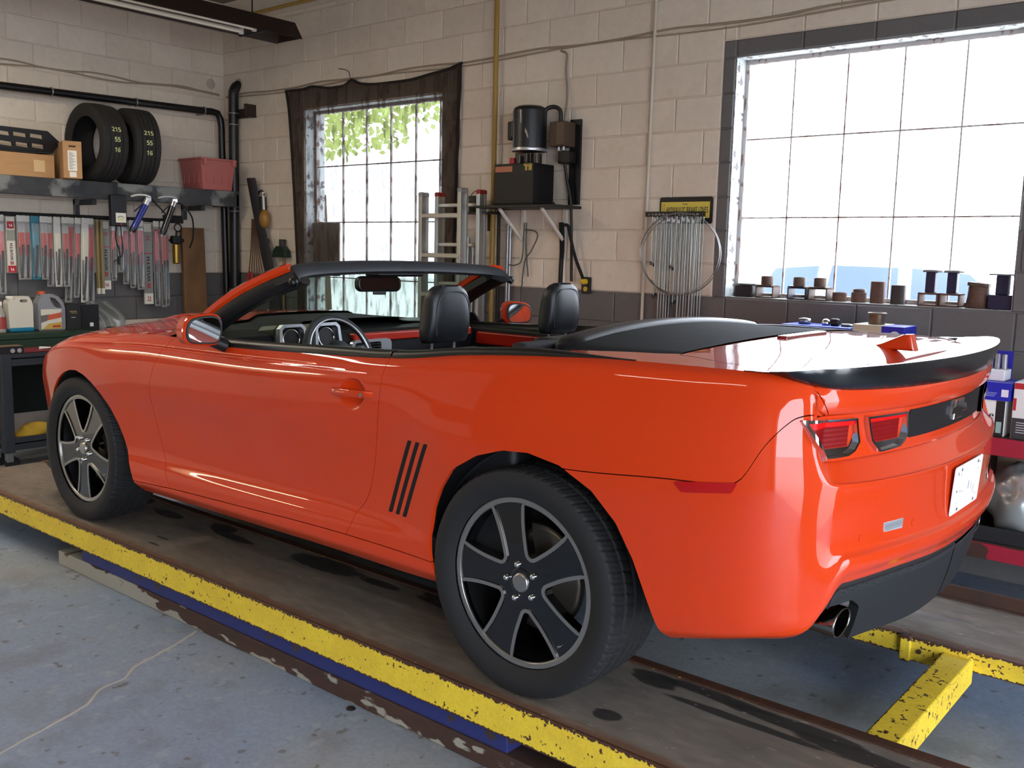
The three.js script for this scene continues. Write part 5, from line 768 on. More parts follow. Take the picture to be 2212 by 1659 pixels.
// hanging fluorescent fitting, unlit
{
  const f = thing('light_fitting', 'brown industrial strip light hanging near the corner with pale tubes', 'light', [4.85, 3.25, 0.4]), br = M(0x30241d, 0.6, 0.2), inside = M(0x6b5d4c, 0.6), L0 = -1.6, L1 = 1.92, x = 4.85, y = 3.12;
  const sec = [[-0.165, -0.055], [-0.16, -0.045], [-0.07, 0.085], [0.07, 0.085], [0.16, -0.045], [0.165, -0.055], [0.155, -0.055], [0.06, 0.070], [-0.06, 0.070], [-0.155, -0.055]];
  wpart('hood', ext(poly(sec), L1 - L0, 0.001).translate(x, y, L0), br, f); for (const z of [L0, L1]) wpart('end_cap', ext(poly([[-0.16, -0.05], [-0.07, 0.083], [0.07, 0.083], [0.16, -0.05]]), 0.008, 0.001).translate(x, y, z - 0.004), br, f);
  wpart('ballast', bx(x - 0.045, x + 0.045, y + 0.02, y + 0.07, L0 + 0.03, L1 - 0.03, 0.008), inside, f);
  for (const dx of [-0.085, 0.085]) { wpart('tube', rod([x + dx, y - 0.035, L0 + 0.08], [x + dx, y - 0.035, L1 - 0.42], 0.019, 0.019, 18), MP(0xe9e2cc, { roughness: 0.25, clearcoat: 0.5 }), f, 'pale fluorescent tube'); wpart('lamp_holder', bx(x + dx - 0.015, x + dx + 0.015, y - 0.06, y + 0.03, L1 - 0.42, L1 - 0.39, 0.004), mats.white, f); }
  for (const z of [L0 + 0.5, L1 - 0.36]) wpart('hanger', merge(rod([x, CEIL + 0.0, z], [x, y + 0.08, z], 0.006), bx(x - 0.17, x + 0.17, y - 0.062, y - 0.05, z - 0.014, z + 0.014, 0.003)), mats.black, f);
}
single('gas_conduit', pipe([[6.2, 3.45, 2.17], [2.2, 3.46, 2.17]], 0.014, 0.05), M(0xa88a3c, 0.5), 'thin yellow conduit high under the ceiling on the window wall', 'pipe');

// ---- rail with hanging wiper blade packs
{
  const X = 6.19, rail = thing('display_rail', 'dark steel rail with hooks holding wiper blade packs', 'rail', [X, 1.6, 0.8]);
  wpart('rail_bar', bx(6.205, 6.23, 1.588, 1.622, -0.6, 1.64, 0.003), M(0x17130f, 0.6, 0.3), rail);
  const clear = MP(0xffffff, { roughness: 0.08, transmission: 0.92, thickness: 0, ior: 1.45 }), cardG = M(0x9b9a94, 0.6), cardW = M(0xd9d5ca, 0.6), pink = M(0xb4453f, 0.55), teal = M(0x2d7f92, 0.5), blade = M(0x16161a, 0.6), redM = M(0xb01a20, 0.5), goldM = M(0x8a7a52, 0.5);
  const label = (txt, len) => canvasTex(96, 512, (c, w, h) => { c.fillStyle = '#d8d3c6'; c.fillRect(0, 0, w, h); c.fillStyle = '#b3202a'; c.fillRect(8, 40, w - 16, 66); c.fillRect(0, 448, w, 64); c.fillStyle = '#8d9086'; c.fillRect(0, 118, w, 100); c.fillStyle = '#f4f0e8'; c.font = 'bold 40px sans-serif'; c.textAlign = 'center'; c.fillText(txt, w / 2, 90); c.fillText(txt, w / 2, 498); c.save(); c.translate(w / 2 + 17, 400); c.rotate(-Math.PI / 2); c.fillStyle = '#23242a'; c.textAlign = 'left'; c.font = 'bold 46px sans-serif'; c.fillText('WURTH', 0, 0); c.restore(); c.fillStyle = '#a01f2a'; c.fillRect(w / 2 - 17, 408, 14, 30); c.fillRect(w / 2 + 3, 408, 14, 30); });
  const grey = (txt) => canvasTex(96, 512, (c, w, h) => { c.fillStyle = '#8b8a86'; c.fillRect(0, 0, w, h); c.fillStyle = '#cfcabf'; c.fillRect(6, 6, w - 12, 50); c.fillStyle = '#b3202a'; c.font = 'bold 40px sans-serif'; c.textAlign = 'center'; c.fillText(txt, w / 2, 110); c.fillRect(0, 190, w, 5); c.fillStyle = '#e8e4da'; c.fillRect(0, 446, w, 66); c.fillStyle = '#b3202a'; c.fillText(txt, w / 2, 494); c.save(); c.translate(w / 2 + 17, 372); c.rotate(-Math.PI / 2); c.fillStyle = '#1f2025'; c.textAlign = 'left'; c.font = 'bold 46px sans-serif'; c.fillText('WURTH', 0, 0); c.restore(); c.fillStyle = '#b3202a'; c.fillRect(w / 2 - 17, 380, 14, 34); c.fillRect(w / 2 + 3, 380, 14, 34); });
  const grp = 'wiper blade packs on the rail'; let depth = 0;
  function pack(z, w, len, kind, lab, tilt = 0) {
    const dx = 0.018 * (depth++ % 3), o = thing('wiper_pack', lab, 'wiper pack', [X - 0.03 - dx, 1.59, z], 0, grp); o.rotation.x = tilt;
    wpart('hook', rod([6.205, 1.603, z], [X - 0.05 - dx, 1.594, z], 0.0022, 0.0022, 6), mats.darkSteel, rail);
    const front = -0.006;
    if (kind === 'carton' || kind === 'greycarton') { part('carton', box(0.02, len, w, 0, -len / 2 - 0.01, 0, 0.002), cardW, o); part('printed_front', new THREE.PlaneGeometry(w * 0.98, len * 0.99).rotateY(-Math.PI / 2).translate(-0.0107, -len / 2 - 0.01, 0), M(0xffffff, 0.55, 0, { map: kind === 'carton' ? label('14', len) : grey(len > 0.65 ? '22' : '14') }), o); return; }
    if (kind === 'thin') { part('carton', box(0.03, len, w, 0, -len / 2 - 0.01, 0, 0.002), goldM, o); part('carton_end', box(0.031, 0.05, w * 1.02, 0, -len + 0.015, 0, 0.002), cardW, o); return; }
    const cardM = kind === 'teal' ? teal : kind === 'white' ? cardW : cardG;
    part('header_card', box(0.004, 0.05, w, 0, -0.02, 0, 0.001), kind === 'teal' ? teal : cardW, o); part('backing_card', box(0.003, len - 0.04, w, 0.004, -len / 2 - 0.02, 0, 0.001), kind === 'long' ? cardG : cardM, o);
    part('print_band', box(0.003, len * (kind === 'red' ? 0.5 : 0.36), w * 0.78, -0.002, -0.15 - len * 0.14, 0, 0.001), kind === 'teal' ? teal : kind === 'white' ? M(0xd6d2b8, 0.5) : kind === 'red' ? redM : pink, o);
    part('wiper_blade', tube([[front, -len * 0.45, w * 0.16], [front - 0.003, -len * 0.7, w * 0.05], [front, -len * 0.97, -w * 0.14]], 0.009, 10, 6), blade, o); part('blade_spine', box(0.008, len * 0.42, 0.010, front, -len * 0.7, -w * 0.28, 0.003), blade, o);
    part('blister', box(0.022, len * 0.86, w * 0.9, -0.009, -len * 0.53, 0, 0.008), clear, o, 'clear plastic blister');
  }
  pack(0.115, 0.05, 0.62, 'pink', 'clear wiper pack cut by the photo edge, before the white carton');
  pack(0.178, 0.064, 0.44, 'carton', 'white and red printed wiper carton nearest the photo edge');
  pack(0.254, 0.064, 0.505, 'pink', 'pink printed wiper pack just after the white and red carton');
  pack(0.312, 0.056, 0.505, 'pink', 'pink printed wiper pack just before the teal one');
  pack(0.372, 0.066, 0.505, 'teal', 'wiper pack with a teal card');
  pack(0.432, 0.056, 0.505, 'pink', 'pink printed wiper pack just after the teal one');
  pack(0.490, 0.060, 0.565, 'pink', 'pink printed wiper pack between the teal one and the pale tagged one');
  pack(0.550, 0.058, 0.565, 'white', 'wiper pack with a long pale yellow tag');
  pack(0.607, 0.056, 0.565, 'pink', 'pink printed wiper pack just after the pale tagged one');
  pack(0.672, 0.060, 0.70, 'red', 'long wiper pack hanging at a slant behind the jug', 0.06);
  pack(0.725, 0.050, 0.66, 'pink', 'narrow long pink wiper pack beside the slanting one', 0.05);
  pack(0.778, 0.062, 0.70, 'white', 'long wiper pack with a white barcode tag above the black box', 0.04);
  pack(0.838, 0.058, 0.72, 'red', 'longest wiper pack before the thin cartons', 0.02);
  pack(0.884, 0.020, 0.62, 'thin', 'thin buff wiper carton, first of two seen on edge'); pack(0.913, 0.020, 0.62, 'thin', 'thin buff wiper carton, second of two seen on edge');
  pack(0.962, 0.076, 0.585, 'greycarton', 'grey wiper carton with black lettering before the hanging tester');
  pack(1.028, 0.046, 0.52, 'red', 'red wiper pack beside the shorter grey carton'); pack(1.085, 0.052, 0.44, 'long', 'short grey wiper pack under the hanging tester'); pack(1.145, 0.054, 0.55, 'red', 'red wiper pack behind the blue grease gun');
  pack(1.20, 0.054, 0.585, 'red', 'red wiper pack under the tip of the blue grease gun'); pack(1.262, 0.066, 0.60, 'red', 'red wiper pack just before the longer grey carton');
  pack(1.350, 0.082, 0.72, 'greycarton', 'longer grey wiper carton with black lettering'); pack(1.428, 0.056, 0.75, 'red', 'red wiper pack just after the longer grey carton'); pack(1.482, 0.05, 0.76, 'long', 'grey wiper pack under the black grease gun'); pack(1.532, 0.046, 0.75, 'long', 'last grey wiper pack, beside the brass filter');
}
// hanging tester box
{
  const t = thing('battery_tester', 'black hanging tester box with a white dial, hooked on the shelf', 'tester', [5.80, 1.53, 0.895]);
  part('case', box(0.05, 0.255, 0.135, 0, 0.128, 0, 0.008), mats.black, t); part('hang_strap', merge(box(0.004, 0.13, 0.03, 0.016, 0.29, 0, 0.001), box(0.06, 0.004, 0.03, 0.046, 0.357, 0, 0.001)), mats.black, t); part('dial', new THREE.PlaneGeometry(0.088, 0.078).rotateY(-Math.PI / 2).translate(-0.0262, 0.07, 0.012), M(0xffffff, 0.5, 0, { map: canvasTex(128, 112, (c, w, h) => { c.fillStyle = '#e9e6da'; c.fillRect(0, 0, w, h); c.fillStyle = '#d9dba6'; c.beginPath(); c.arc(64, 92, 44, Math.PI, 0); c.fill(); c.strokeStyle = '#4a4a48'; c.lineWidth = 7; c.beginPath(); c.arc(64, 88, 50, Math.PI * 1.2, Math.PI * 1.8); c.stroke(); }) }), t); part('switch', box(0.008, 0.012, 0.022, -0.027, 0.018, 0.012, 0.002), mats.red, t);
  part('lead', tube([[0, 0.0, 0.02], [0.0, -0.08, 0.025], [0.02, -0.2, 0.045], [0.06, -0.26, 0.04]], 0.004, 30, 6), mats.rubber, t); part('lead', tube([[0, 0.0, -0.02], [0.03, -0.1, -0.01], [0.1, -0.24, 0.06], [0.16, -0.3, 0.03]], 0.004, 30, 6), mats.rubber, t); part('clip', box(0.02, 0.07, 0.02, 0.09, -0.28, 0.045, 0.006).rotateX(0.0), mats.black, t);
}
// two grease guns on the shelf front
for (const [z, col, tilt, label, lev] of [[1.12, 0x1a2a86, 0.52, 'blue grease gun with a white lever hung on the shelf edge', 0xe6e4dc], [1.365, 0x0c0e16, 0.40, 'black grease gun with a chrome head hung on the shelf edge', 0xb9bcc0]]) {
  const g = thing('grease_gun', label, 'grease gun', [5.805, 1.745, z + 0.04]);
  const body = new THREE.Group(); const d = [0, -Math.cos(tilt), -Math.sin(tilt)], P = (t, o = 0) => [0, 0.0 + d[1] * t + o * -Math.sin(tilt) * -1 * 0, d[2] * t + o];
  part('barrel', rod(P(0.03), P(0.265), 0.027, 0.027, 24), MP(col, { roughness: 0.3, clearcoat: 0.6 }), g); part('end_cap', rod(P(0.262), P(0.29), 0.0285, 0.024, 24), mats.darkSteel, g); part('head', merge(rod(P(-0.015), P(0.035), 0.03, 0.027, 20), box(0.03, 0.045, 0.05, 0, 0.018, 0.01, 0.008)), lev > 0xd00000 ? mats.alu : mats.chrome, g);
  part('lever', tube([[0, 0.04, 0.03], [-0.004, 0.052, -0.02], [-0.006, 0.050, -0.09], [-0.004, 0.036, -0.145]], 0.009, 24, 8), M(lev, 0.35, 0.3), g); part('handle', rod([0, -0.005, -0.02], [0, -0.085, -0.115], 0.006, 0.006, 10), mats.darkSteel, g);
  part('hose', tube(z < 1.2 ? [[0, 0.03, 0.035], [-0.01, -0.02, 0.08], [-0.012, -0.10, 0.16], [-0.005, -0.20, 0.19]] : [[0, 0.01, 0.03], [-0.01, -0.02, 0.09], [-0.01, -0.12, 0.17], [0.03, -0.28, 0.2], [0.08, -0.38, 0.195]], 0.007, 40, 8), mats.rubber, g); part('plunger', rod(P(0.29), P(0.315), 0.006, 0.006, 8), mats.steel, g);
}
// air filter with gauge, plank
{
  const f = thing('air_filter', 'brass air filter with a round gauge beside the wiper packs', 'air filter', [6.13, 1.22, 1.612]);
  part('bowl', lathe([[0, 0], [0.028, 0.0], [0.031, 0.01], [0.031, 0.17], [0.026, 0.18], [0, 0.18]], 28), mats.brass, f); part('head_block', box(0.06, 0.07, 0.085, 0, 0.215, 0.0, 0.01), mats.black, f); part('knob', rod([0, 0.21, 0.03], [0, 0.21, 0.075], 0.016), mats.black, f); part('gauge_ring', new THREE.TorusGeometry(0.034, 0.006, 10, 32).rotateY(Math.PI / 2).translate(-0.02, 0.325, 0.012), mats.black, f); part('gauge_face', new THREE.CylinderGeometry(0.033, 0.033, 0.012, 32).rotateZ(Math.PI / 2).translate(-0.012, 0.325, 0.012), M(0xa59f8c, 0.3), f); part('stem', rod([0, 0.24, 0.005], [-0.005, 0.30, 0.012], 0.01), mats.black, f); part('wall_plate', box(0.012, 0.07, 0.2, 0.085, 0.40, 0.03, 0.002), M(0x17130f, 0.6), f); part('inlet', rod([0.03, 0.21, 0], [0.108, 0.21, 0], 0.012), mats.darkSteel, f);
  const p = thing('wooden_plank', 'worn brown wooden plank leaning in the corner beside the pipes', 'plank', [6.1, FLOOR, 1.81]);
  part('board', uvm(bx(-0.02, 0.02, 0, 1.81, -0.115, 0.115, 0.006).rotateZ(-0.045).translate(-0.0, 0, 0)), M(0xffffff, 0.75, 0, { map: woodTex([0.56, 0.41, 0.27], [0.36, 0.25, 0.16], 551, 3), bumpMap: fineBump, bumpScale: 0.0008 }), p);
}
// ---- green bench with bottles
{
  const green = M(0x12301f, 0.6), b = thing('work_bench', 'dark green bench against the left wall holding jugs', 'bench', [5.9, FLOOR, 0.0]);
  wpart('bench_top', bx(5.58, 6.22, 0.66, 0.70, -0.75, 0.56, 0.006), green, b); wpart('apron', bx(5.585, 5.61, 0.585, 0.66, -0.75, 0.55, 0.004), green, b); for (const [x, z] of [[5.64, -0.7], [5.64, 0.5], [6.17, -0.7], [6.17, 0.5]]) wpart('leg', bx(x - 0.03, x + 0.03, FLOOR, 0.66, z - 0.03, z + 0.03, 0.004), green, b); wpart('back_board', bx(6.19, 6.21, 0.0, 0.66, -0.74, 0.54, 0.002), M(0x0d1a14, 0.8), b);
  const T = 0.70;
  // flat-sided jug with a grip hole
  const jugShape = () => { const s = poly([[-0.088, 0.01], [-0.08, 0.0], [0.08, 0.0], [0.088, 0.01], [0.09, 0.20], [0.082, 0.235], [0.072, 0.255], [0.060, 0.272], [-0.012, 0.272], [-0.028, 0.262], [-0.034, 0.25], [-0.085, 0.245], [-0.095, 0.22]]); s.holes.push(rrect(0.058, 0.022, 0.010, 0.022, 0.238)); return s; };
  const j = thing('white_jug', 'translucent white jug with a little blue fluid on the green bench', 'jug', [5.80, T, 0.07]);
  part('jug_body', faceNegX(ext(jugShape(), 0.09, 0.016, 4)).translate(0.045, 0, 0), MP(0xe9e3d2, { roughness: 0.45, transmission: 0.25, thickness: 0 }), j); part('blue_fluid', box(0.121, 0.034, 0.1815, 0.0, 0.0175, 0, 0.012), M(0x0e6f93, 0.3), j, 'blue fluid showing through the base'); part('cap', lathe([[0, 0.028], [0.026, 0.028], [0.028, 0.024], [0.028, 0], [0, 0]], 28).translate(0, 0.246, -0.062), mats.white, j);
  const j2 = thing('oil_jug', 'grey oil jug with a slanted handle and printed label', 'jug', [5.83, T, 0.315]);
  const s2 = poly([[-0.105, 0.01], [-0.095, 0], [0.095, 0], [0.105, 0.012], [0.107, 0.17], [0.095, 0.215], [0.06, 0.262], [0.015, 0.285], [-0.065, 0.285], [-0.08, 0.26], [-0.105, 0.215]]); s2.holes.push(poly([[-0.01, 0.262], [0.03, 0.25], [0.068, 0.205], [0.082, 0.175], [0.06, 0.172], [0.025, 0.185], [-0.002, 0.225]]));
  part('jug_body', faceNegX(ext(s2, 0.09, 0.014, 4)).translate(0.045, 0, 0), M(0x8b8d92, 0.4), j2); part('cap', rod([0, 0.282, -0.075], [0, 0.306, -0.075], 0.03, 0.03, 24).translate(0, 0, 0.02), M(0xc8562c, 0.5), j2, 'orange cap');
  part('paper_label', new THREE.PlaneGeometry(0.16, 0.155).rotateY(-Math.PI / 2).translate(-0.0455 - 0.0145, 0.09, -0.012), M(0xffffff, 0.5, 0, { map: canvasTex(192, 192, (c, w, h) => { c.fillStyle = '#d9d4c4'; c.fillRect(0, 0, w, h); c.fillStyle = '#6b6460'; c.beginPath(); c.moveTo(0, 60); c.lineTo(80, 50); c.lineTo(60, 110); c.lineTo(0, 130); c.fill(); c.fillStyle = '#c8583a'; c.beginPath(); c.moveTo(70, 55); c.lineTo(192, 34); c.lineTo(192, 84); c.lineTo(60, 108); c.fill(); c.fillStyle = '#caa64a'; c.beginPath(); c.moveTo(10, 192); c.lineTo(70, 140); c.lineTo(192, 128); c.lineTo(192, 192); c.fill(); c.fillStyle = '#b03a28'; c.fillRect(106, 158, 76, 20); }) }), j2);
  const bt = thing('spray_bottle', 'clear bottle with a red label at the photo edge on the bench', 'bottle', [5.78, T, -0.072]); part('bottle_body', lathe([[0, 0], [0.032, 0], [0.035, 0.006], [0.035, 0.13], [0.028, 0.16], [0.014, 0.19], [0.014, 0.205], [0, 0.205]], 28), MP(0xc9c4ba, { roughness: 0.2, transmission: 0.5, thickness: 0 }), bt); part('paper_label', lathe([[0.0356, 0.03], [0.0356, 0.12]], 28), M(0x9a3a34, 0.5), bt); part('cap', lathe([[0, 0.235], [0.012, 0.235], [0.015, 0.205], [0, 0.205]], 20), mats.white, bt);
  const bb = thing('black_carton', 'black carton with gold print on the bench', 'carton', [5.86, T, 0.497], -0.2); part('carton_body', box(0.2, 0.2, 0.11, 0, 0.1, 0, 0.003), mats.black, bb); part('gold_print', new THREE.PlaneGeometry(0.085, 0.09).rotateY(-Math.PI / 2).translate(-0.1012, 0.125, 0), M(0xffffff, 0.5, 0, { map: canvasTex(128, 128, (c) => { c.fillStyle = '#0b0b0d'; c.fillRect(0, 0, 128, 128); c.fillStyle = '#8a7a3a'; c.fillRect(20, 30, 80, 12); c.fillRect(34, 50, 70, 8); c.fillStyle = '#b5ae9a'; c.fillRect(34, 100, 50, 8); }) }), bb);
  const b2 = thing('tall_black_box', 'taller black box with a small white tag beside the black carton', 'box', [5.92, 0.49, 0.64], 0.0); part('box_body', box(0.2, 0.4, 0.15, 0, 0.2, 0, 0.004), M(0x0b0a0c, 0.5), b2); part('white_tag', box(0.003, 0.03, 0.03, -0.1005, 0.24, 0.01, 0.001), mats.white, b2);
  const st = thing('side_stand', 'dark low stand beside the bench under the black box', 'stand', [5.93, FLOOR, 0.74]); part('stand_top', box(0.5, 0.03, 0.32, 0, 0.735, 0, 0.004), M(0x191512, 0.7), st); for (const [x, z] of [[-0.22, -0.13], [-0.22, 0.13], [0.22, -0.13], [0.22, 0.13]]) part('leg', box(0.03, 0.72, 0.03, x, 0.36, z, 0.003), M(0x191512, 0.7), st);
  // clear bag leaning on the wall and a small wire rack
  const bagM = MP(0x9c9f9a, { roughness: 0.3, transmission: 0.55, thickness: 0, clearcoat: 0.6 }), pos = [], idx = [], nU = 16, nV = 20; for (let j2i = 0; j2i <= nV; j2i++) for (let i = 0; i <= nU; i++) { const u = i / nU, v = j2i / nV, wv = 0.10 + 0.07 * Math.sin(v * 2.2); pos.push(0.10 * v + 0.03 * Math.sin(u * 9 + v * 5) * v, v * 0.42, (u - 0.5) * 2 * wv * 0.75 - 0.17 * v + 0.02 * Math.sin(v * 11)); } for (let j3 = 0; j3 < nV; j3++) for (let i = 0; i < nU; i++) { const a = j3 * (nU + 1) + i; idx.push(a, a + 1, a + nU + 2, a, a + nU + 2, a + nU + 1); }
  const bg = new THREE.BufferGeometry(); bg.setAttribute('position', new THREE.Float32BufferAttribute(pos, 3)); bg.setIndex(idx); bg.computeVertexNormals(); const bag = single('plastic_bag', bg, bagM, 'crumpled clear plastic bag leaning beside the black box', 'bag'); bag.position.set(5.80, 0.495, 0.93);
  const wr = thing('wire_rack', 'low black wire rack beside the black box', 'rack', [5.95, 0.49, 0.835]); part('wire_frame', merge(tube([[-0.15, 0.01, -0.1], [-0.15, 0.19, -0.09], [-0.15, 0.21, 0.0], [-0.15, 0.19, 0.09], [-0.15, 0.01, 0.1]], 0.005, 40, 6), rod([-0.15, 0.01, -0.035], [-0.15, 0.205, -0.035], 0.004), rod([-0.15, 0.01, 0.035], [-0.15, 0.205, 0.035], 0.004), rod([-0.15, 0.008, -0.1], [-0.15, 0.008, 0.1], 0.005), rod([-0.15, 0.008, -0.1], [0.1, 0.008, -0.1], 0.005), rod([-0.15, 0.008, 0.1], [0.1, 0.008, 0.1], 0.005)), mats.black, wr);
}
// ---- slate trolley in front of the bench
{
  const sl = M(0x2c3138, 0.55, 0.2), c = thing('service_trolley', 'slate grey service trolley on casters in front of the bench', 'trolley', [5.42, FLOOR, 0.1]), x0 = 5.28, x1 = 5.56, z0 = -0.285, z1 = 0.6;
  for (const [x, z] of [[x0 + 0.035, z0 + 0.035], [x1 - 0.03, z0 + 0.035], [x0 + 0.035, z1 - 0.035], [x1 - 0.03, z1 - 0.035]]) { wpart('post', bx(x - 0.039, x + 0.031, -0.13, 0.589, z - 0.042, z + 0.034, 0.006), sl, c); wpart('caster_fork', bx(x - 0.02, x + 0.02, -0.20, -0.13, z - 0.025, z + 0.025, 0.004), mats.steel, c); wpart('caster_wheel', new THREE.CylinderGeometry(0.05, 0.05, 0.03, 28).rotateZ(Math.PI / 2).translate(x, FLOOR + 0.05, z + 0.02), mats.rubber, c); }
  wpart('top_tray', merge(bx(x0, x1, 0.50, 0.585, z0, z0 + 0.02, 0.004), bx(x0, x0 + 0.02, 0.50, 0.587, z0, z1, 0.004), bx(x0, x1, 0.548, 0.56, z0, z1, 0.002)), sl, c); wpart('lower_tray', merge(bx(x0, x0 + 0.02, -0.115, -0.02, z0, z1, 0.004), bx(x0, x1, -0.07, -0.058, z0, z1, 0.002)), sl, c);
  single('red_mat', box(0.26, 0.012, 0.46, 5.43, 0.594, 0.11, 0.004), M(0x74202a, 0.7), 'dull red mat on the trolley top', 'mat'); single('white_tube', rod([5.36, 0.612, 0.02], [5.36, 0.610, 0.10], 0.012, 0.006, 14), mats.white, 'small white tube on the red mat', 'tube');
  const k = thing('socket_case', 'small black case with two silver badges on the trolley corner', 'case', [5.33, 0.586, -0.21]); part('case_body', box(0.1, 0.055, 0.17, 0, 0.028, 0, 0.004), mats.black, k); for (const z of [0.005, 0.052]) part('badge', new THREE.CylinderGeometry(0.016, 0.016, 0.003, 20).rotateZ(Math.PI / 2).translate(-0.051, 0.026, z), mats.alu, k); part('lid_card', box(0.1, 0.004, 0.2, 0, 0.058, -0.02, 0.001), M(0x6d5a43, 0.7), k);
  const rg = new THREE.SphereGeometry(1, 26, 14), p = rg.attributes.position; for (let i = 0; i < p.count; i++) { const n = 0.8 + 0.45 * vnoise(p.getX(i) * 2.4 + 9, p.getZ(i) * 2.4 + p.getY(i) * 1.7 + 9, 99, 3); p.setXYZ(i, p.getX(i) * 0.09 * n, Math.max(-0.02, p.getY(i) * 0.085 * n), p.getZ(i) * 0.13 * n); } rg.computeVertexNormals(); rg.translate(5.42, -0.035, -0.03); single('shop_rag', rg, M(0xa98a26, 0.85), 'crumpled yellow rag on the lower tray of the trolley', 'rag');
  single('chrome_wrench', merge(rod([5.33, -0.05, 0.06], [5.33, 0.055, 0.12], 0.010), new THREE.SphereGeometry(0.02, 14, 10).translate(5.33, 0.06, 0.125)), mats.chrome, 'chrome tool handle beside the yellow rag', 'wrench');
}
// ================================================================ along the window wall
// corner clutter: rubber strip, float pole, shovel, cords
{
  const s = thing('rubber_strip', 'broad dark grey rubber strip leaning in the corner by the shelf end', 'rubber strip', [5.3, FLOOR, 2.07]);
  const c = bez([[-0.02, 0.0, 0], [0.0, 0.5, 0.02], [0.09, 1.25, 0.045], [0.30, 1.85, 0.06], [0.44, 2.27, 0.07]]), P = [], I = [], N = 40; for (let i = 0; i <= N; i++) { const p = c.getPointAt(i / N), w = lerp(0.085, 0.062, i / N); for (const [a, b] of [[-w, -0.006], [0, 0.012], [w, -0.006], [w, -0.014], [-w, -0.014]]) P.push(p.x + a, p.y, p.z - b); } for (let i = 0; i < N; i++) for (let j = 0; j < 5; j++) { const a = i * 5 + j, b = i * 5 + (j + 1) % 5; I.push(a, b, b + 5, a, b + 5, a + 5); }
  const g = new THREE.BufferGeometry(); g.setAttribute('position', new THREE.Float32BufferAttribute(P, 3)); g.setIndex(I); g.computeVertexNormals(); part('strip', g, M(0x2c2b2f, 0.55), s);
  const f = thing('trouble_light', 'white pole lamp with an amber guard hung by the corner', 'work light', [5.52, 0.9, 2.16]); part('pole', rod([0.0, 0.0, 0], [0.05, 0.98, 0], 0.010), mats.white, f); part('hook', new THREE.TorusGeometry(0.04, 0.008, 8, 24, Math.PI * 1.2).translate(0.085, 0.955, 0), mats.black, f); part('guard', new THREE.SphereGeometry(1, 20, 14).scale(0.055, 0.085, 0.045).translate(0.02, 0.74, -0.01), M(0x9a6f2a, 0.45), f, 'amber guard'); part('collar', rod([0.0, 0.52, 0], [0.004, 0.56, 0], 0.024), M(0x5a4a30, 0.6), f); part('shade', new THREE.CylinderGeometry(0.03, 0.035, 0.12, 16).translate(0.075, 0.88, 0.01), mats.black, f);
  const sh = thing('dust_pan', 'dark green dust pan on a wooden handle against the block wall', 'dust pan', [5.33, FLOOR, 2.17]); part('handle', rod([0, 0, 0], [-0.02, 1.58, 0.015], 0.012), M(0x8a6a42, 0.7), sh); part('pan', ext(poly([[-0.10, 0], [0.10, 0], [0.085, 0.06], [0.04, 0.10], [-0.04, 0.10], [-0.085, 0.06]]), 0.05, 0.01, 2).translate(-0.02, 1.56, -0.035), M(0x12281f, 0.5), sh); part('socket', rod([-0.02, 1.62, 0], [-0.022, 1.72, 0.0], 0.03), M(0x2a2620, 0.6), sh);
  const co = thing('cord_bundle', 'brown cords and a red cable hanging beside the corner pipe', 'cords', [5.72, 1.0, 2.17]); for (let i = 0; i < 7; i++) part('cord', tube([[0.04 - 0.01 * i, 0.64, 0], [0.05 - 0.03 * i, 0.35, -0.01 - 0.004 * i], [0.075 - 0.045 * i, 0.1, -0.02], [0.05 - 0.04 * i, -0.05 - 0.02 * (i % 3), -0.015]], 0.005, 24, 6), M(0x5c3a22, 0.7), co); part('red_cable', tube([[0.06, 0.16, -0.02], [0.085, 0.05, -0.03], [0.04, -0.06, -0.03], [-0.02, 0.0, -0.03], [0.03, 0.14, -0.02]], 0.012, 40, 8), mats.red, co, 'red cable'); part('nail', rod([0.03, 0.64, 0.045], [0.03, 0.64, -0.02], 0.003), mats.steel, co);
}
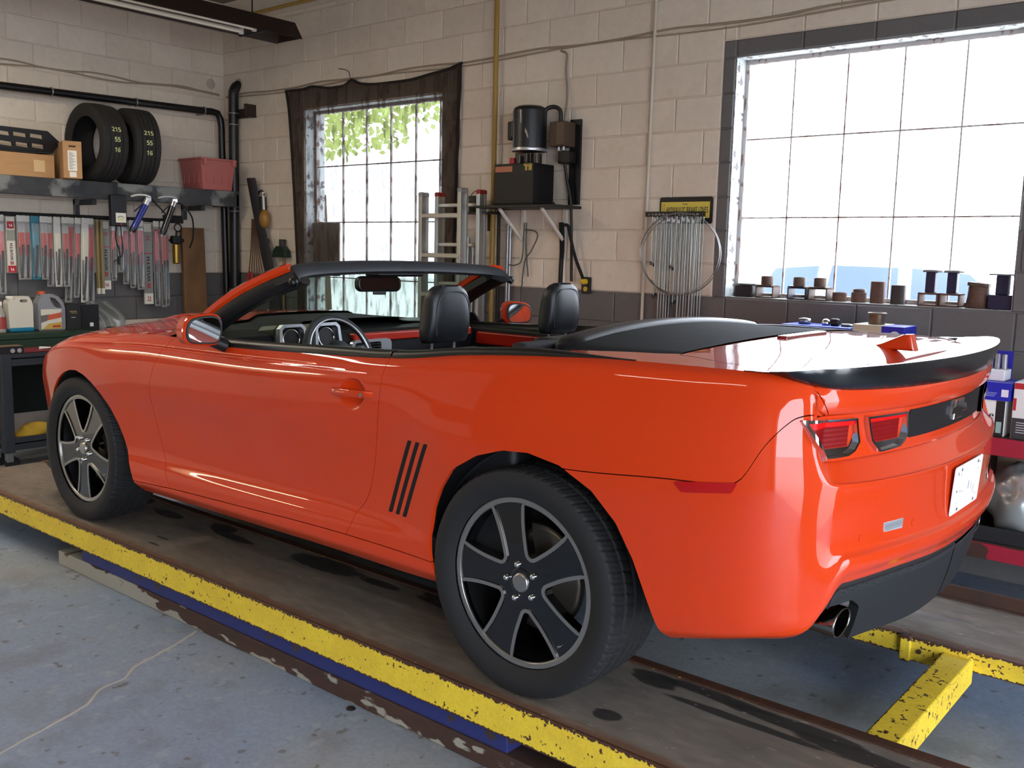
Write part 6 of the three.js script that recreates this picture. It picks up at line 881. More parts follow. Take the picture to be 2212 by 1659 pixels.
// ---- brown gauze pinned over the window
{
  const topE = lineAt([[0, 2.748], [0.14, 2.745], [0.17, 2.757], [0.24, 2.735], [0.30, 2.722], [0.385, 2.728], [0.415, 2.762], [0.45, 2.731], [0.58, 2.700], [0.72, 2.697], [0.86, 2.722], [0.93, 2.735], [1, 2.768]]), lx = (v) => 5.262 - 0.17 * Math.pow(v, 0.6), rxx = (v) => 3.165 + 0.055 * Math.pow(v, 0.7);
  const P = [], U = [], I = [], nu = 90, nv = 70; for (let j = 0; j <= nv; j++) for (let i = 0; i <= nu; i++) { const u = i / nu, v = j / nv, x = lerp(lx(v), rxx(v), u) + 0.004 * Math.sin(v * 40 + u), y = lerp(topE(u), 0.62, v), fold = 0.004 * Math.sin(u * 70 + 2 * Math.sin(v * 3)) * smooth(0, 0.3, v) + 0.006 * Math.sin(u * 23 + v * 4); P.push(x, y, 2.192 - fold - 0.01 * Math.sin(Math.PI * u)); U.push(x, y); }
  for (let j = 0; j < nv; j++) for (let i = 0; i < nu; i++) { const a = j * (nu + 1) + i; I.push(a, a + nu + 1, a + nu + 2, a, a + nu + 2, a + 1); }
  const g = new THREE.BufferGeometry(); g.setAttribute('position', new THREE.Float32BufferAttribute(P, 3)); g.setAttribute('uv', new THREE.Float32BufferAttribute(U, 2)); g.setIndex(I); g.computeVertexNormals();
  const alpha = tex(512, (u, v) => { const f = 0.5 + 0.5 * Math.sin(u * 6.283 * 60), n = fbm(u, v * 0.12, 40, 3, 601); return 0.74 + 0.10 * f * n + 0.14 * smooth(0.45, 0.75, fbm(u, v * 0.25, 16, 4, 605)); }, { srgb: false, rx: 1.6, ry: 1.6 });
  const cloth = new THREE.MeshStandardMaterial({ color: 0x3a2a20, roughness: 0.9, alphaMap: alpha, transparent: true, side: THREE.DoubleSide });
  const c = thing('gauze_curtain', 'dark brown see-through cloth pinned over the corner window', 'curtain', [4.2, 0.62, 2.19]); wpart('cloth', g, cloth, c);
  // turned hems are doubled and look darker
  const hem = (pts, r) => tube(pts, r, 60, 6); const hm = M(0x1c130e, 0.9);
  wpart('hem', hem(range(0, 1, 24).map((u) => [lerp(lx(0), rxx(0), u), topE(u) - 0.006, 2.186]), 0.011), hm, c); wpart('hem', hem(range(0, 1, 14).map((v) => [lx(v) - 0.006, lerp(2.745, 0.64, v), 2.186]), 0.012), hm, c); wpart('hem', hem(range(0, 1, 14).map((v) => [rxx(v) + 0.012, lerp(2.76, 0.64, v), 2.184]), 0.013), hm, c);
  for (const [x, y] of [[5.25, 2.745], [4.39, 2.765], [3.18, 2.76]]) wpart('nail', rod([x, y, 2.225], [x, y + 0.004, 2.165], 0.004), mats.steel, c); wpart('tie_wire', tube([[4.39, 2.765, 2.17], [4.40, 2.81, 2.17], [4.45, 2.84, 2.175], [4.55, 2.86, 2.18]], 0.003, 20, 5), M(0x3a2c20, 0.7), c);
}
// ---- folding ladder
{
  const L = thing('step_ladder', 'folded aluminium ladder with red caps leaning beside the yellow pipe', 'ladder', [3.01, FLOOR, 1.93]), al = M(0xb4b3ad, 0.36, 0.8), red = M(0x9a1f1c, 0.5);
  const rail = (x, z, top, w = 0.03, d = 0.075) => { const g = merge(box(0.004, top, d, -w / 2, top / 2, 0, 0.001), box(w, top, 0.004, 0, top / 2, -d / 2, 0.001), box(w, top, 0.004, 0, top / 2, d / 2, 0.001), box(0.006, top, 0.012, -w / 2, top / 2, 0.02, 0.001)); return g.translate(x, 0, z); };
  for (const [x, z, t] of [[0.26, -0.02, 2.045], [-0.13, -0.02, 2.07], [0.20, 0.09, 2.05], [-0.21, 0.09, 2.06]]) { part('rail', rail(x, z, t), al, L); part('rail_cap', box(0.04, 0.035, 0.085, x, t + 0.008, z, 0.01), z > 0 ? red : M(0x8d8a84, 0.5), L); }
  for (let i = 0; i < 7; i++) { part('rung', box(0.39, 0.034, 0.07, 0.065, 1.90 - i * 0.285, -0.02, 0.006), al, L); if (i < 6) part('rear_rung', box(0.41, 0.028, 0.045, 0.0, 1.98 - i * 0.285, 0.09, 0.006), al, L); }
  part('spreader', merge(rod([-0.15, 1.62, -0.065], [-0.14, 1.28, -0.065], 0.006), box(0.035, 0.02, 0.004, -0.145, 1.6, -0.062, 0.001)), mats.steel, L); part('base_tread', box(0.42, 0.06, 0.09, 0.06, 0.05, -0.02, 0.006), al, L);
  // tubes stored behind it
  for (const [x, h] of [[3.08, 1.50], [3.03, 1.46], [2.93, 1.52], [2.69, 1.60], [2.665, 1.58]]) single('conduit_length', rod([x, FLOOR, 2.17], [x, FLOOR + h + 0.25, 2.19], 0.011), mats.steel, { 3.08: 'grey conduit behind the ladder, first of three between its rails', 3.03: 'grey conduit behind the ladder, middle of three between its rails', 2.93: 'grey conduit behind the ladder, last of three between its rails', 2.69: 'grey conduit between the ladder and the yellow pipe, the ladder side one', 2.665: 'grey conduit between the ladder and the yellow pipe, the pipe side one' }[x], 'conduit', 'conduit lengths behind the ladder');
  const bk = thing('green_bucket', 'dark olive tin on the shelf bracket behind the ladder top', 'tin', [2.90, 1.675, 2.08]); part('tin_body', lathe([[0, 0], [0.055, 0], [0.062, 0.105], [0.058, 0.11], [0.052, 0.1], [0.05, 0.01], [0, 0.01]], 28), M(0x2a2c16, 0.5), bk); part('handle', new THREE.TorusGeometry(0.058, 0.003, 6, 24, Math.PI).translate(0, 0.09, 0), mats.darkSteel, bk);
  const br = thing('steel_ledge', 'narrow black steel ledge behind the ladder', 'ledge', [2.88, 1.66, 2.15]); part('ledge_plate', box(0.30, 0.012, 0.2, 0, 0.006, -0.04, 0.002), mats.black, br); part('ledge_bracket', box(0.02, 0.12, 0.02, 0, -0.06, 0.05, 0.002), mats.black, br);
}
// ---- vertical pipes
{
  single('gas_pipe', rod([2.818, FLOOR, 2.165], [2.812, CEIL - 0.01, 2.165], 0.0185, 0.0185, 18), M(0xffffff, 0.5, 0, { map: tex(128, (u, v) => mix3([0.66, 0.53, 0.22], [0.58, 0.45, 0.2], fbm(u, v, 8, 3, 621))) }), 'yellow painted pipe running from floor to ceiling', 'pipe');
  single('drain_pipe', rod([2.77, FLOOR, 2.18], [2.77, 1.70, 2.18], 0.012), M(0x1a100d, 0.6), 'thin dark brown pipe under the pump shelf beside the yellow pipe', 'pipe');
  single('conduit_pipe', rod([1.548, FLOOR, 2.2], [1.522, CEIL - 0.01, 2.2], 0.0105, 0.0105, 14), M(0xc9bfae, 0.55), 'thin cream conduit between the pump and the brake lines', 'conduit');
}
// ---- hydraulic pump on its shelf
{
  const sf = thing('pump_shelf', 'black steel shelf on two white brackets under the pump', 'shelf', [2.42, 1.45, 2.1]); wpart('shelf_plate', bx(2.06, 2.75, 1.690, 1.708, 1.90, 2.215, 0.002), mats.black, sf);
  for (const x of [2.56, 2.19]) { wpart('bracket_strut', rod([x, 1.685, 1.94], [x, 1.47, 2.2], 0.013, 0.013, 8), M(0xd6d0c4, 0.5), sf); wpart('bracket_upright', bx(x - 0.015, x + 0.015, 1.18, 1.69, 2.19, 2.214, 0.003), M(0xd6d0c4, 0.5), sf); }
  const bk = M(0x0e0d10, 0.5, 0.2), p = thing('hydraulic_pump', 'black hydraulic power unit with a tall motor and square tank', 'pump', [2.42, 1.708, 2.04]);
  wpart('tank', bx(2.262, 2.60, 1.709, 1.985, 1.925, 2.16, 0.006), bk, p); wpart('tank_flange', bx(2.25, 2.61, 1.72, 1.735, 1.915, 2.165, 0.003), bk, p); wpart('warning_sticker', bx(2.44, 2.59, 1.93, 1.968, 1.9225, 1.9255, 0.0005), M(0xb06a4c, 0.5), p, 'orange sticker');
  wpart('data_sticker', new THREE.PlaneGeometry(0.07, 0.045).rotateY(Math.PI).translate(2.305, 1.958, 1.9235), M(0xffffff, 0.5, 0, { map: canvasTex(96, 64, (c) => { c.fillStyle = '#b39a3a'; c.fillRect(0, 0, 96, 64); c.fillStyle = '#1a1712'; c.fillRect(0, 22, 18, 42); c.fillRect(42, 26, 16, 38); c.fillRect(20, 6, 60, 5); }) }), p, 'yellow sticker');
  wpart('motor', lathe([[0, 0.325], [0.085, 0.325], [0.108, 0.312], [0.116, 0.29], [0.116, 0.05], [0.12, 0.045], [0.12, 0.03], [0.1, 0.02], [0, 0.02]], 44).translate(2.385, 2.045, 2.035), MP(0x15161b, { roughness: 0.38, clearcoat: 0.3 }), p); wpart('motor_band', lathe([[0.1205, 0.03], [0.1225, 0.034], [0.1225, 0.046], [0.1205, 0.05]], 44).translate(2.385, 2.04, 2.035), mats.alu, p, 'bright end ring');
  wpart('capacitor_box', bx(2.495, 2.54, 2.15, 2.275, 1.98, 2.06, 0.01), bk, p); wpart('rating_plate', bx(2.478, 2.484, 2.17, 2.275, 1.96, 2.0, 0.001), M(0x6d6a5c, 0.5, 0.5), p);
  wpart('valve_block', merge(bx(2.32, 2.46, 1.985, 2.06, 1.97, 2.10, 0.008), rod([2.35, 1.99, 1.96], [2.35, 2.05, 1.96], 0.015), rod([2.41, 1.985, 1.955], [2.41, 2.04, 1.955], 0.02), rod([2.27, 1.985, 1.97], [2.27, 2.05, 1.97], 0.022)), M(0x4a443e, 0.45, 0.6), p); wpart('filler_cap', rod([2.465, 1.985, 1.955], [2.465, 2.025, 1.955], 0.022, 0.02), mats.red, p, 'red filler cap');
  wpart('back_plate', bx(2.07, 2.16, 1.72, 2.285, 2.190, 2.208, 0.002), bk, p);
  wpart('control_box', bx(2.115, 2.235, 2.10, 2.262, 2.06, 2.195, 0.006), M(0x4a3a2c, 0.6), p, 'brown control box'); wpart('control_cover', bx(2.112, 2.175, 2.11, 2.255, 2.055, 2.062, 0.002), M(0x55432f, 0.55), p); for (const x of [2.15, 2.19]) wpart('cable_gland', rod([x, 2.10, 2.11], [x, 2.075, 2.11], 0.012), mats.steel, p); wpart('side_relay', bx(2.10, 2.19, 1.99, 2.07, 2.10, 2.19, 0.006), bk, p);
  wpart('motor_conduit', tube([[2.29, 2.28, 2.06], [2.275, 2.345, 2.07], [2.235, 2.365, 2.10], [2.195, 2.34, 2.12], [2.19, 2.265, 2.125]], 0.014, 40, 10), mats.black, p); wpart('control_lead', tube([[2.15, 2.075, 2.11], [2.14, 1.9, 2.14], [2.11, 1.7, 2.16], [2.11, 1.2, 2.19]], 0.010, 50, 8), mats.black, p); wpart('feed_wire', tube([[2.17, 2.262, 2.14], [2.19, 2.45, 2.19], [2.215, 2.62, 2.2], [2.215, 2.72, 2.205], [2.27, 2.75, 2.207]], 0.007, 50, 6), M(0x8b8074, 0.6), p);
  for (const x of [2.205, 2.185]) single('hydraulic_hose', tube([[x, 1.60, 2.17], [x + 0.002, 1.4, 2.19], [x + 0.01, 1.1, 2.195], [x + 0.012, FLOOR + 0.01, 2.195]], 0.010, 50, 8), mats.rubber, x > 2.2 ? 'black hose dropping under the pump, the ladder side one' : 'black hose dropping under the pump, the window side one', 'hose', 'hoses under the pump');
  single('power_cord', tube([[2.172, 1.583, 2.165], [2.13, 1.575, 2.16], [2.10, 1.50, 2.15], [2.06, 1.36, 2.16], [2.02, 1.26, 2.175], [1.998, 1.205, 2.18]], 0.011, 60, 8), mats.rubber, 'thick black cord curving down to the wall socket', 'cord');
  const wl = thing('control_wires', 'loose grey wires hanging from the pump bracket', 'wires', [2.5, 1.1, 2.19]); for (const pts of [[[2.53, 1.60, 2.18], [2.545, 1.35, 2.18], [2.60, 1.30, 2.175], [2.66, 1.30, 2.175]], [[2.52, 1.55, 2.18], [2.43, 1.54, 2.175], [2.405, 1.50, 2.175], [2.46, 1.40, 2.175], [2.52, 1.32, 2.18], [2.55, 1.1, 2.185]], [[2.515, 1.6, 2.185], [2.51, 1.4, 2.185], [2.49, 1.22, 2.185]]]) wpart('wire', tube(pts, 0.005, 40, 6), M(0x5c584e, 0.6), wl);
}
// socket with plug
{
  const s = thing('wall_socket', 'black double wall socket with a yellow plug', 'socket', [1.99, 1.178, 2.2]); part('cover_plate', box(0.072, 0.112, 0.02, 0, 0, 0, 0.004), mats.black, s); part('outlet', new THREE.CylinderGeometry(0.017, 0.017, 0.004, 20).rotateX(Math.PI / 2).translate(0, -0.025, -0.0115), M(0xb89d28, 0.5), s); part('plug', merge(rod([0.0, 0.024, -0.01], [0.0, 0.024, -0.04], 0.02, 0.018), rod([0, 0.024, -0.03], [0.022, 0.03, -0.045], 0.014)), M(0xd2b21e, 0.5), s, 'yellow plug');
}
// ---- rack of brake lines
{
  const r = thing('brake_line_rack', 'black rack with a yellow hydraulic brake lines sign', 'rack', [1.27, 1.6, 2.19]);
  wpart('back_board', ext(rrect(0.375, 0.165, 0.015, 1.2525, 1.672), 0.008, 0.001).translate(0, 0, 2.203), mats.black, r);
  const sign = canvasTex(512, 128, (c, w, h) => { c.fillStyle = '#d6bf4e'; c.fillRect(0, 0, w, h); c.fillStyle = '#24231c'; for (let i = 0; i < 7; i++) c.fillRect(228 + i * 8, 14, 5, 8); c.save(); c.translate(56, 88); c.textAlign = 'left'; c.font = 'bold 50px sans-serif'; c.scale(440 / c.measureText('HYDRAULIC BRAKE LINES').width, 1.3); c.fillText('HYDRAULIC BRAKE LINES', 0, 0); c.restore(); c.strokeStyle = '#a8862a'; c.lineWidth = 5; c.strokeRect(18, 20, 20, 16); c.strokeRect(18, 52, 20, 16); c.strokeRect(18, 86, 20, 18); });
  wpart('sign', new THREE.PlaneGeometry(0.345, 0.100).rotateY(Math.PI).translate(1.255, 1.675, 2.2005), M(0xffffff, 0.45, 0, { map: sign }), r, 'yellow sign');
  const bar = canvasTex(512, 48, (c, w, h) => { c.fillStyle = '#161315'; c.fillRect(0, 0, w, h); c.fillStyle = '#e6e3dc'; c.font = 'bold 20px monospace'; c.textAlign = 'center'; ['8', '12', '20', '30', '40', '51', '60', '8', '12', '20', '30', '40', '51', '60'].forEach((t, i) => c.fillText(t, 34 + i * 33 + (i > 6 ? 10 : 0), 34)); });
  wpart('hook_bar', bx(1.105, 1.51, 1.632, 1.664, 2.148, 2.156, 0.001), mats.black, r); wpart('bar_print', new THREE.PlaneGeometry(0.405, 0.031).rotateY(Math.PI).translate(1.3075, 1.648, 2.1475), M(0xffffff, 0.5, 0, { map: bar }), r, 'numbered bar'); wpart('bar_bracket', merge(bx(1.11, 1.125, 1.63, 1.664, 2.15, 2.21, 0.001), bx(1.43, 1.445, 1.63, 1.664, 2.15, 2.21, 0.001)), mats.black, r);
  for (let i = 0; i < 10; i++) wpart('price_tag', box(0.022, 0.022, 0.002, 1.435 - i * 0.034, 1.613 - (i % 3) * 0.006, 2.142, 0.0005), M(0xcfd0c8, 0.6), r);
  const lineM = M(0x9fa6a4, 0.32, 0.75), lens = [0.30, 0.31, 0.50, 0.51, 1.2, 1.25, 1.22, 1.28, 1.2, 1.24, 1.27, 1.23, 0.32, 0.33, 0.54, 0.55, 0.86, 0.87, 1.22, 1.2, 1.26, 1.21, 1.24, 1.27, 1.2, 1.25, 1.22, 1.28, 1.21, 1.23];
  const words = ['first', 'second', 'third', 'fourth', 'fifth', 'sixth', 'seventh', 'eighth', 'ninth', 'tenth', 'eleventh', 'twelfth', 'thirteenth', 'fourteenth', 'fifteenth', 'sixteenth', 'seventeenth', 'eighteenth', 'nineteenth', 'twentieth', 'twenty-first', 'twenty-second', 'twenty-third', 'twenty-fourth', 'twenty-fifth', 'twenty-sixth', 'twenty-seventh', 'twenty-eighth', 'twenty-ninth', 'thirtieth'];
  lens.forEach((l, i) => { const x = 1.452 - i * 0.0118, z = 2.15 + 0.02 * ((i * 7) % 3) - 0.01, o = thing('brake_line', (l < 0.6 ? 'short' : l < 1 ? 'medium' : 'long') + ' steel brake line, ' + words[i] + ' on the rack counted from the pump side', 'brake line', [x, 1.632 - l, z], 0, 'brake lines on the rack'); part('line_tube', rod([0.01 * (l > 1 ? 1 : 0.3) * ((i % 4) - 1), 0, 0.0], [0, l, 0], 0.0035, 0.0035, 7), lineM, o); part('fitting', rod([0.01 * (l > 1 ? 1 : 0.3) * ((i % 4) - 1), -0.004, 0], [0.01 * (l > 1 ? 1 : 0.3) * ((i % 4) - 1), 0.018, 0], 0.0075, 0.0075, 6), l < 1 ? mats.darkSteel : mats.steel, o); part('top_fitting', rod([0, l - 0.02, 0], [0, l, 0], 0.006, 0.006, 6), mats.steel, o); });
  const coil = thing('tube_coil', 'large loop of steel tubing hung over the brake lines', 'tube coil', [1.235, 1.40, 2.125]); for (const [k, dz, dy] of [[1, 0, 0], [0.985, -0.012, 0.006], [0.972, 0.01, -0.008]]) part('coil_turn', new THREE.TorusGeometry(1, 0.009, 6, 72).scale(0.285 * k, 0.252 * k, 0.35).translate(0.002, dy, dz), mats.steel, coil); part('loose_end', tube([[0.20, -0.165, 0], [0.14, -0.22, -0.01], [0.05, -0.262, -0.01]], 0.004, 20, 6), mats.steel, coil);
}
// ---- lift adapters standing on the sill of the big window
{
  const Y = W1.y0 + 0.002, iron = M(0xffffff, 0.6, 0.4, { map: tex(128, (u, v) => mix3([0.42, 0.36, 0.32], [0.30, 0.22, 0.18], fbm(u, v, 8, 4, 641)), { rx: 6, ry: 6 }) }), rusty = M(0xffffff, 0.75, 0.2, { map: tex(128, (u, v) => mix3([0.44, 0.31, 0.25], [0.32, 0.24, 0.20], fbm(u, v, 8, 4, 645)), { rx: 6, ry: 6 }) }), steelB = M(0x2a2a44, 0.5, 0.3), grp = 'lift adapters on the window sill', Z = 2.29;
  const ringG = (r, h, b) => lathe([[r - b, h], [r - 0.003, h], [r, h - 0.004], [r, 0.004], [r - 0.003, 0], [r - b, 0], [r - b, h]], 30);
  const channel = (w, h, d, t) => merge(box(w, t, d, 0, h - t / 2, 0, 0.003), box(t, h, d, -w / 2 + t / 2, h / 2, 0, 0.003), box(t, h, d, w / 2 - t / 2, h / 2, 0, 0.003), box(w, t, d, 0, t / 2, 0, 0.003));
  const add = (x, label, fn, z = Z) => { const o = thing('lift_adapter', label, 'lift adapter', [x, Y, z], 0, grp); fn(o); };
  add(0.855, 'dark square lift pad with a flat round top, first on the window sill', (o) => { part('block', box(0.115, 0.07, 0.10, 0, 0.035, 0, 0.006), M(0x1c1a24, 0.5), o); part('pad', lathe([[0, 0.012], [0.062, 0.01], [0.064, 0], [0, 0]], 30).translate(0, 0.072, 0), M(0x77756c, 0.7), o); }, 2.30);
  for (const [x, lab, m] of [[0.715, 'brown boxed adapter with a ring on top beside the dark square pad', iron], [0.512, 'dark boxed adapter with a ring on top, the middle of three', M(0x2c2934, 0.5, 0.3)], [0.386, 'brown boxed adapter with a ring on top beside the low ring', iron]]) add(x, lab, (o) => { part('channel', channel(0.115, 0.072, 0.10, 0.008), m, o); part('plate', box(0.10, 0.006, 0.11, 0.004, 0.076, 0, 0.002), m, o); part('ring', ringG(0.036, 0.052, 0.010).translate(0.006, 0.079, 0), iron, o); });
  add(0.272, 'low rusty ring, left of the taller capped ring', (o) => part('ring', ringG(0.040, 0.052, 0.008), rusty, o)); add(0.162, 'short capped ring with a bright rim on the sill', (o) => { part('ring', ringG(0.042, 0.058, 0.010), rusty, o); part('collar', ringG(0.034, 0.018, 0.010).translate(0, 0.058, 0), iron, o); });
  for (const [x, h, lab, m] of [[0.058, 0.118, 'tall rounded block with a hole in its top on the sill', rusty], [-0.055, 0.102, 'dark rounded block with a hole in its top on the sill', M(0x3a3230, 0.6, 0.2)]]) add(x, lab, (o) => { part('block', ext(rrect(0.075, 0.06, 0.022), h, 0.004, 2).rotateX(-Math.PI / 2), m, o); part('hole', new THREE.CylinderGeometry(0.013, 0.013, 0.002, 18).translate(0, h + 0.0005, 0), linerBlack, o); });
  for (const [x, lab, m] of [[-0.225, 'post adapter on an open rusty channel, the left of the pair', rusty], [-0.335, 'post adapter on an open rusty channel, the right of the pair', rusty]]) add(x, lab, (o) => { part('channel', channel(0.105, 0.072, 0.10, 0.010), m, o); part('post', box(0.05, 0.11, 0.05, 0.0, 0.127, 0, 0.004), steelB, o); part('top_plate', lathe([[0, 0.014], [0.052, 0.012], [0.053, 0], [0, 0]], 8).translate(0, 0.182, 0), M(0x8a8884, 0.6, 0.3), o); });
  add(-0.465, 'large rusty flared block with a hole in its top', (o) => { part('block', lathe([[0, 0.118], [0.046, 0.118], [0.05, 0.11], [0.052, 0.06], [0.06, 0.0], [0, 0]], 32), rusty, o); part('cap', ext(rrect(0.105, 0.085, 0.02), 0.016, 0.002).rotateX(-Math.PI / 2).rotateZ(0.08).translate(0, 0.116, 0), iron, o); part('hole', new THREE.CylinderGeometry(0.012, 0.012, 0.002, 18).rotateZ(0.08).translate(0, 0.1345, 0), linerBlack, o); });
  add(-0.58, 'blue block with a post and flat plate, last on the sill', (o) => { part('block', box(0.115, 0.075, 0.10, 0, 0.0375, 0, 0.005), steelB, o); part('post', box(0.06, 0.10, 0.05, 0, 0.125, 0, 0.004), steelB, o); part('top_plate', box(0.12, 0.008, 0.10, 0, 0.179, 0, 0.002), M(0x77767c, 0.6, 0.3), o); });
}
// ================================================================ shelving and stock behind the car
{
  const redB = M(0xffffff, 0.5, 0, { map: tex(256, (u, v) => mix3([0.66, 0.13, 0.22], [0.30, 0.20, 0.17], smooth(0.62, 0.66, fbm(u, v, 7, 4, 701)))) });
  const r = thing('steel_shelving', 'low steel shelving with red front edges beside the window wall', 'shelving', [-0.9, FLOOR, 1.95]);
  for (const [y, w] of [[0.575, 0.085], [0.06, 0.075]]) { wpart('shelf_edge', uvm(bx(-2.0, -0.30, y - w, y, 1.70, 1.72, 0.004)), redB, r, 'red shelf edge'); wpart('shelf_board', uvm(bx(-2.0, -0.30, y - 0.025, y - 0.004, 1.72, 2.20, 0.002)), M(0x5a5148, 0.8), r); }
  for (const [x, z] of [[-0.32, 1.74], [-0.32, 2.18], [-1.98, 1.74], [-1.98, 2.18]]) wpart('upright', bx(x - 0.02, x + 0.02, FLOOR, 0.57, z - 0.015, z + 0.015, 0.003), M(0x4a2a2c, 0.6), r);
  const T = 0.5755, tx = (w, h, d) => M(0xffffff, 0.55, 0, { map: canvasTex(w, h, d) });
  const cartonFront = (o, w, h, z, m) => part('printed_front', new THREE.PlaneGeometry(w, h).rotateY(Math.PI).translate(0, h / 2, z), m, o);
  const a = thing('filter_box', 'white filter box with black lettering under the blue box', 'box', [-0.675, T, 1.84]); part('box_body', box(0.17, 0.172, 0.2, 0, 0.086, 0, 0.002), M(0xe9e7e2, 0.6), a); cartonFront(a, 0.168, 0.17, -0.1008, tx(256, 256, (c, w, h) => { c.fillStyle = '#efeee9'; c.fillRect(0, 0, w, h); c.fillStyle = '#1b1b1e'; c.fillRect(196, 0, 60, h); c.font = 'bold 66px serif'; c.fillText('ne', 108, 132); c.font = '26px sans-serif'; c.fillText('parts', 60, 66); c.fillStyle = '#9ab7b0'; c.fillRect(206, 150, 36, 80); c.fillStyle = '#777'; for (let i = 0; i < 5; i++) c.fillRect(30, 170 + i * 14, 60, 5); }));
  const b = thing('blue_box', 'long bright blue box on the white filter box', 'box', [-0.68, T + 0.172, 1.83]); part('box_body', box(0.20, 0.085, 0.2, 0, 0.0425, 0, 0.002), M(0x1420a8, 0.5), b); cartonFront(b, 0.196, 0.082, -0.1008, tx(256, 128, (c, w, h) => { c.fillStyle = '#1622ad'; c.fillRect(0, 0, w, h); c.fillStyle = '#c9cdf0'; for (let i = 0; i < 4; i++) c.fillRect(40, 60 + i * 12, 90 + ((i * 53) % 60), 3); c.fillStyle = '#e8e8f0'; c.fillRect(206, 44, 40, 54); }));
  const d = thing('open_parts_box', 'open blue box showing grey parts in white packing', 'box', [-0.66, T + 0.257, 1.86]); part('back_flap', box(0.13, 0.135, 0.01, -0.01, 0.0675, 0.07, 0.001), M(0x1b1f96, 0.5), d); part('tray', box(0.145, 0.05, 0.13, 0, 0.025, 0, 0.004), M(0xe6e6ea, 0.6), d, 'white packing'); for (let i = 0; i < 4; i++) part('grey_part', rod([-0.05 + i * 0.03, 0.045, 0.02 - i * 0.01], [-0.045 + i * 0.03, 0.118, 0.035], 0.013), M(0x9b9ca6, 0.35, 0.5), d);
  const e = thing('brake_pad_box', 'red, white and charcoal carton at the photo edge', 'carton', [-0.895, T, 1.84]); part('carton_body', box(0.21, 0.265, 0.2, 0, 0.1325, 0, 0.002), M(0xdedddc, 0.6), e); cartonFront(e, 0.206, 0.262, -0.1008, tx(256, 320, (c, w, h) => { c.fillStyle = '#e9e8e6'; c.fillRect(0, 0, w, h); c.fillStyle = '#c2262e'; c.fillRect(0, 0, w, 34); c.fillRect(0, 88, 16, 70); c.fillStyle = '#3a3b3e'; c.fillRect(0, 200, w, 120); c.fillStyle = '#c2262e'; c.font = 'italic bold 26px sans-serif'; c.fillText('Micro', 60, 188); c.fillStyle = '#d9d9d6'; for (let i = 0; i < 5; i++) c.fillRect(24, 224 + i * 14, 70, 4); c.strokeStyle = '#f2f2ef'; c.lineWidth = 6; c.strokeRect(150, 222, 70, 66); c.fillStyle = '#aaa'; c.fillRect(120, 70, 60, 34); }));
  // under the shelf: card sheet, silver bag, black bin
  const cs = M(0xb1a38c, 0.8); single('cardboard_sheet', bx(-1.9, -0.66, 0.10, 0.485, 2.14, 2.16, 0.002), cs, 'buff cardboard sheet standing under the upper red shelf', 'cardboard');
  const sp = new THREE.SphereGeometry(1, 40, 26), p = sp.attributes.position; for (let i = 0; i < p.count; i++) { const n = 0.85 + 0.3 * vnoise(p.getX(i) * 3 + 20, p.getY(i) * 3 + p.getZ(i) * 2 + 20, 99, 8) + 0.10 * vnoise(p.getX(i) * 9 + 20, p.getY(i) * 9 + p.getZ(i) * 7 + 20, 99, 9); p.setXYZ(i, p.getX(i) * 0.17 * n, p.getY(i) * 0.17 * n, p.getZ(i) * 0.15 * n); } sp.computeVertexNormals(); sp.translate(-0.86, 0.255, 1.92); single('silver_bag', sp, MP(0xa9b0ad, { roughness: 0.3, metalness: 0.35, clearcoat: 0.4 }), 'crumpled silver grey plastic bag under the upper red shelf', 'bag');
  const bin = thing('black_tray', 'shallow black tray on the lower red shelf', 'tray', [-1.0, 0.0565, 1.93]); part('tray_floor', box(0.7, 0.01, 0.36, 0, 0.005, 0, 0.002), mats.black, bin); for (const [w, d2, x, z] of [[0.7, 0.012, 0, -0.175], [0.7, 0.012, 0, 0.175], [0.012, 0.36, -0.345, 0], [0.012, 0.36, 0.345, 0]]) part('tray_side', box(w, 0.075, d2, x, 0.04, z, 0.003), M(0x26272a, 0.5), bin);
  // steel cabinet hidden behind the car with blue trays on top
  const cab = thing('steel_cabinet', 'grey steel cabinet behind the car carrying blue trays', 'cabinet', [0.12, FLOOR, 1.98]); part('cabinet_body', box(0.78, 1.24, 0.4, 0, 0.62, 0, 0.006), M(0x4a4c50, 0.5, 0.3), cab); for (const x of [-0.195, 0.195]) { const dr = part('cabinet_door', box(0.37, 1.16, 0.012, x, 0.62, -0.206, 0.004), M(0x505257, 0.5, 0.3), cab); part('handle', box(0.014, 0.12, 0.016, x + (x < 0 ? 0.14 : -0.14), 0.7, -0.218, 0.004), mats.steel, dr); }
  const CT = FLOOR + 1.24;
  const tr1 = thing('blue_tray', 'flat blue tray of small parts on the cabinet', 'tray', [0.22, CT, 1.93]); part('tray_body', box(0.36, 0.045, 0.2, 0, 0.0225, 0, 0.004), M(0x16309c, 0.5), tr1); part('tray_rim', box(0.38, 0.01, 0.22, 0, 0.048, 0, 0.003), M(0x1b3ab0, 0.45), tr1); part('chrome_part', new THREE.SphereGeometry(0.024, 16, 10).translate(-0.02, 0.065, 0), mats.chrome, tr1); part('black_part', box(0.05, 0.04, 0.04, -0.07, 0.072, 0, 0.012), mats.black, tr1); part('steel_part', lathe([[0, 0.035], [0.032, 0.03], [0.034, 0], [0, 0]], 20).translate(0.1, 0.053, 0), mats.steel, tr1); part('steel_washer', lathe([[0, 0.014], [0.03, 0.014], [0.03, 0], [0, 0]], 20).translate(-0.135, 0.053, 0), mats.steel, tr1);
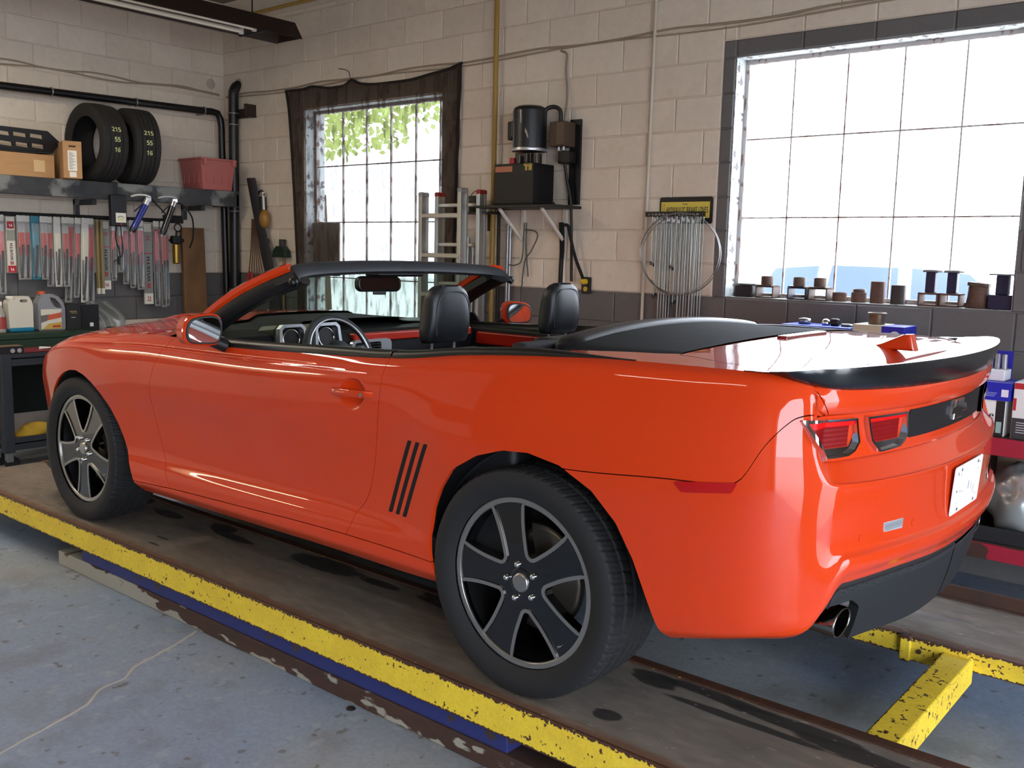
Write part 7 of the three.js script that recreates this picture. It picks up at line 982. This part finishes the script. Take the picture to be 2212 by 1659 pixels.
  const tb = thing('taped_box', 'blue box wrapped in buff tape with a bearing race on top', 'box', [-0.115, CT, 1.93]); part('box_body', box(0.26, 0.075, 0.2, 0, 0.0375, 0, 0.003), M(0x16209a, 0.5), tb); part('buff_tape', box(0.15, 0.077, 0.202, 0.058, 0.0385, 0, 0.003), M(0xb9b29a, 0.45), tb); part('oval_badge', new THREE.CylinderGeometry(0.012, 0.012, 0.003, 18).scale(1.6, 1, 1).rotateX(Math.PI / 2).translate(-0.085, 0.04, -0.101), M(0xb9c9b4, 0.5), tb);
  const br = thing('bearing_race', 'brown steel bearing race standing on the taped box', 'bearing', [-0.075, CT + 0.0775, 1.92]); part('race', lathe([[0.03, 0], [0.042, 0], [0.04, 0.05], [0.047, 0.052], [0.047, 0.06], [0.03, 0.06]], 30), M(0x6f5f4c, 0.4, 0.6), br);
}
// ================================================================ outside: pale yard, a parked car, a tree
struct('ground_outside', uvm(merge(bx(-40, 40, FLOOR - 0.22, FLOOR - 0.02, ZB + 0.2, 60, 0), bx(-60, XR - 0.2, FLOOR - 0.22, FLOOR - 0.02, -40, ZB + 0.2, 0))), M(0xc9c7c2, 0.9), 'pale concrete yard outside the shop');
{
  const c = thing('parked_suv', 'pale parked car seen through the large window', 'car', [1.6, FLOOR - 0.02, 8.4]), w = M(0xe6e8ea, 0.35), gl = M(0x5c6c8e, 0.2, 0.3);
  part('body', ext(poly([[-2.2, 0.35], [-2.25, 0.8], [-2.1, 0.98], [-1.35, 1.08], [-0.75, 1.62], [0.2, 1.70], [1.5, 1.66], [2.1, 1.1], [2.2, 0.9], [2.2, 0.35]]), 1.7, 0.06, 2).translate(0, 0, -0.85), w, c);
  for (const q of [[[-1.18, 1.12], [-0.70, 1.55], [-0.12, 1.60], [-0.12, 1.12]], [[0.02, 1.12], [0.02, 1.60], [0.75, 1.61], [0.85, 1.12]], [[0.98, 1.12], [0.9, 1.60], [1.42, 1.56], [1.72, 1.14]]]) part('side_window', ext(poly(q), 0.02, 0.004).translate(0, 0, -0.93), gl, c);
  for (const x of [-1.4, 1.35]) part('wheel', new THREE.CylinderGeometry(0.34, 0.34, 0.24, 32).rotateX(Math.PI / 2).translate(x, 0.34, -0.78), mats.rubber, c); part('door_seam', box(0.008, 0.6, 0.004, -0.05, 0.85, -0.912, 0.001), mats.grey, c);
}
{
  const t = thing('yard_tree', 'leafy green tree seen through the gauze curtain', 'tree', [11.6, FLOOR - 0.02, 7.8]); part('trunk', rod([0, 0, 0], [0.1, 2.6, 0], 0.14, 0.08), M(0x4a3a2a, 0.9), t);
  const leaf = M(0xa9b86a, 0.7, 0, { side: THREE.DoubleSide }), n = 2000, im = new THREE.InstancedMesh(new THREE.PlaneGeometry(0.13, 0.075), leaf, n), o = new THREE.Object3D(); for (let i = 0; i < n; i++) { const a = rr(0, 6.283), b = Math.acos(rr(-1, 1)), r = Math.cbrt(rnd()); o.position.set(3.1 * r * Math.sin(b) * Math.cos(a), 4.35 + 1.15 * r * Math.cos(b), 1.5 * r * Math.sin(b) * Math.sin(a)); o.rotation.set(rr(0, 6), rr(0, 6), rr(0, 6)); o.updateMatrix(); im.setMatrixAt(i, o.matrix); } im.name = 'foliage'; im.userData = { kind: 'stuff' }; dress(im); t.add(im);
}
renderer.render(scene, camera);
